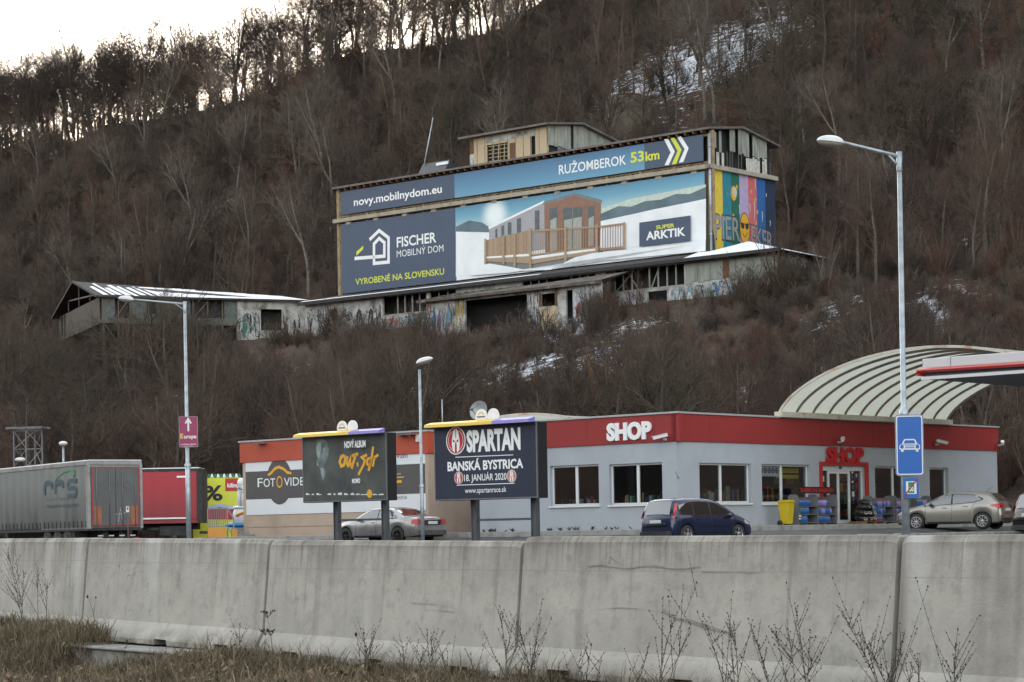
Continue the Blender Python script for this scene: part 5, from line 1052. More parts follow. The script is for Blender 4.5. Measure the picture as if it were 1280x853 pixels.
tpx(b, F_L, BL, 'Vám', (496, 573.5), (510, 572.6), 7, -.006, .045, 2, shear=.15); tpx(b, F_L, BL, 'SHOP.SK', (495.5, 624.5), (510, 624), 4.2, -.006, .045, 2); tpx(b, F_L, BL, 'kamery', (496, 593.5), (502, 593), 1.6, 0, .045, 0); b.fb(F_L, BL(496, 600)[0], BL(503, 600)[0], BL(500, 604)[1], BL(500, 600.5)[1], .04, .045, 1); b.fb(F_L, BL(496, 597)[0], BL(506, 597)[0], BL(500, 597.6)[1], BL(500, 596.2)[1], .04, .045, 1)
b.build('lettering', [WHITE, OR, GB], bn)
# satellite dish and aerial on the roofs
def dish():
    p = P(598, 513, 97); rt = root('satellite_dish', 'big grey mesh satellite dish on the roof behind the race billboard', 'dish', p, R(150)); m = MB(); rD = .42+.0
    rD = 12.5*97/FPX; m.lathe([(rD*k/8, -.28*(1-(k/8)**2)) for k in range(9)], (0, 0, 0), (.0, 1, .25), 28); m.build('reflector', M('dish_grey', (.36, .39, .40), .5, .2, .08), rt); m = MB(); m.tube([(0, -.1, -rD), (0, .55, 0)], .02, 5); m.tube([(0, -.05, rD*.6), (0, .55, 0)], .015, 5); m.ell((0, .57, .02), (.07, .12, .07)); m.build('feed_arm', GREYM, rt); m = MB(); m.tube([(0, -.35, .0), (0, -.4, -1.2)], .05, 8); m.build('mast', STEEL, rt)
dish()
p = P(553, 527, 97); o = MB().tube([p-Vector((0, 0, .6)), p+Vector((0, 0, .95))], .03, 6); tag(o.build('roof_aerial', STEEL), 'thin bare aerial pole on the tan building roof', 'aerial')
# ------------------------------------------------------------------ goods outside the shop door
Z0 = .12
bp_ = box_of(lambda x, y: SR(x, y, -.9), (974.5, 630), (992, 659.4))
bw = bp_[1]-bp_[0]; bc = SF.o+SF.ex*(bp_[0]+bw/2)-SF.ey*.9+Vector((0, 0, Z0))
bin_ = root('wheelie_bin', 'yellow wheelie bin beside the shop window', 'bin', bc, SF.a); YB = M('bin_yellow', (.58, .43, .015), .45, var=.06); h = 1.02; w = .235
m = MB(); m.add([(-w*.78, -w*.7, .06), (w*.78, -w*.7, .06), (w*.78, w*.7, .06), (-w*.78, w*.7, .06), (-w, -w, h*.9), (w, -w, h*.9), (w, w*1.1, h*.9), (-w, w*1.1, h*.9)], [(3, 2, 1, 0), (0, 1, 5, 4), (1, 2, 6, 5), (2, 3, 7, 6), (3, 0, 4, 7), (4, 5, 6, 7)]); m.build('body', YB, bin_, bevel=.02)
m = MB(); m.b2(-w*1.08, w*1.08, -w*1.12, w*1.15, h*.9, h*.96); m.b2(-w*.9, w*.9, -w*.9, w*1.0, h*.96, h*1.0); m.build('lid', YB, bin_, bevel=.015)
for s in (-1, 1): m = MB(); m.lathe([(0, -.03), (.11, -.03), (.11, .03), (0, .03)], (s*w*.95, w*.75, .1), (1, 0, 0), 16); m.build('wheel', RUBBER, bin_)
q = SR(994.5, 658, -.75)[0]; dc = SF.o+SF.ex*(q+.1)-SF.ey*.75+Vector((0, 0, Z0)); drum = root('oil_drum', 'green oil drum with a white and red band', 'drum', dc, SF.a)
m = MB(); m.lathe([(0, 0), (.17, 0), (.17, .2), (.178, .21), (.17, .22), (.17, .45), (.178, .46), (.17, .47), (.17, .66), (.15, .67), (0, .66)], (0, 0, 0)); m.build('barrel', M('drum_green', (.02, .12, .05), .4, var=.1), drum); m = MB(); m.lathe([(.174, .24), (.174, .42)], (0, 0, 0)); m.build('band', WHITE, drum); m = MB(); m.lathe([(.177, .29), (.177, .35)], (0, 0, 0)); m.build('stripe', PROD[0], drum)
RACK = M('rack_grey', (.17, .175, .185), .5, .2, .1)
def rack(px0, px1, bays, hgt, label, header=False, y=-.7, fill=1):
    a = SR(px0, 652, y)[0]; c = SR(px1, 652, y)[0]; rt = root('display_rack', label, 'display rack', SF.o+SF.ex*a+SF.ey*y+Vector((0, 0, Z0)), SF.a, 'racks of car fluids by the shop door'); W_ = c-a; d = .5
    for k in range(bays+1):
        x = W_*k/bays; m = MB(); F = Face((x, 0, 0), (0, 1, 0)); pr = [(-d/2, 0), (d/2, 0), (d/2, hgt-.15)]+[(d/2-.15+.15*math.cos(R(t)), hgt-.15+.15*math.sin(R(t))) for t in (30, 60, 90)]+[(-d/2+.15-.15*math.sin(R(t)), hgt-.15+.15*math.cos(R(t))) for t in (0, 30, 60, 90)]; m.prism(F, pr, -.02, .02); m.build('side_panel', RACK, rt)
    m = MB(); m.b2(.02, W_-.02, d/2-.03, d/2-.01, .05, hgt-.1); m.build('back_panel', RACK, rt)
    nr = 3
    for k in range(bays):
        for j in range(nr):
            z = .08+j*(hgt-.25)/nr; m = MB(); m.b2(W_*k/bays+.025, W_*(k+1)/bays-.025, -d/2+.02, d/2-.03, z, z+.025); sh = m.build('shelf', RACK, rt)
            if random.Random(int(px0)+k*7+j).random() < fill:
                m = MB(); x = W_*k/bays+.06; kk = 0; rr_ = random.Random(int(px0)*3+k*5+j); full = W_/bays*rr_.uniform(.5, 1)
                while x < W_*k/bays+full-.12:
                    col = (0 if (header and k == 0) else rr_.choice([0, 0, 0, 1]) if j < 2 else rr_.choice([0, 1])); m.lathe([(0, 0), (.055, 0), (.055, .17), (.05, .2), (.025, .23), (.025, .26), (0, .26)], (x, -d/2+.1, z+.026), (0, 0, 1), 8, col); m.lathe([(.028, .235), (.028, .275), (0, .275)], (x, -d/2+.1, z+.026), (0, 0, 1), 6, 2); x += .125
                m.build('fluid_bottles', [M('bottle_blue', (.03, .13, .42), .25, var=.2), M('bottle_violet', (.3, .25, .55), .25, var=.2), PROD[rr_.choice([0, 3, 3])]], sh)
    if header:
        m = MB(); m.b2(.1, W_-.12, -d/2, -d/2+.06, hgt+.03, hgt+.3); hd = m.build('header_board', BLACK, rt); F = Face((0, -d/2, 0), (1, 0, 0)); m = MB(); text(m, F, 'SHERON', .16, hgt+.09, W_*.42, .15, .03, .004, 0); m.mark(); text(m, F, 'SHERON', W_*.5+.06, hgt+.09, W_*.40, .15, .03, .004, 0); m.build('lettering', M('sign_red', (.5, .02, .02), .5), hd)
    return rt
rack(992, 1040, 2, 1.25, 'two bay grey rack of washer fluid under a black SHERON header', True)
rack(1085, 1112, 1, 1.2, 'single bay rack of blue bottles right behind the coal sacks', False, -.7)
rack(1115, 1133, 1, 1.2, 'dark sided rack of blue bottles left of the tall sign post', False, -.75)
rack(1140, 1158, 1, 1.2, 'rack of blue bottles right of the tall sign post, behind the beige car', False, -.7)
q0, q1 = SR(1071, 655, -.9)[0], SR(1096, 655, -.9)[0]; pc_ = SF.o+SF.ex*((q0+q1)/2)-SF.ey*.95+Vector((0, 0, Z0)); PW = (q1-q0)/2
pal = root('wooden_pallet', 'small wooden pallet carrying the black coal sacks by the door', 'pallet', pc_, SF.a); WOODM = M('pallet_wood', (.2, .11, .06), .85, var=.2, scale=5)
m = MB(); [m.b2(-PW, PW, y, y+.1, .1, .13) for y in (-.4, -.2, 0, .2, .33)]; m.build('deck_boards', WOODM, pal); m = MB(); [m.b2(x-.05, x+.05, -.4, .43, 0, .1) for x in (-PW+.05, 0, PW-.05)]; m.build('bearer', WOODM, pal)
SACK = M('black_sack', (.02, .02, .022), .35, var=.3, scale=12); k = 0
for row, n_ in enumerate([3, 3, 2, 1]):
    for i in range(n_):
        m = MB(); m.ell((0, 0, 0), (.24, .3, .14)); m.add([(-.1, -.3, -.05), (.1, -.3, -.05), (.1, -.27, .06), (-.1, -.27, .06)], [(0, 1, 2, 3)], 1)
        o = m.build('coal_sack', [SACK, M('sack_print', (.4, .33, .3), .5)]); o.location = pc_+SF.ex*((i-(n_-1)/2)*.34-.18)+Vector((0, 0, .25+row*.22)); o.rotation_euler = (R(r6.uniform(-10, 10)), R(r6.uniform(-8, 8)), SF.a+R(r6.uniform(-15, 15)))
        tag(o, 'shiny black coal sack in the heap on the pallet by the door', 'sack', 'coal sacks on the pallet')
m = MB(); m.b2(-.3, .35, -.2, .2, 0, .09); o = m.build('red_crate_lid', PROD[0], loc=pc_+SF.ex*.45+Vector((0, 0, .14)), rz=SF.a, bevel=.02); tag(o, 'flat red tray lying on the right end of the pallet', 'tray')
# ------------------------------------------------------------------ vehicles
PLATE = M('plate_white', (.62, .62, .6), .4, var=.05); TRIMB = M('black_trim', (.02, .02, .022), .55, var=.2, dirt=(.06, .055, .05), dscale=3); INTD = M('car_interior', (.03, .03, .032), .9); SEATM = M('seat_cloth', (.07, .07, .072), .9, var=.2)
def car(name, label, cat, loc, ang, sp):
    rt = root(name, label, cat, loc, ang); L, W_, wr = sp['L'], sp['W'], sp['wr']; top = np.array(sp['top']); belt = np.array(sp['belt']); ax = [(-L/2+sp['ro'])/L+.5, (-L/2+sp['ro']+sp['wb'])/L+.5]; zs = sp['sill']
    ztop = lambda t: float(np.interp(t, top[:, 0], top[:, 1])); zbelt = lambda t: min(float(np.interp(t, belt[:, 0], belt[:, 1])), ztop(t)-.025)
    def plan(t): d = abs(2*t-1); return W_/2*(1-sp.get('taper', .16)*d**5-(.05*d**14))
    def zlow(t):
        z = zs+(.06*max(0, (abs(2*t-1)-.8)/.2)); 
        for a in ax:
            d = (t-a)*L; ra = wr*1.13
            if abs(d) < ra: z = max(z, wr+math.sqrt(ra*ra-d*d)*.98)
        return z
    def section(t):
        zt, zb, hw, zl = ztop(t), zbelt(t), plan(t), zlow(t); zl = min(zl, zb-.05); gh = max(0, zt-zb); wr_ = hw*.95-gh*sp.get('tumble', .34); mid = zl+(zb-zl)*.5
        return [(hw*.955, zl), (hw*.985, zl+(zb-zl)*.12), (hw*1.0, mid), (hw*.99, zb-(zb-mid)*.3), (hw*.95, zb), (hw*.95*.35+wr_*.65+.012, zb+gh*.62), (wr_, zt-min(.05, gh*.4)), (wr_*.86, zt-.008), (wr_*.45, zt+.012), (0, zt+.018)]
    ts = sorted(set([i/72 for i in range(73)]+list(top[:, 0])+[a+s*wr*1.13/L*q for a in ax for s in (-1, 1) for q in (1.0, .985, .9, .75, .5)])); ts = [t for t in ts if 0 <= t <= 1]
    b = MB(); vs = []; ns = 19
    for t in ts:
        s = section(t); x = (t-.5)*L; full = [(-y, z) for y, z in s]+[(y, z) for y, z in s[:-1][::-1]]
        vs += [(x-(sp.get('bow', .09)*(y/(W_/2))**2)*(1 if t > .97 else (-1 if t < .03 else 0)), y, z) for y, z in full]
    n = len(ts); b.add(vs, [(i*ns+j, i*ns+j+1, (i+1)*ns+j+1, (i+1)*ns+j) for i in range(n-1) for j in range(ns-1)], 0, True); b.add(vs[:ns], [list(range(ns))]); b.add(vs[-ns:], [list(range(ns))[::-1]])
    body = b.build('body', sp['paint'], rt)
    def sy(t, z):
        s = section(t)
        for (y0, z0), (y1, z1) in zip(s[:-1], s[1:]):
            if z0 <= z <= z1 and z1 > z0: return y0+(y1-y0)*(z-z0)/(z1-z0)
        return s[0][0] if z < s[0][1] else s[-2][0]
    X = lambda t: (t-.5)*L
    def patch(nm, mat, lo, hi, side, off=.006, parent=None, n=14, m=4):      # a sheet on the flank between two outlines
        ta, tb = lo[0][0], lo[-1][0]; l_, h_ = np.array(lo), np.array(hi); q = MB()
        def fn(u, v):
            t = ta+(tb-ta)*u; z0 = float(np.interp(t, l_[:, 0], l_[:, 1])); z1 = float(np.interp(t, h_[:, 0], h_[:, 1])); z = z0+(z1-z0)*v; return (X(t), side*(sy(t, z)+off), z)
        return q.grid(fn, n, m).build(nm, mat, parent or rt)
    def band(nm, mat, t0, t1, frac, off=.006, parent=None, z0=None, z1=None):          # a sheet across the car on the roofline surface
        q = MB()
        def fn(u, v):
            t = t0+(t1-t0)*v; s = section(t); w_ = (s[6][0]*.97)*frac; y = -w_+2*w_*u; k = abs(y)/max(.01, s[6][0]); z = ztop(t)+.018*(1-k*k)-.012*k
            t2 = t+.004; d = Vector((-(ztop(t2)-ztop(t-.004)), 0, .008*L)).normalized(); return (X(t)+d.x*off, y, z+d.z*off)
        return q.grid(fn, 10, 10).build(nm, mat, parent or rt)
    for (nm, lo, hi) in sp['glass']:
        for s in (-1, 1): patch('side_window', CARGLASS, lo, hi, s, .007)
    pil = []
    for s in (-1, 1):
        lo, hi = sp['dlo']; patch('window_surround', TRIMB, lo, hi, s, .003)
    ws, rw_ = sp['wind'], sp['rear']
    band('windscreen', CARGLASS, ws[0], ws[1], .9); band('rear_window', CARGLASS, rw_[0], rw_[1], rw_[2] if len(rw_) > 2 else .86)
    for s in (-1, 1):
        for a, r_ in zip(ax, (1, 1)):
            x = X(a); y = s*(plan(a)-.11); m = MB(); tw = .105
            m.lathe([(wr*.66, -tw), (wr*.93, -tw), (wr, -tw*.6), (wr, tw*.6), (wr*.93, tw), (wr*.66, tw*.9)], (x, y, wr), (0, 1, 0), 28); wh = m.build('wheel', RUBBER, rt); m = MB(); m.lathe([(wr*.67, .08*s), (wr*.64, .09*s), (wr*.60, .03*s), (0, -.02*s)], (x, y, wr), (0, 1, 0), 28, 1)
            m.lathe([(wr*.68, .085*s), (wr*.66, .1*s), (wr*.6, .098*s), (wr*.58, .06*s)], (x, y, wr), (0, 1, 0), 28, 0); ns_ = sp.get('spokes', 5)
            for k in range(ns_):
                t = 2*math.pi*k/ns_+.3; c, q = math.cos(t), math.sin(t); m.bar((x+c*.04, y+s*.085, wr+q*.04), (x+c*wr*.62, y+s*.09, wr+q*wr*.62), sp.get('spw', .055), .03, 0, (0, 1, 0))
            m.lathe([(.055, .08*s), (.05, .105*s), (0, .11*s)], (x, y, wr), (0, 1, 0), 14, 0); m.build('rim', [sp['rim'], TRIMB], wh)
    m = MB()
    for a in ax: m.b2(X(a)-wr*1.25, X(a)+wr*1.25, -W_/2*.8, W_/2*.8, zs+.02, wr*2.1)
    m.b2(X(.03), X(.97), -W_*.4, W_*.4, zs-.02, zs+.2); m.build('wheel_housing', INTD, rt)
    for (lo, hi) in sp['tail']:
        for s in (-1, 1): patch('tail_light', REDL, lo, hi, s, .008, None, 6, 3)
    if sp.get('vtail'):                  # tall lamps up the rear pillars
        for s in (-1, 1):
            q = MB(); te = lambda z: float(np.interp(z, [.9, 1.0, 1.28, 1.5], [.006, .02, .045, .07]))
            def fn(u, v, s=s): z = .9+.52*v; t = te(z)+.006+(.022+.006*v)*u; return (X(t), s*(sy(t, z-.0)+.010), z)
            q.grid(fn, 4, 10).build('tail_light', REDL, rt)
    for k, (y0, y1, z0, z1) in enumerate(sp['tail_back']):
        for s in (-1, 1):
            m = MB(); xb = X(0); m.add([(xb+q, s*y, z) for y, z, q in ((y0, z0, -.03), (y1, z0, .02), (y1, z1, .05), (y0, z1, -.0))], [(0, 1, 2, 3)]); m.build('tail_light', REDL, rt)
    for s in (-1, 1): patch('headlight', M('lens_clear', (.5, .52, .55), .1, .3, .05, coat=.8) if 'lens_clear' not in bpy.data.materials else bpy.data.materials['lens_clear'], *sp['head'], s, .006, None, 6, 3)
    t = sp['mirror']; 
    for s in (-1, 1): m = MB(); m.ell((X(t)-.02, s*(sy(t, zbelt(t)+.05)+.13), zbelt(t)+.06), (.075, .11, .075), 12, 8); m.bar((X(t), s*sy(t, zbelt(t)-.0), zbelt(t)), (X(t), s*(sy(t, zbelt(t))+.12), zbelt(t)+.03), .05); m.build('wing_mirror', sp['mpaint'], rt)
    for s in (-1, 1):
        for t in sp['handles']: z = zbelt(t)-.09; m = MB(); m.bar((X(t)-.1, s*(sy(t, z)+.015), z), (X(t)+.1, s*(sy(t, z)+.015), z), .03, .028); m.build('door_handle', sp['paint'], rt, bevel=.006)
        m = MB()
        for t, za, zb in sp['seams']: 
            for k in range(8):
                u, v = za+(zb-za)*k/8, za+(zb-za)*(k+1)/8; tt = t if not hasattr(t, '__len__') else None
                t0_, t1_ = (t, t) if tt is not None else (t[0]+(t[1]-t[0])*k/8, t[0]+(t[1]-t[0])*(k+1)/8)
                m.bar((X(t0_), s*(sy(t0_, u)+.001), u), (X(t1_), s*(sy(t1_, v)+.001), v), .009, .007)
        m.build('door_seam', TRIMB, rt)
        patch('sill_trim', TRIMB, [(ax[0]+.1, zs+.0), (ax[1]-.1, zs+.0)], [(ax[0]+.1, zs+.07), (ax[1]-.1, zs+.07)], s, .008)
    xb = X(0)-.012
    for (nm, mat, y0, y1, z0, z1, o) in sp['backbits']: m = MB(); m.b2(xb-o, xb+.03, y0, y1, z0, z1); m.build(nm, mat, rt, bevel=.008)
    m = MB()
    for x, y in ((-.05*L, .38), (-.05*L, -.38), (-.22*L, .4), (-.22*L, -.4)): m.b2(x-.07, x+.1, y-.24, y+.24, .5, 1.0); m.ell((x, y, 1.0), (.07, .23, .12)); m.ell((x, y, sp.get('hr', 1.16)), (.05, .13, .09))
    m.b2(.17*L, .2*L, -.6, .6, .6, .93); m.build('seats', SEATM, rt)
    return rt, X, sy, section
def paint(n_, c, metal=.5, rough=.32, dirt=(.14, .12, .1), dlo=.55, dhi=.85): return M(n_, c, rough, metal, .06, 2, dirt=dirt, dscale=1.5, dlo=dlo, dhi=dhi, coat=.5)
RIMS = M('rim_silver', (.5, .5, .51), .3, .8, .1, dirt=(.15, .13, .12), dscale=8); RIMD = M('rim_black', (.02, .02, .022), .35, .3, .2)
SILV = paint('silver_paint', (.36, .365, .37), .7, .3, (.22, .21, .19), .45, .75); NAVY = paint('navy_paint', (.014, .022, .06), .3, .25, (.05, .05, .055), .6, .9); BEIG = paint('beige_paint', (.31, .295, .27), .65, .32, (.3, .28, .25)); BLKP = paint('black_car_paint', (.012, .012, .014), .2, .2, (.05, .05, .05), .62, .9)
DIRTY = M('dirty_back_panel', (.09, .085, .08), .6, .2, .2, 4)
# silver saloon parked along the tan building, seen from its left rear
g = P(486, 660, 92); gz = zt1(g.x, g.y)+.03
car('silver_saloon', 'dusty silver saloon parked behind the album billboard', 'car', (g.x, g.y, gz), SHOP_A+R(90), dict(L=5.0, W=1.87, wr=.335, wb=3.0, ro=1.12, sill=.27, paint=SILV, mpaint=SILV, rim=RIMD, spokes=5, taper=.14, tumble=.42,
    top=[(0, .82), (.008, 1.0), (.03, 1.045), (.12, 1.07), (.16, 1.08), (.22, 1.2), (.30, 1.39), (.36, 1.455), (.45, 1.475), (.54, 1.45), (.60, 1.38), (.66, 1.24), (.73, 1.04), (.80, 1.0), (.9, .92), (.965, .82), (.99, .7), (1, .6)], belt=[(0, .8), (.15, .98), (.4, .97), (.75, .92), (1, .6)],
    glass=[('r', [(.285, 1.03), (.36, 1.0), (.45, .995)], [(.285, 1.06), (.34, 1.33), (.45, 1.39)]), ('f', [(.46, .995), (.6, .98), (.685, .98)], [(.46, 1.39), (.56, 1.35), (.685, 1.01)]), ('q', [(.235, 1.045), (.28, 1.03)], [(.235, 1.05), (.28, 1.2)])], dlo=([(.225, 1.02), (.36, .975), (.7, .96)], [(.225, 1.03), (.31, 1.35), (.45, 1.41), (.56, 1.375), (.7, .99)]),
    wind=(.585, .725), rear=(.175, .305, .9), tail=[([(.005, .74), (.075, .78)], [(.005, .98), (.075, .95)]), ([(.012, .86), (.07, .87)], [(.012, .885), (.07, .892)])][:1], tail_back=[(.5, .8, .76, .97)], head=([(.9, .66), (.985, .6)], [(.9, .84), (.985, .74)]), mirror=.655, handles=[.34, .5], seams=[((.455, .47), 1.0, .33), ((.28, .335), 1.0, .55), (.70, .95, .33)],
    backbits=[('number_plate', PLATE, -.27, .27, .76, .88, .012), ('boot_recess', TRIMB, -.45, .45, .72, .92, .006), ('rear_bumper', DIRTY, -.78, .78, .32, .52, .02), ('boot_handle', CHROME, -.4, .4, .93, .95, .016)]))
# navy people carrier in front of the shop, seen from its right rear
g = P(871, 655, 79.5); gz = zt1(g.x, g.y)+.03
MPV = dict(L=4.2, W=1.8, wr=.325, wb=2.62, ro=.72, sill=.25, paint=NAVY, mpaint=BLKP, rim=RIMS, spokes=5, spw=.085, taper=.12, tumble=.26, hr=1.2,
    top=[(0, .62), (.004, .9), (.02, 1.0), (.045, 1.28), (.07, 1.5), (.10, 1.555), (.2, 1.585), (.38, 1.59), (.5, 1.55), (.58, 1.47), (.68, 1.27), (.78, 1.03), (.86, .95), (.93, .85), (.975, .72), (1, .58)], belt=[(0, .6), (.02, .98), (.2, .97), (.75, .9), (1, .58)],
    glass=[('q', [(.095, 1.03), (.245, 1.0)], [(.095, 1.36), (.245, 1.46)]), ('r', [(.265, 1.0), (.45, .98)], [(.265, 1.46), (.45, 1.45)]), ('f', [(.47, .98), (.6, .965), (.70, .96)], [(.47, 1.445), (.55, 1.39), (.70, 1.06)])], dlo=([(.085, 1.01), (.4, .965), (.73, .94)], [(.085, 1.38), (.3, 1.485), (.48, 1.465), (.56, 1.41), (.73, 1.0)]),
    wind=(.57, .765), rear=(.022, .068, .84), tail=[], vtail=True, tail_back=[], head=([(.88, .68), (.975, .62)], [(.88, .86), (.975, .74)]), mirror=.665, handles=[.3, .5], seams=[((.46, .455), .98, .32), (.70, .95, .32), ((.25, .29), .98, .6)],
    backbits=[('number_plate', PLATE, -.26, .26, .73, .84, .012), ('rear_bumper', TRIMB, -.76, .76, .27, .44, .012), ('tailgate_lip', DIRTY, -.5, .5, .69, .72, .016)])
car('navy_people_carrier', 'dark navy people carrier in front of the shop corner', 'car', (g.x, g.y, gz), R(42), MPV)
# beige hatchback at the right, seen from its left rear
g = P(1193, 650, 87.5); gz = zt1(g.x, g.y)+.03
rt, X_, sy_, sec_ = car('beige_hatchback', 'beige hatchback parked before the right end of the shop', 'car', (g.x, g.y, gz), R(180-30), dict(L=4.31, W=1.78, wr=.325, wb=2.65, ro=.76, sill=.25, paint=BEIG, mpaint=BLKP, rim=RIMS, spokes=9, spw=.04, taper=.16, tumble=.36,
    top=[(0, .62), (.006, .88), (.03, 1.02), (.06, 1.16), (.1, 1.33), (.13, 1.40), (.22, 1.45), (.36, 1.475), (.48, 1.445), (.55, 1.38), (.63, 1.23), (.73, 1.02), (.82, .95), (.92, .83), (.97, .72), (1, .58)], belt=[(0, .6), (.03, 1.0), (.2, 1.02), (.5, .95), (.76, .89), (1, .58)],
    glass=[('r', [(.185, 1.15), (.26, 1.06), (.45, 1.0)], [(.185, 1.18), (.26, 1.33), (.45, 1.37)]), ('f', [(.465, 1.0), (.6, .965), (.70, .945)], [(.465, 1.37), (.55, 1.3), (.70, .985)])], dlo=([(.17, 1.14), (.255, 1.035), (.45, .98), (.72, .92)], [(.17, 1.2), (.255, 1.355), (.45, 1.395), (.56, 1.325), (.72, .965)]),
    wind=(.545, .715), rear=(.04, .115, .84), tail=[([(.012, .82), (.04, .84), (.105, .9)], [(.012, .99), (.04, 1.0), (.105, .935)])], tail_back=[(.46, .74, .84, .98)], head=([(.88, .66), (.975, .6)], [(.88, .84), (.975, .72)]), mirror=.645, handles=[.33, .52], seams=[((.455, .46), 1.0, .32), (.70, .93, .32), ((.24, .3), 1.05, .6)],
    backbits=[('number_plate', PLATE, -.26, .26, .7, .81, .012), ('rear_bumper', TRIMB, -.7, .7, .26, .44, .015), ('reflector', REDL, .5, .74, .5, .55, .03), ('reflector', REDL, -.74, -.5, .5, .55, .03)]))
m = MB(); m.tube([(X_(.2), .0, 1.46), (X_(.13), 0, 1.68)], .008, 5); m.build('roof_aerial', TRIMB, rt)
# black people carrier cut by the right picture edge
g = P(1342, 650, 78); gz = zt1(g.x, g.y)+.03
sp2 = dict(MPV); sp2.update(paint=BLKP, rim=RIMD, L=4.5, W=1.85)
car('black_people_carrier', 'black people carrier cut off by the right picture edge', 'car', (g.x, g.y, gz), R(33), sp2)
# ---- lorries
def truck_wheel(rt, x, y, r, w, side, rimm):
    m = MB(); m.lathe([(r*.6, -w/2), (r*.94, -w/2), (r, -w*.35), (r, w*.35), (r*.94, w/2), (r*.6, w/2)], (x, y, r), (0, 1, 0), 26); wh = m.build('wheel', RUBBER, rt); m = MB(); m.lathe([(r*.62, side*w*.5), (r*.56, side*w*.42), (r*.5, side*w*.1), (r*.26, side*w*.05), (r*.24, side*w*.38), (0, side*w*.4)], (x, y, r), (0, 1, 0), 22); m.build('rim', rimm, wh)
CURT = M('silver_curtain', (.33, .345, .345), .6, 0, .06, 1.0, dirt=(.12, .115, .105), dscale=.45, dlo=.5, dhi=.78)
def curtain_mat(name, col, grime):
    m = M(name, col, .55, 0, .05, 1.0); nt = m.node_tree; n = nt.nodes; L = nt.links; b = n['Principled BSDF']; src = b.inputs['Base Color'].links[0].from_socket
    tc = n.new('ShaderNodeTexCoord'); sp = n.new('ShaderNodeSeparateXYZ'); L.new(tc.outputs['Object'], sp.inputs[0]); nz = n.new('ShaderNodeTexNoise'); nz.inputs['Scale'].default_value = 1.4; nz.inputs['Detail'].default_value = 6; mp = n.new('ShaderNodeMapping'); mp.inputs['Scale'].default_value = (1, 1, .25); L.new(tc.outputs['Object'], mp.inputs[0]); L.new(mp.outputs[0], nz.inputs['Vector'])
    r = n.new('ShaderNodeMapRange'); r.inputs[1].default_value = 3.2; r.inputs[2].default_value = 1.1; L.new(sp.outputs['Z'], r.inputs[0]); a = n.new('ShaderNodeMath'); a.operation = 'MULTIPLY'; L.new(r.outputs[0], a.inputs[0]); r2 = n.new('ShaderNodeMapRange'); r2.inputs[1].default_value = .25; r2.inputs[2].default_value = .65; r2.inputs[3].default_value = .45; L.new(nz.outputs[0], r2.inputs[0]); L.new(r2.outputs[0], a.inputs[1])
    mx = n.new('ShaderNodeMix'); mx.data_type = 'RGBA'; L.new(src, mx.inputs['A']); mx.inputs['B'].default_value = (*grime, 1); L.new(a.outputs[0], mx.inputs['Factor']); L.new(mx.outputs['Result'], b.inputs['Base Color']); return m
ROADD = M('road_dirt_door', (.11, .112, .115), .6, .1, .15, .9, dirt=(.06, .06, .062), dscale=.5); FRT = M('trailer_frame', (.3, .3, .3), .5, .4, .1, dirt=(.12, .11, .1), dscale=1); CHAS = M('chassis_black', (.022, .022, .024), .7, var=.3, dirt=(.06, .055, .05), dscale=2)
g = P(111, 640, 98); TG = zt1(g.x, g.y)+.03; ta = math.atan2(-.85, .53)      # x runs from the nose to the tail
tr = root('curtain_trailer', 'dirty silver curtain side trailer seen from its rear corner', 'trailer', (g.x, g.y, TG), ta); TLn, TW, TH = 13.6, 2.5, 4.0
FSd = Face((0, 0, 0), (1, 0, 0)); FBk = Face((0, 0, 0), (0, 1, 0))           # the flank we see, and the tail
m = MB(); m.grid(lambda u, v: (-TLn+.1+(TLn-.35)*u, .012*math.sin(u*85)+.01*math.sin(v*5+u*30), 1.08+2.72*v), 150, 6); m.build('curtain', curtain_mat('curtain_silver', (.17, .183, .18), (.042, .04, .037)), tr)
m = MB(); m.b2(-TLn, 0-.05, .05, TW-.02, 1.0, 3.82); m.build('cargo_box', FRT, tr)
m = MB(); m.b2(-TLn, 0, -.03, TW+.03, 3.8, 4.0); m.build('roof_rail', FRT, tr, bevel=.02); m = MB(); m.b2(-TLn, .0, .02, TW-.02, 4.0, 4.03); m.build('roof_frost', SNOW, tr)
m = MB(); m.b2(-.25, .02, -.03, .1, 1.0, 3.82); m.b2(-.25, .02, TW-.1, TW+.03, 1.0, 3.82); m.build('corner_post', FRT, tr, bevel=.01)
m = MB(); m.b2(-.02, .05, .12, TW/2-.01, 1.12, 3.72); m.b2(-.02, .05, TW/2+.01, TW-.12, 1.12, 3.72); dd = m.build('rear_door', ROADD, tr, bevel=.01)
m = MB()
for y in (.35, .95, TW-.95, TW-.35): m.tube([(.075, y, 1.1), (.075, y, 3.7)], .018, 6)
m.build('lock_rod', GREYM, dd); REDT = M('red_marking_tape', (.33, .03, .03), .5, var=.2); m = MB(); FT = Face((.052, 0, 0), (0, 1, 0)); m.line(FT, [(.16, 1.15), (.16, 3.68), (TW-.16, 3.68), (TW-.16, 1.15), (.16, 1.15)], .05, .003); m.build('marking_tape', REDT, dd)
m = MB(); [m.fb(FT, y-.16, y+.16, 1.2, 2.0, .003, .005) for y in (.4, TW-.4)]; m.build('orange_board', M('faded_orange', (.3, .1, .05), .5, var=.2), dd)
m = MB(); text(m, FT, 'ooo', .5, 2.75, 1.5, .5, .03, .003); m.build('faded_mark', M('faded_grey', (.09, .092, .095), .6), dd)
m = MB(); pp_ = [(1.35, 1.3), (1.45, 1.9), (1.55, 1.3)]; m.line(FT, pp_, .04, .004); m.line(FT, [(1.2, 1.62), (1.7, 1.68)], .03, .006); m.build('chalk_drawing', M('chalk', (.3, .31, .33), .7), dd)
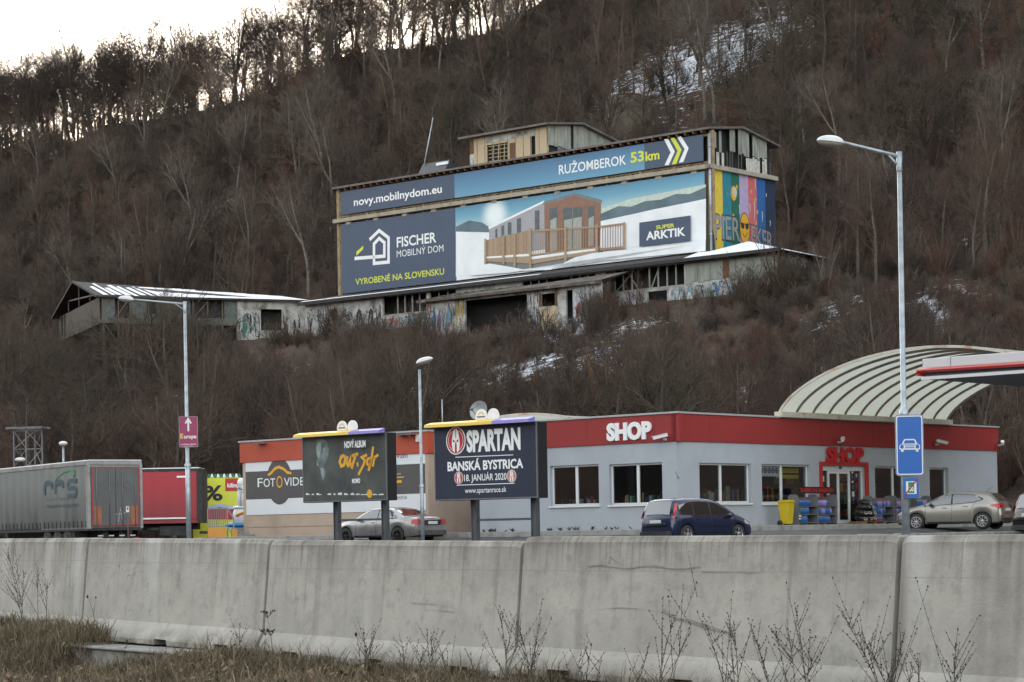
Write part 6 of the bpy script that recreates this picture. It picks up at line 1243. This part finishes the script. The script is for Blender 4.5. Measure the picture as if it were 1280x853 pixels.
m = MB(); m.b2(-TLn, 0, .0, TW, .92, 1.06); m.b2(-TLn+1, -.3, .75, 1.0, .62, .92); m.b2(-TLn+1, -.3, TW-1.0, TW-.75, .62, .92); m.b2(-.08, .08, .15, TW-.15, .42, .58); m.b2(-3.4, -2.0, .1, .5, .45, .9); m.build('chassis', CHAS, tr)
m = MB()
for k in range(26): m.mark(); x = -TLn+.3+k*.52; m.fb(FSd, x-.035, x+.035, 1.05, 1.36, .02, .035)
m.build('curtain_strap', CHAS, tr)
m = MB(); m.fb(FSd, -5.9, -.3, 1.0, 1.07, .0, .02); m.build('side_rail', GREYM, tr)
for k in range(3):
    for y, s in ((.22, -1), (TW-.22, 1)): truck_wheel(tr, -2.75-1.31*k, y, .5, .36, s, FRT)
for y in (.35, TW-.35): m = MB(); m.b2(.08, .12, y-.2, y+.2, .44, .6); m.build('rear_light', REDL, tr)
m = MB(); m.b2(.08, .1, TW/2-.28, TW/2+.28, .46, .58); m.build('number_plate', M('dirty_plate', (.3, .3, .28), .5), tr)
m = MB(); [m.b2(.05, .09, y-.12, y+.12, .66, .72) for y in (.5, 1.0, 1.5, 2.0)]; m.build('marker_light', M('marker_lens', (.4, .4, .4), .4), tr); m = MB(); [m.b2(-1.6, -1.57, y-.25, y+.25, .3, .95) for y in (.3, TW-.3)]; m.build('mud_flap', CHAS, tr)
LG = M('logo_petrol', (.035, .075, .095), .5, var=.1); LGG = M('logo_green', (.05, .25, .09), .5)
lx = -3.9; m = MB()
def arcs(cx, cz, w, h, mi=0): m.line(FSd, [(cx, cz), (cx, cz+h*.62), (cx+w*.1, cz+h*.88), (cx+w*.28, cz+h), (cx+w*.8, cz+h), (cx+w, cz+h*.85), (cx+w, cz+h*.5)], .24, .03, mi)
lw_ = 1.12; arcs(-5.4, 2.62, .95, .52); m.mark(); arcs(-4.0, 2.62, .95, .52); m.mark(); m.line(FSd, [(-1.35, 3.16), (-2.2, 3.16), (-2.45, 3.05), (-2.45, 2.92), (-2.3, 2.84), (-1.6, 2.84), (-1.42, 2.74), (-1.42, 2.6), (-1.6, 2.5), (-2.5, 2.5)], .2, .03, 0)
m.mark(); m.line(FSd, [(-4.2, 3.15), (-3.6, 3.42), (-2.8, 3.6), (-2.0, 3.66), (-1.65, 3.6), (-1.6, 3.45), (-1.75, 3.36), (-1.9, 3.4)], [.03, .05, .08, .1, .12, .12, .1, .06], .03, 1); m.mark(); text(m, FSd, 'Your partner for transport solution', -5.2, 2.02, 4.1, .17, .008, .03, 0); m.mark(); text(m, FSd, 'TRANSPORT SERVICE', -5.4, 2.36, 2.9, .09, 0, .03, 2); m.build('company_logo', [LG, LGG, GREYM], tr)
# red lorry behind it
g = P(252, 640, 121); RG = zt1(g.x, g.y)+.03; rl = root('red_lorry', 'red curtain side lorry partly hidden behind the silver trailer', 'lorry', (g.x, g.y, RG), math.atan2(.02, 1))
RCM = curtain_mat('curtain_red', (.36, .028, .04), (.2, .03, .035)); m = MB(); m.grid(lambda u, v: (-7.4+7.15*u, .01*math.sin(u*60), 1.15+2.6*v), 90, 4); m.build('curtain', RCM, rl)
m = MB(); m.b2(-7.5, -.02, .05, 2.5, 1.05, 3.8); m.build('cargo_box', M('red_box', (.25, .02, .03), .5), rl); m = MB(); m.b2(-7.5, .0, -.02, 2.52, 3.75, 3.9); m.b2(-.25, .05, -.02, 2.52, .95, 3.8); m.build('frame', CHAS, rl); m = MB(); m.b2(-7.5, -.1, 0, 2.5, 3.9, 3.95); m.build('roof_frost', SNOW, rl)
m = MB(); m.fb(FSd, -7.4, -.6, 1.18, 1.26, .02, .03); m.line(FSd, [(-1.3, 3.45), (-.75, 3.45), (-.75, 3.1)], .1, .03); m.build('white_tape', WHITE, rl)
m = MB(); m.fb(FSd, -7.5, -.3, .95, 1.12, -.1, .015); m.build('red_side_rail', RCM, rl)
m = MB(); m.b2(-7.5, -.3, .8, 1.1, .6, .95); m.b2(-7.5, -.3, 1.5, 1.8, .6, .95); m.b2(-2.3, -.6, .15, .5, .3, .8); m.b2(-5.6, -5.4, .0, .6, .3, 1.0); m.b2(-.15, .02, .1, 2.4, .35, .5); m.build('chassis', CHAS, rl)
for x in (-4.3,): 
    for y, s in ((.25, -1), (2.25, 1)): truck_wheel(rl, x, y, .52, .4, s, FRT)
m = MB(); m.lathe([(0, -.12), (.42, -.12), (.46, 0), (.42, .12), (0, .12)], (-2.6, .6, .62), (0, 0, 1), 20); m.build('spare_wheel', RUBBER, rl)
# ------------------------------------------------------------------ billboards, lamp posts, signs and other street furniture
POLEM = M('billboard_post', (.10, .11, .12), .5, .4, .15, 3); PURP = M('purple_strip', (.22, .19, .55), .45, var=.03); GOLD = M('gold_strip', (.72, .47, .06), .45, var=.03)
def billboard(name, label, pxTL, pxTR, pxBL, pxBR, d, posts, disc_px, sheet):
    br = P(*pxBR, d); fr = Frame((br.x, br.y, br.z), SHOP_A); rt = frame_root(name, label, 'billboard', fr, 'roadside billboards on two posts'); F = Face((0, 0, 0), (0, -1, 0))
    bl_ = lambda px, py: (-fr.on_x(px, py)[0], fr.on_x(px, py)[1]); x0 = (bl_(*pxTL)[0]+bl_(*pxBL)[0])/2; z1 = (bl_(*pxTL)[1]+bl_(*pxTR)[1])/2; z0 = 0.0; gz = zt1(br.x, br.y)-br.z-.2
    m = MB(); m.fb(F, x0-.05, .08, z0-.05, z1+.02, -.5, -.02); m.build('housing', BLACK, rt, bevel=.015); m = MB(); m.fb(F, x0, .02, z0, z1, -.02, .005, 0); s = m.build('poster', sheet, rt); m = MB(); m.fb(F, x0-.04, x0, z0-.04, z1, -.02, .02); m.fb(F, .02, .06, z0-.04, z1, -.02, .02); m.fb(F, x0, .02, z0-.04, z0, -.02, .02); m.build('poster_frame', GREYM, rt)
    xs_ = x0+(0-x0)*.64; m = MB()
    for a, c, mi in ((x0-.2, xs_, 0), (xs_, .0, 1)): m.add([F(a, z1+.02, .02), F(c, z1+.02, .02), F(c, z1-.0, .35), F(a, z1-.0, .35), F(a, z1+.18, .02), F(c, z1+.18, .02), F(c, z1+.1, .33), F(a, z1+.1, .33)], [(0, 1, 2, 3), (4, 7, 6, 5), (3, 2, 6, 7), (0, 3, 7, 4), (2, 1, 5, 6), (0, 4, 5, 1)], mi)
    m.build('lamp_hood', [GOLD, PURP], rt)
    for k, px in enumerate(disc_px):
        cx, cz = bl_(px, pxTL[1]-8); m = MB(); m.prism(F, [(cx+.27*math.cos(R(a)), z1+.28+.27*math.sin(R(a))) for a in range(-40, 221, 13)], -.05, -.02, 0)
        if k == 0: m.line(F, [(cx-.14, z1+.36), (cx, z1+.44), (cx+.14, z1+.36)], .04, -.015, 1); m.fb(F, cx-.19, cx+.19, z1+.26, z1+.31, -.02, -.015, 2)
        m.build('round_topper', [WHITE, GOLD, GREYM], rt)
    for px in posts: w = bl_(px, pxBR[1])[0]; m = MB(); m.fb(F, w-.09, w+.09, gz, z1-.1, -.62, -.5); m.fb(F, w-.12, w-.09, gz, z1-.1, -.66, -.46); m.fb(F, w+.09, w+.12, gz, z1-.1, -.66, -.46); m.build('post', POLEM, rt)
    ws = [bl_(px, pxBR[1])[0] for px in posts]; m = MB(); m.fb(F, ws[0], ws[1], -.78, -.7, -.58, -.54); m.build('cross_bar', POLEM, rt)
    return rt, F, bl_, x0, z1
ALB = M('album_poster', (.045, .053, .052), .5, var=.25, scale=1.1, col2=(.085, .095, .09)); NAV = M('race_poster', (.018, .024, .05), .45, var=.15, scale=.6); PORT = M('portrait_tint', (.13, .165, .165), .5, var=.45, scale=2.5); PORT2 = M('portrait_light', (.25, .30, .30), .5, var=.4, scale=3)
rt, F, bl_, x0, z1 = billboard('billboard', 'dark billboard advertising the album out.sdr with orange brush lettering', (378.7, 547.7), (480.9, 541), (380.4, 625.8), (482.8, 624), 83, (408, 468), (427, 440), ALB)
q8 = lambda x, y: bl_(370+x/7.754, 530+y/7.754); m = MB()
m.poly(F, [q8(*p) for p in [(205, 160), (250, 140), (295, 165), (318, 240), (315, 320), (290, 380), (270, 400), (290, 450), (285, 510), (262, 560), (245, 500), (235, 430), (205, 410), (200, 350), (215, 330), (195, 250)]], .007, 0)
for pts in [[(205, 200), (240, 170), (245, 240), (225, 340), (208, 320), (197, 260)], [(262, 235), (290, 230), (285, 290), (272, 295)], [(240, 430), (270, 430), (275, 500), (262, 545), (250, 500)], [(205, 360), (220, 400), (212, 412), (203, 395)]]: m.poly(F, [q8(*p) for p in pts], .010, 1)
m.build('portrait', [PORT, PORT2], rt)
m = MB(); tpx(m, F, q8, 'NOVÝ ALBUM', (502, 232), (708, 226), 62, .035); tpx(m, F, q8, 'MOMO', (577, 575), (655, 572), 42, .04); 
for k, (x, w, h) in enumerate([(98, 36, 20), (152, 26, 14), (200, 50, 18), (308, 34, 24), (365, 20, 30), (408, 40, 26), (468, 40, 20), (532, 36, 30), (582, 36, 18), (630, 60, 12), (745, 44, 14), (802, 52, 14)]):
    rr_ = random.Random(k); m.mark()
    for j in range(4): a = x+w*j/4; hh = h*rr_.uniform(.4, 1); m.poly(F, [q8(*p) for p in [(a, 690), (a+w/5, 690), (a+w/5, 690-hh), (a, 690-hh)]], .008, 0)
m.build('lettering', WHITE, rt)
m = MB(); cs = lambda *pts, w=18: m.mark().line(F, [q8(*p) for p in pts], w/7.754/20.0, .009, 0)
cs((470, 305), (440, 320), (425, 370), (440, 410), (465, 400), (480, 350), (472, 305), w=20); cs((500, 315), (490, 380), (505, 405), (530, 330), (525, 400), (545, 395), w=17); cs((545, 310), (605, 290), w=17); cs((580, 300), (540, 435), w=18); cs((590, 395), (606, 390), w=24)
cs((690, 300), (640, 325), (670, 355), (655, 400), (605, 495), w=17); cs((730, 330), (695, 340), (690, 390), (710, 400), (735, 330), w=15); cs((750, 220), (735, 330), (705, 455), w=18); cs((765, 320), (745, 415), w=15); cs((755, 330), (800, 300), w=16); m.mark(); cx, cz = q8(714, 678); m.disc(F, cx, cz, .14, .16, .009); m.build('brush_lettering', OR, rt)
rt, F, bl_, x0, z1 = billboard('billboard', 'navy billboard advertising a SPARTAN race in Banská Bystrica', (543.5, 535.4), (667.8, 527.3), (545.3, 622.3), (670.8, 620.8), 75, (580, 655), (601, 616), NAV)
q6 = lambda x, y: bl_(535+x/6.09, 490+y/6.09); m = MB(); tpx(m, F, q6, 'SPARTAN', (296, 450), (706, 432), 150, .05, .008); tpx(m, F, q6, 'BANSKÁ BYSTRICA', (150, 597), (726, 582), 66, .035, .008); tpx(m, F, q6, '18. JANUÁR 2020', (276, 680), (600, 668), 50, .012, .008); tpx(m, F, q6, 'www.spartanrace.sk', (283, 770), (598, 762), 40, .004, .008)
m.mark(); m.line(F, [q6(210, 498), q6(650, 480)], .025, .008); m.mark(); m.line(F, [q6(220, 711), q6(660, 696)], .025, .008); m.build('lettering', WHITE, rt)
RDP = M('emblem_red', (.42, .02, .025), .5, var=.04); ORP = M('emblem_orange', (.5, .13, .04), .5, var=.04)
def helmet(cx, cz, rx, rz, mat, nm):
    m = MB(); m.disc(F, cx, cz, rx*1.1, rz*1.08, .008, 0); m.disc(F, cx, cz, rx, rz, .011, 1); m.ring(F, cx, cz, rz*.8, rz*.84, rx/rz, .013, 0, a0=115, a1=250); m.ring(F, cx, cz, rz*.8, rz*.84, rx/rz, .013, 0, a0=-70, a1=65)
    P_ = lambda *a: [(cx+x*rx, cz+z*rz) for x, z in a]; m.poly(F, P_((-.12, .92), (.12, .92), (.3, .7), (.36, .4), (.42, .1), (.45, -.3), (.36, -.75), (.12, -.95), (.1, -.35), (.06, -.12), (-.06, -.12), (-.1, -.35), (-.12, -.95), (-.36, -.75), (-.45, -.3), (-.42, .1), (-.36, .4), (-.3, .7)), .014, 0)
    for s in (-1, 1): m.poly(F, P_((s*.08, .0), (s*.34, .1), (s*.3, -.1), (s*.1, -.12)), .017, 1)
    m.line(F, P_((0, .85), (0, .2)), rx*.06, .017, 1); m.build(nm, [WHITE, mat], rt)
cx, cz = q6(213, 372); helmet(cx, cz, .42, .45, RDP, 'helmet_emblem'); cx, cz = q6(235, 655); helmet(cx, cz, .19, .2, RDP, 'helmet_emblem'); cx, cz = q6(638, 641); helmet(cx, cz, .19, .2, ORP, 'helmet_emblem')
# ---- lamp posts
LENS = M('lamp_lens', (.3, .28, .23), .25, 0, .2); HEADM = M('lamp_head_white', (.6, .61, .62), .4, .1, .05)
def lamp_post(label, px, pybase, pytop, d, headpx, rb, rtp, arm=True):
    top = P(px, pytop, d); x, y = top.x, top.y; gz = zt1(x, y)-.1; rt = root('lamp_post', label, 'street lamp', (x, y, gz)); H_ = top.z-gz
    m = MB(); m.tube([(0, 0, 0), (0, 0, H_*.36), (0, 0, H_*.362), (0, 0, H_)], [rb, rb*.93, rb*.72, rtp], 14); m.build('pole', STEEL, rt); m = MB(); m.lathe([(rb*1.2, H_*.352), (rb*1.2, H_*.362), (rb*.8, H_*.366)], (0, 0, 0)); m.build('pole_collar', STEEL, rt)
    h = P(*headpx, d)-Vector((x, y, gz))
    if arm:
        m = MB(); m.lathe([(rtp*1.15, H_-.3), (rtp*1.25, H_-.28), (rtp*1.25, H_+.12), (0, H_+.12)], (0, 0, 0)); m.tube([(0, 0, H_+.02), tuple(Vector((0, 0, H_+.02)).lerp(h, .5)), tuple(h)], [.042, .036, .032], 8); m.tube([(-.0, 0, H_-.22), tuple(Vector((0, 0, H_+.02)).lerp(h, .2))], .025, 6); m.build('arm', STEEL, rt)
        dd = h-Vector((0, 0, H_)); dd.z = 0; dd.normalize(); c = h+dd*.22
    else: dd = Vector((1, 0, 0)); c = h; 
    a = math.atan2(dd.y, dd.x); M3 = Matrix.Rotation(a, 3, 'Z') @ Matrix.Rotation(R(-8 if arm else -16), 3, 'Y'); m = MB(); hl = .30 if arm else .33
    def up_(u, v): t = math.pi*.5*v; p = Vector((hl*math.cos(2*math.pi*u)*math.cos(t)*(1+.12*math.cos(2*math.pi*u)), .16*math.sin(2*math.pi*u)*math.cos(t), .15*math.sin(t))); return c+M3 @ p
    def dn_(u, v): t = math.pi*.5*v; p = Vector((hl*.95*math.cos(2*math.pi*u)*math.cos(t)*(1+.12*math.cos(2*math.pi*u)), .15*math.sin(2*math.pi*u)*math.cos(t), -.09*math.sin(t)-.012)); return c+M3 @ p
    m.grid(up_, 22, 7); hd = m.build('lamp_head', HEADM, rt); m = MB(); m.grid(dn_, 22, 6); m.build('lens', LENS, hd)
    return rt
lamp_post('tall grey lamp post at right carrying the blue car sign', 1124, 670, 197, 48, (1053, 178), .085, .05)
lamp_post('grey lamp post in front of the red lorry carrying the crimson sign', 231, 675, 381, 85, (166, 374.5), .10, .055)
lamp_post('short grey lamp post with its head on the pole top, left of the race billboard', 524.5, 672, 462, 84, (529.5, 452), .075, .05, False)
# far lamp and lattice mast beyond the trailer
g = P(79, 556, 140); rt = root('lamp_post', 'small far lamp post with a round white head above the trailer roof', 'street lamp', (g.x, g.y, zt1(g.x, g.y)-.1)); h = g.z-zt1(g.x, g.y)+.1; m = MB(); m.tube([(0, 0, 0), (0, 0, h)], [.09, .06], 8); m.build('pole', STEEL, rt); m = MB(); m.ell((0, 0, h+.06), (.28, .28, .16)); m.build('lamp_head', HEADM, rt)
g0, g1 = P(17, 537, 135), P(53, 537, 135); gz = zt1(g0.x, 135)-.2; wd = g1.x-g0.x; H_ = g0.z-gz; rt = root('lattice_mast', 'grey steel lattice mast with a flat top frame behind the silver trailer', 'mast', (g0.x, g0.y, gz), R(-14)); m = MB(); m2 = MB()
for (x, y) in ((0, 0), (wd*.55, -.3), (wd, .25), (wd*.5, wd*.6)): m.mark(); m.bar((x, y, 0), (x, y, H_), .08)
m.build('leg', GREYM, rt); cs_ = [(0, 0), (wd*.55, -.3), (wd, .25), (wd*.5, wd*.6)]
for i in range(4):
    a, c = cs_[i], cs_[(i+1) % 4]; z = H_-.1; s = 1
    while z > 0: m2.bar((*a, z if s > 0 else z-1.1), (*c, z-1.1 if s > 0 else z), .04); m2.bar((*a, z), (*c, z), .035); z -= 1.1; s = -s
m2.build('bracing', GREYM, rt); m = MB(); m.b2(-.3, wd+.35, -.45, -.2, H_, H_+.12); m.b2(-.3, wd+.35, .5, .7, H_, H_+.12); m.b2(-.2, .0, -.4, .7, H_, H_+.12); m.b2(wd, wd+.2, -.4, .7, H_, H_+.12); m.build('top_frame', GREYM, rt); m = MB(); m.ell((.6, -.4, H_-1.85), (.35, .2, .14)); m.build('floodlight', HEADM, rt)
# ---- signs
def plate(F, m, x0, x1, z0, z1, r, o0, o1, mi=0):
    pts = []
    for cx, cz, a0 in ((x1-r, z0+r, -90), (x1-r, z1-r, 0), (x0+r, z1-r, 90), (x0+r, z0+r, 180)): pts += [(cx+r*math.cos(R(a0+t)), cz+r*math.sin(R(a0+t))) for t in (0, 22, 45, 68, 90)]
    return m.prism(F, pts, o0, o1, mi)
BLUE = M('sign_blue', (.012, .11, .42), .35, var=.05); SIGNW = M('sign_white', (.68, .69, .7), .35, var=.03); SGREY = M('sign_back', (.3, .31, .32), .5, .4, .1); CRIM = M('sign_crimson', (.27, .03, .10), .4, var=.05); SRED = M('sign_red_bar', (.28, .015, .02), .4); SGRN = M('sign_green', (.02, .2, .08), .4)
tl, bR = P(1118.6, 518.8, 47.85), P(1155.3, 594.6, 47.85); w_, h_ = bR.x-tl.x, tl.z-bR.z; rt = root('road_sign', 'tall blue motor road sign with a white car on the right lamp post', 'road sign', (tl.x+w_/2, 47.85, bR.z), R(0)); F = Face((-w_/2, 0, 0), (1, 0, 0))
m = MB(); plate(F, m, 0, w_, 0, h_, .06, -.02, .0); m.build('back_plate', SGREY, rt); m = MB(); plate(F, m, .008, w_-.008, .008, h_-.008, .055, .0, .003, 0); plate(F, m, .02, w_-.02, .02, h_-.02, .05, .003, .005, 1); plate(F, m, .045, w_-.045, .045, h_-.045, .04, .005, .007, 0); fc = m.build('face', [BLUE, SIGNW], rt)
m = MB(); cx = w_*.5; cz = h_*.47; k = w_*.0105; Q = lambda *p: [(cx+x*k, cz+y*k) for x, y in p]
m.poly(F, Q((-35, -6), (-35, 4), (-31, 9), (-26, 11), (-19, 25), (-14, 27), (14, 27), (19, 25), (26, 11), (31, 9), (35, 4), (35, -6), (31, -9), (-31, -9)), .009, 1); m.poly(F, Q((-30, -8), (-20, -8), (-21, -16), (-29, -16)), .009, 1); m.poly(F, Q((20, -8), (30, -8), (29, -16), (21, -16)), .009, 1)
m.poly(F, Q((-20, 12), (20, 12), (15, 23), (-15, 23)), .011, 0); [m.disc(F, cx+s*26*k, cz+1*k, 6.5*k, 6.5*k, .011, 0) for s in (-1, 1)]; m.poly(F, Q((-16, 2), (16, 2), (16, 5), (-16, 5)), .011, 0); m.poly(F, Q((-16, -4), (16, -4), (16, -1), (-16, -1)), .011, 0); m.poly(F, Q((-30, 8), (30, 8), (28, 9.5), (-28, 9.5)), .011, 0); m.build('car_symbol', [BLUE, SIGNW], fc)
m = MB(); [m.b2(-.1, .1, .02, .1, z, z+.05) for z in (h_*.25, h_*.75)]; m.build('bracket', STEEL, rt)
tl, bR = P(1128.2, 597.5, 47.85), P(1149, 622.6, 47.85); w_, h_ = bR.x-tl.x, tl.z-bR.z; rt = root('road_sign', 'small blue end of toll sticker sign below the blue car sign', 'road sign', (tl.x+w_/2, 47.85, bR.z)); F = Face((-w_/2, 0, 0), (1, 0, 0))
m = MB(); plate(F, m, 0, w_, 0, h_, .02, -.02, 0); m.build('back_plate', SGREY, rt); m = MB(); plate(F, m, 0.004, w_-.004, .004, h_-.004, .018, 0, .003, 0); m.fb(F, w_*.2, w_*.84, h_*.2, h_*.82, .002, .005, 1); m.fb(F, w_*.34, w_*.7, h_*.24, h_*.78, .004, .007, 2); text(m, F, '50', w_*.4, h_*.34, w_*.26, h_*.2, .04, .008, 1); m.line(F, [(w_*.03, h_*.05), (w_*.94, h_*.96)], .03, .010, 3); m.build('face', [BLUE, SIGNW, SGRN, SRED], rt)
tl, bR = P(223.4, 521, 84.85), P(247.6, 559, 84.85); w_, h_ = bR.x-tl.x, tl.z-bR.z; rt = root('shop_sign', 'crimson Europa shopping sign with a white arrow on the left lamp post', 'sign', (tl.x+w_/2, 84.85, bR.z)); F = Face((-w_/2, 0, 0), (1, 0, 0))
m = MB(); plate(F, m, 0, w_, 0, h_, .04, -.03, 0); m.build('back_plate', SGREY, rt); m = MB(); plate(F, m, .015, w_-.015, .015, h_-.015, .03, 0, .004); fc = m.build('face', CRIM, rt); m = MB(); m.line(F, [(w_*.5, h_*.52), (w_*.5, h_*.9)], .065, .006, 0); m.line(F, [(w_*.35, h_*.77), (w_*.5, h_*.92), (w_*.65, h_*.77)], .065, .008, 0); m.mark(); text(m, F, 'uropa', w_*.25, h_*.29, w_*.67, h_*.12, .03, .006, 0, shear=.15); text(m, F, 'E', w_*.07, h_*.29, w_*.15, h_*.15, .03, .006, 1); m.mark(); text(m, F, 'SHOPPING CENTER', w_*.09, h_*.075, w_*.82, h_*.035, .02, .006, 0); m.mark(); text(m, F, 'BANSKÁ BYSTRICA', w_*.25, h_*.025, w_*.5, h_*.022, .01, .006, 0); m.build('lettering', [SIGNW, M('pale_yellow', (.65, .5, .12), .5)], fc)
g = P(159.5, 634, 60); gz = zt1(g.x, g.y); rt = root('marker_post', 'thin red post with a small red and white plate before the trailer tail', 'marker', (g.x, g.y, gz)); h = g.z-gz; m = MB(); m.tube([(0, 0, 0), (0, 0, h-.1)], .014, 6); m.build('post', M('rust_red_post', (.16, .05, .04), .6), rt); m = MB(); m.b2(-.04, .04, -.02, -.005, h-.14, h+.02, 0); m.b2(-.015, .025, -.024, -.02, h-.08, h+.0, 1); m.build('plate', [SIGNW, REDL], rt)
# ---- far left corner by the tan building
YF = Frame(P(300, 645, 125), R(4)); yw = lambda px, py: YF.on_y(px, py); rt = frame_root('billboard', 'lime yellow furniture billboard with a big percent sign behind the red lorry', 'billboard', YF); F = Face((0, 0, 0), (1, 0, 0))
x0, zt_2 = yw(240, 598); x1, _ = yw(300.5, 598); m = MB(); m.fb(F, x0, x1, -3.5, zt_2, -.15, 0); m.build('panel', CHART, rt)
m = MB(); tpx(m, F, yw, '%', (254.5, 625.5), (278.5, 625.5), 18, .03, .01); m.build('percent_sign', M('ink_black', (.015, .017, .03), .5), rt)
m = MB(); a, c = yw(281.8, 614.2), yw(297.8, 598); m.fb(F, a[0], c[0], a[1], c[1], 0, .012); m.build('red_logo_panel', PROD[0], rt); m = MB(); tpx(m, F, yw, 'kilim', (284, 609.8), (296, 609), 5.2, .03, .016, shear=.1); m.build('logo_lettering', WHITE, rt)
m = MB(); pts = [yw(*p) for p in [(240, 641), (258, 633), (264, 632), (274, 629.5), (285, 632), (294, 632), (300, 636), (300, 645), (240, 645)]]; m.poly(F, pts, .008, 0); m.poly(F, [(x, z+.02-.22) for x, z in pts], .012, 1); m.build('roof_picture', [M('pale_blue_print', (.42, .52, .66), .5), PROD[0]], rt)
m = MB(); x = x0; k = 0
while x < x1-.1: m.poly(F, [(x, zt_2+.02), (x+.18, zt_2+.02), (x+.12, zt_2+.22), (x+.04, zt_2+.22)], .005, k % 2); x += .17; k += 1
m.build('garland', [WHITE, SGRN], rt)
IF = Frame(P(300, 648, 112), R(0)); iw = lambda px, py: IF.on_y(px, py); rt = frame_root('inflatable_figure', 'white inflatable advertising figure with a rainbow stripe beside the tan building', 'inflatable', IF); F = Face((0, 0, 0), (1, 0, 0)); VIN = M('white_vinyl', (.62, .63, .64), .35, var=.04)
m = MB(); c = lambda px, py, rx, rz: (lambda q: m.ell((q[0], 0, q[1]), (rx, .35, rz), 18, 12))(iw(px, py)); c(303.5, 612, .28, .45); c(302, 605, .22, .3); c(299.5, 624, .12, .62); c(304.5, 624, .13, .62); c(302, 634.5, .45, .1); c(303, 646, .5, .6); m.build('body', VIN, rt)
m = MB(); tpx(m, F, iw, 'AL', (298, 612.5), (304.5, 612.5), 3.6, .04, .36); m.build('lettering', M('blue_ink', (.03, .1, .35), .5), rt)
m = MB(); m.line(F, [iw(296, 646), iw(301, 643.5), iw(307, 641.5)], .06, .37, 0); m.line(F, [iw(296, 644.6), iw(301, 642.2), iw(307, 640.2)], .05, .375, 1); m.line(F, [iw(296, 643.5), iw(301, 641.2), iw(307, 639.2)], .04, .38, 2); m.build('rainbow_stripe', [PROD[0], M('flag_orange', (.6, .25, .02), .5), YEL], rt)
m = MB(); q = iw(302, 656.5); m.ell((q[0]-.1, -.1, q[1]), (.75, .3, .14)); tag(m.build('blue_tarpaulin', M('tarp_blue', (.02, .2, .5), .4, var=.2), loc=IF.o), 'crumpled bright blue tarpaulin at the foot of the inflatable figure', 'tarpaulin')
RF_ = Frame(P(261, 668, 103), R(8)); rw2 = lambda px, py: RF_.on_y(px, py); xa, za = rw2(259.5, 636); xb, _ = rw2(284, 636); xc, zc = rw2(292, 648); z0_ = rw2(261, 659)[1]
rt = frame_root('stair_railing', 'grey steel railing with dense upright bars above the orange panel', 'railing', RF_); m = MB(); m.bar((xa, 0, za), (xb, 0, za), .06); m.bar((xb, 0, za), (xc, 0, zc), .06); m.bar((xa, 0, z0_), (xb, 0, z0_), .06); m.bar((xb, 0, z0_), (xc, 0, zc-(za-z0_)), .05)
for x in (xa, xb, xc): m.bar((x, 0, (za if x < xc else zc)), (x, 0, -1.2), .06)
m.build('frame', M('railing_grey', (.2, .22, .24), .5, .3, .1), rt); m = MB(); x = xa+.1
while x < xb: m.bar((x, 0, z0_), (x, 0, za), .035); x += .1
m.build('uprights', GREYM, rt)
m = MB(); a, b_ = rw2(259.8, 660), rw2(283, 673); m.b2(a[0], b_[0], -.3, .5, -1, a[1]); m.b2(b_[0]+.25, b_[0]+.5, -.35, .5, -1, a[1]-.1); tag(m.build('orange_panel', M('ochre_orange', (.55, .26, .04), .6, var=.08), loc=RF_.o, rz=RF_.a, bevel=.02), 'orange yellow box panel under the grey railing', 'panel')
m = MB(); a = rw2(292, 660)
for k in range(6): m.b2(a[0]-.1, a[0]+1.15+k*.34, .4-.3*k, .8, a[1]-.15-.16*(k), a[1]-.16*k)
tag(m.build('entrance_steps', CONC, loc=RF_.o, rz=RF_.a, bevel=.01), 'flight of grey concrete steps at the left corner of the tan building', 'steps')
# low island kerb before the beige car
a, c = P(1078, 668, 72), P(1300, 664, 78); m = MB(); d_ = c-a; ln_ = d_.length
for k in range(10): m.b2(k*ln_/10, (k+1)*ln_/10-.02, 0, .25, -.3, .26+.02*random.Random(k).random())
o = m.build('island_kerb', M('light_kerb', (.32, .31, .29), .9, var=.2, scale=4, dirt=(.15, .14, .12)), loc=(a.x, a.y, zt1(a.x, a.y)), rz=math.atan2(d_.y, d_.x), bevel=.02); tag(o, kind='structure')
# snapped trunk and blue scrap on the lower slope
h = ground_hit(749, 520, 100); m = MB()
if h is None: h = Vector((P(749, 520, 118).x, 118, zt1(P(749, 520, 118).x, 118)))
tp = P(733, 449, h.y); b0 = Vector((P(749, 522, h.y).x, 0, 0)); v_ = tp-Vector((P(749, 522, h.y)))
base = P(749, 522, h.y); m.tube([(v_.x*-.3, 0, v_.z*-.3), (0, 0, 0), (v_.x*.5+.1, 0, v_.z*.5), (v_.x, 0, v_.z)], [.26, .22, .19, .17], 9)
o = m.build('snapped_trunk', M('orange_bark', (.17, .085, .045), .9, var=.3, scale=3, bump=.4, stretch=(3, 3, .4)), loc=base); tag(o, 'snapped orange brown trunk leaning on the slope behind the shop', 'tree trunk'); m = MB(); rr_ = random.Random(2)
for k in range(14): a = rr_.uniform(0, 6.28); m.tube([(v_.x, 0, v_.z-.05), (v_.x+math.cos(a)*rr_.uniform(.1, .4), math.sin(a)*.3, v_.z+rr_.uniform(-.05, .45))], [.05, .006], 4)
m.build('splinters', M('fresh_wood', (.34, .2, .11), .8, var=.25), o)
h = ground_hit(757, 447, 105); m = MB(); rr_ = random.Random(6)
if h:
    m.grid(lambda u, v: ((u-.5)*1.2, (v-.5)*.9, .12+.25*math.sin(u*7+v*3)*math.cos(v*6)), 10, 8); tag(m.build('blue_scrap', M('scrap_blue', (.03, .12, .38), .5, var=.3), loc=h+Vector((0, -.5, .2)), rz=.4), 'scrap of blue plastic sheet caught on the slope', 'plastic scrap')
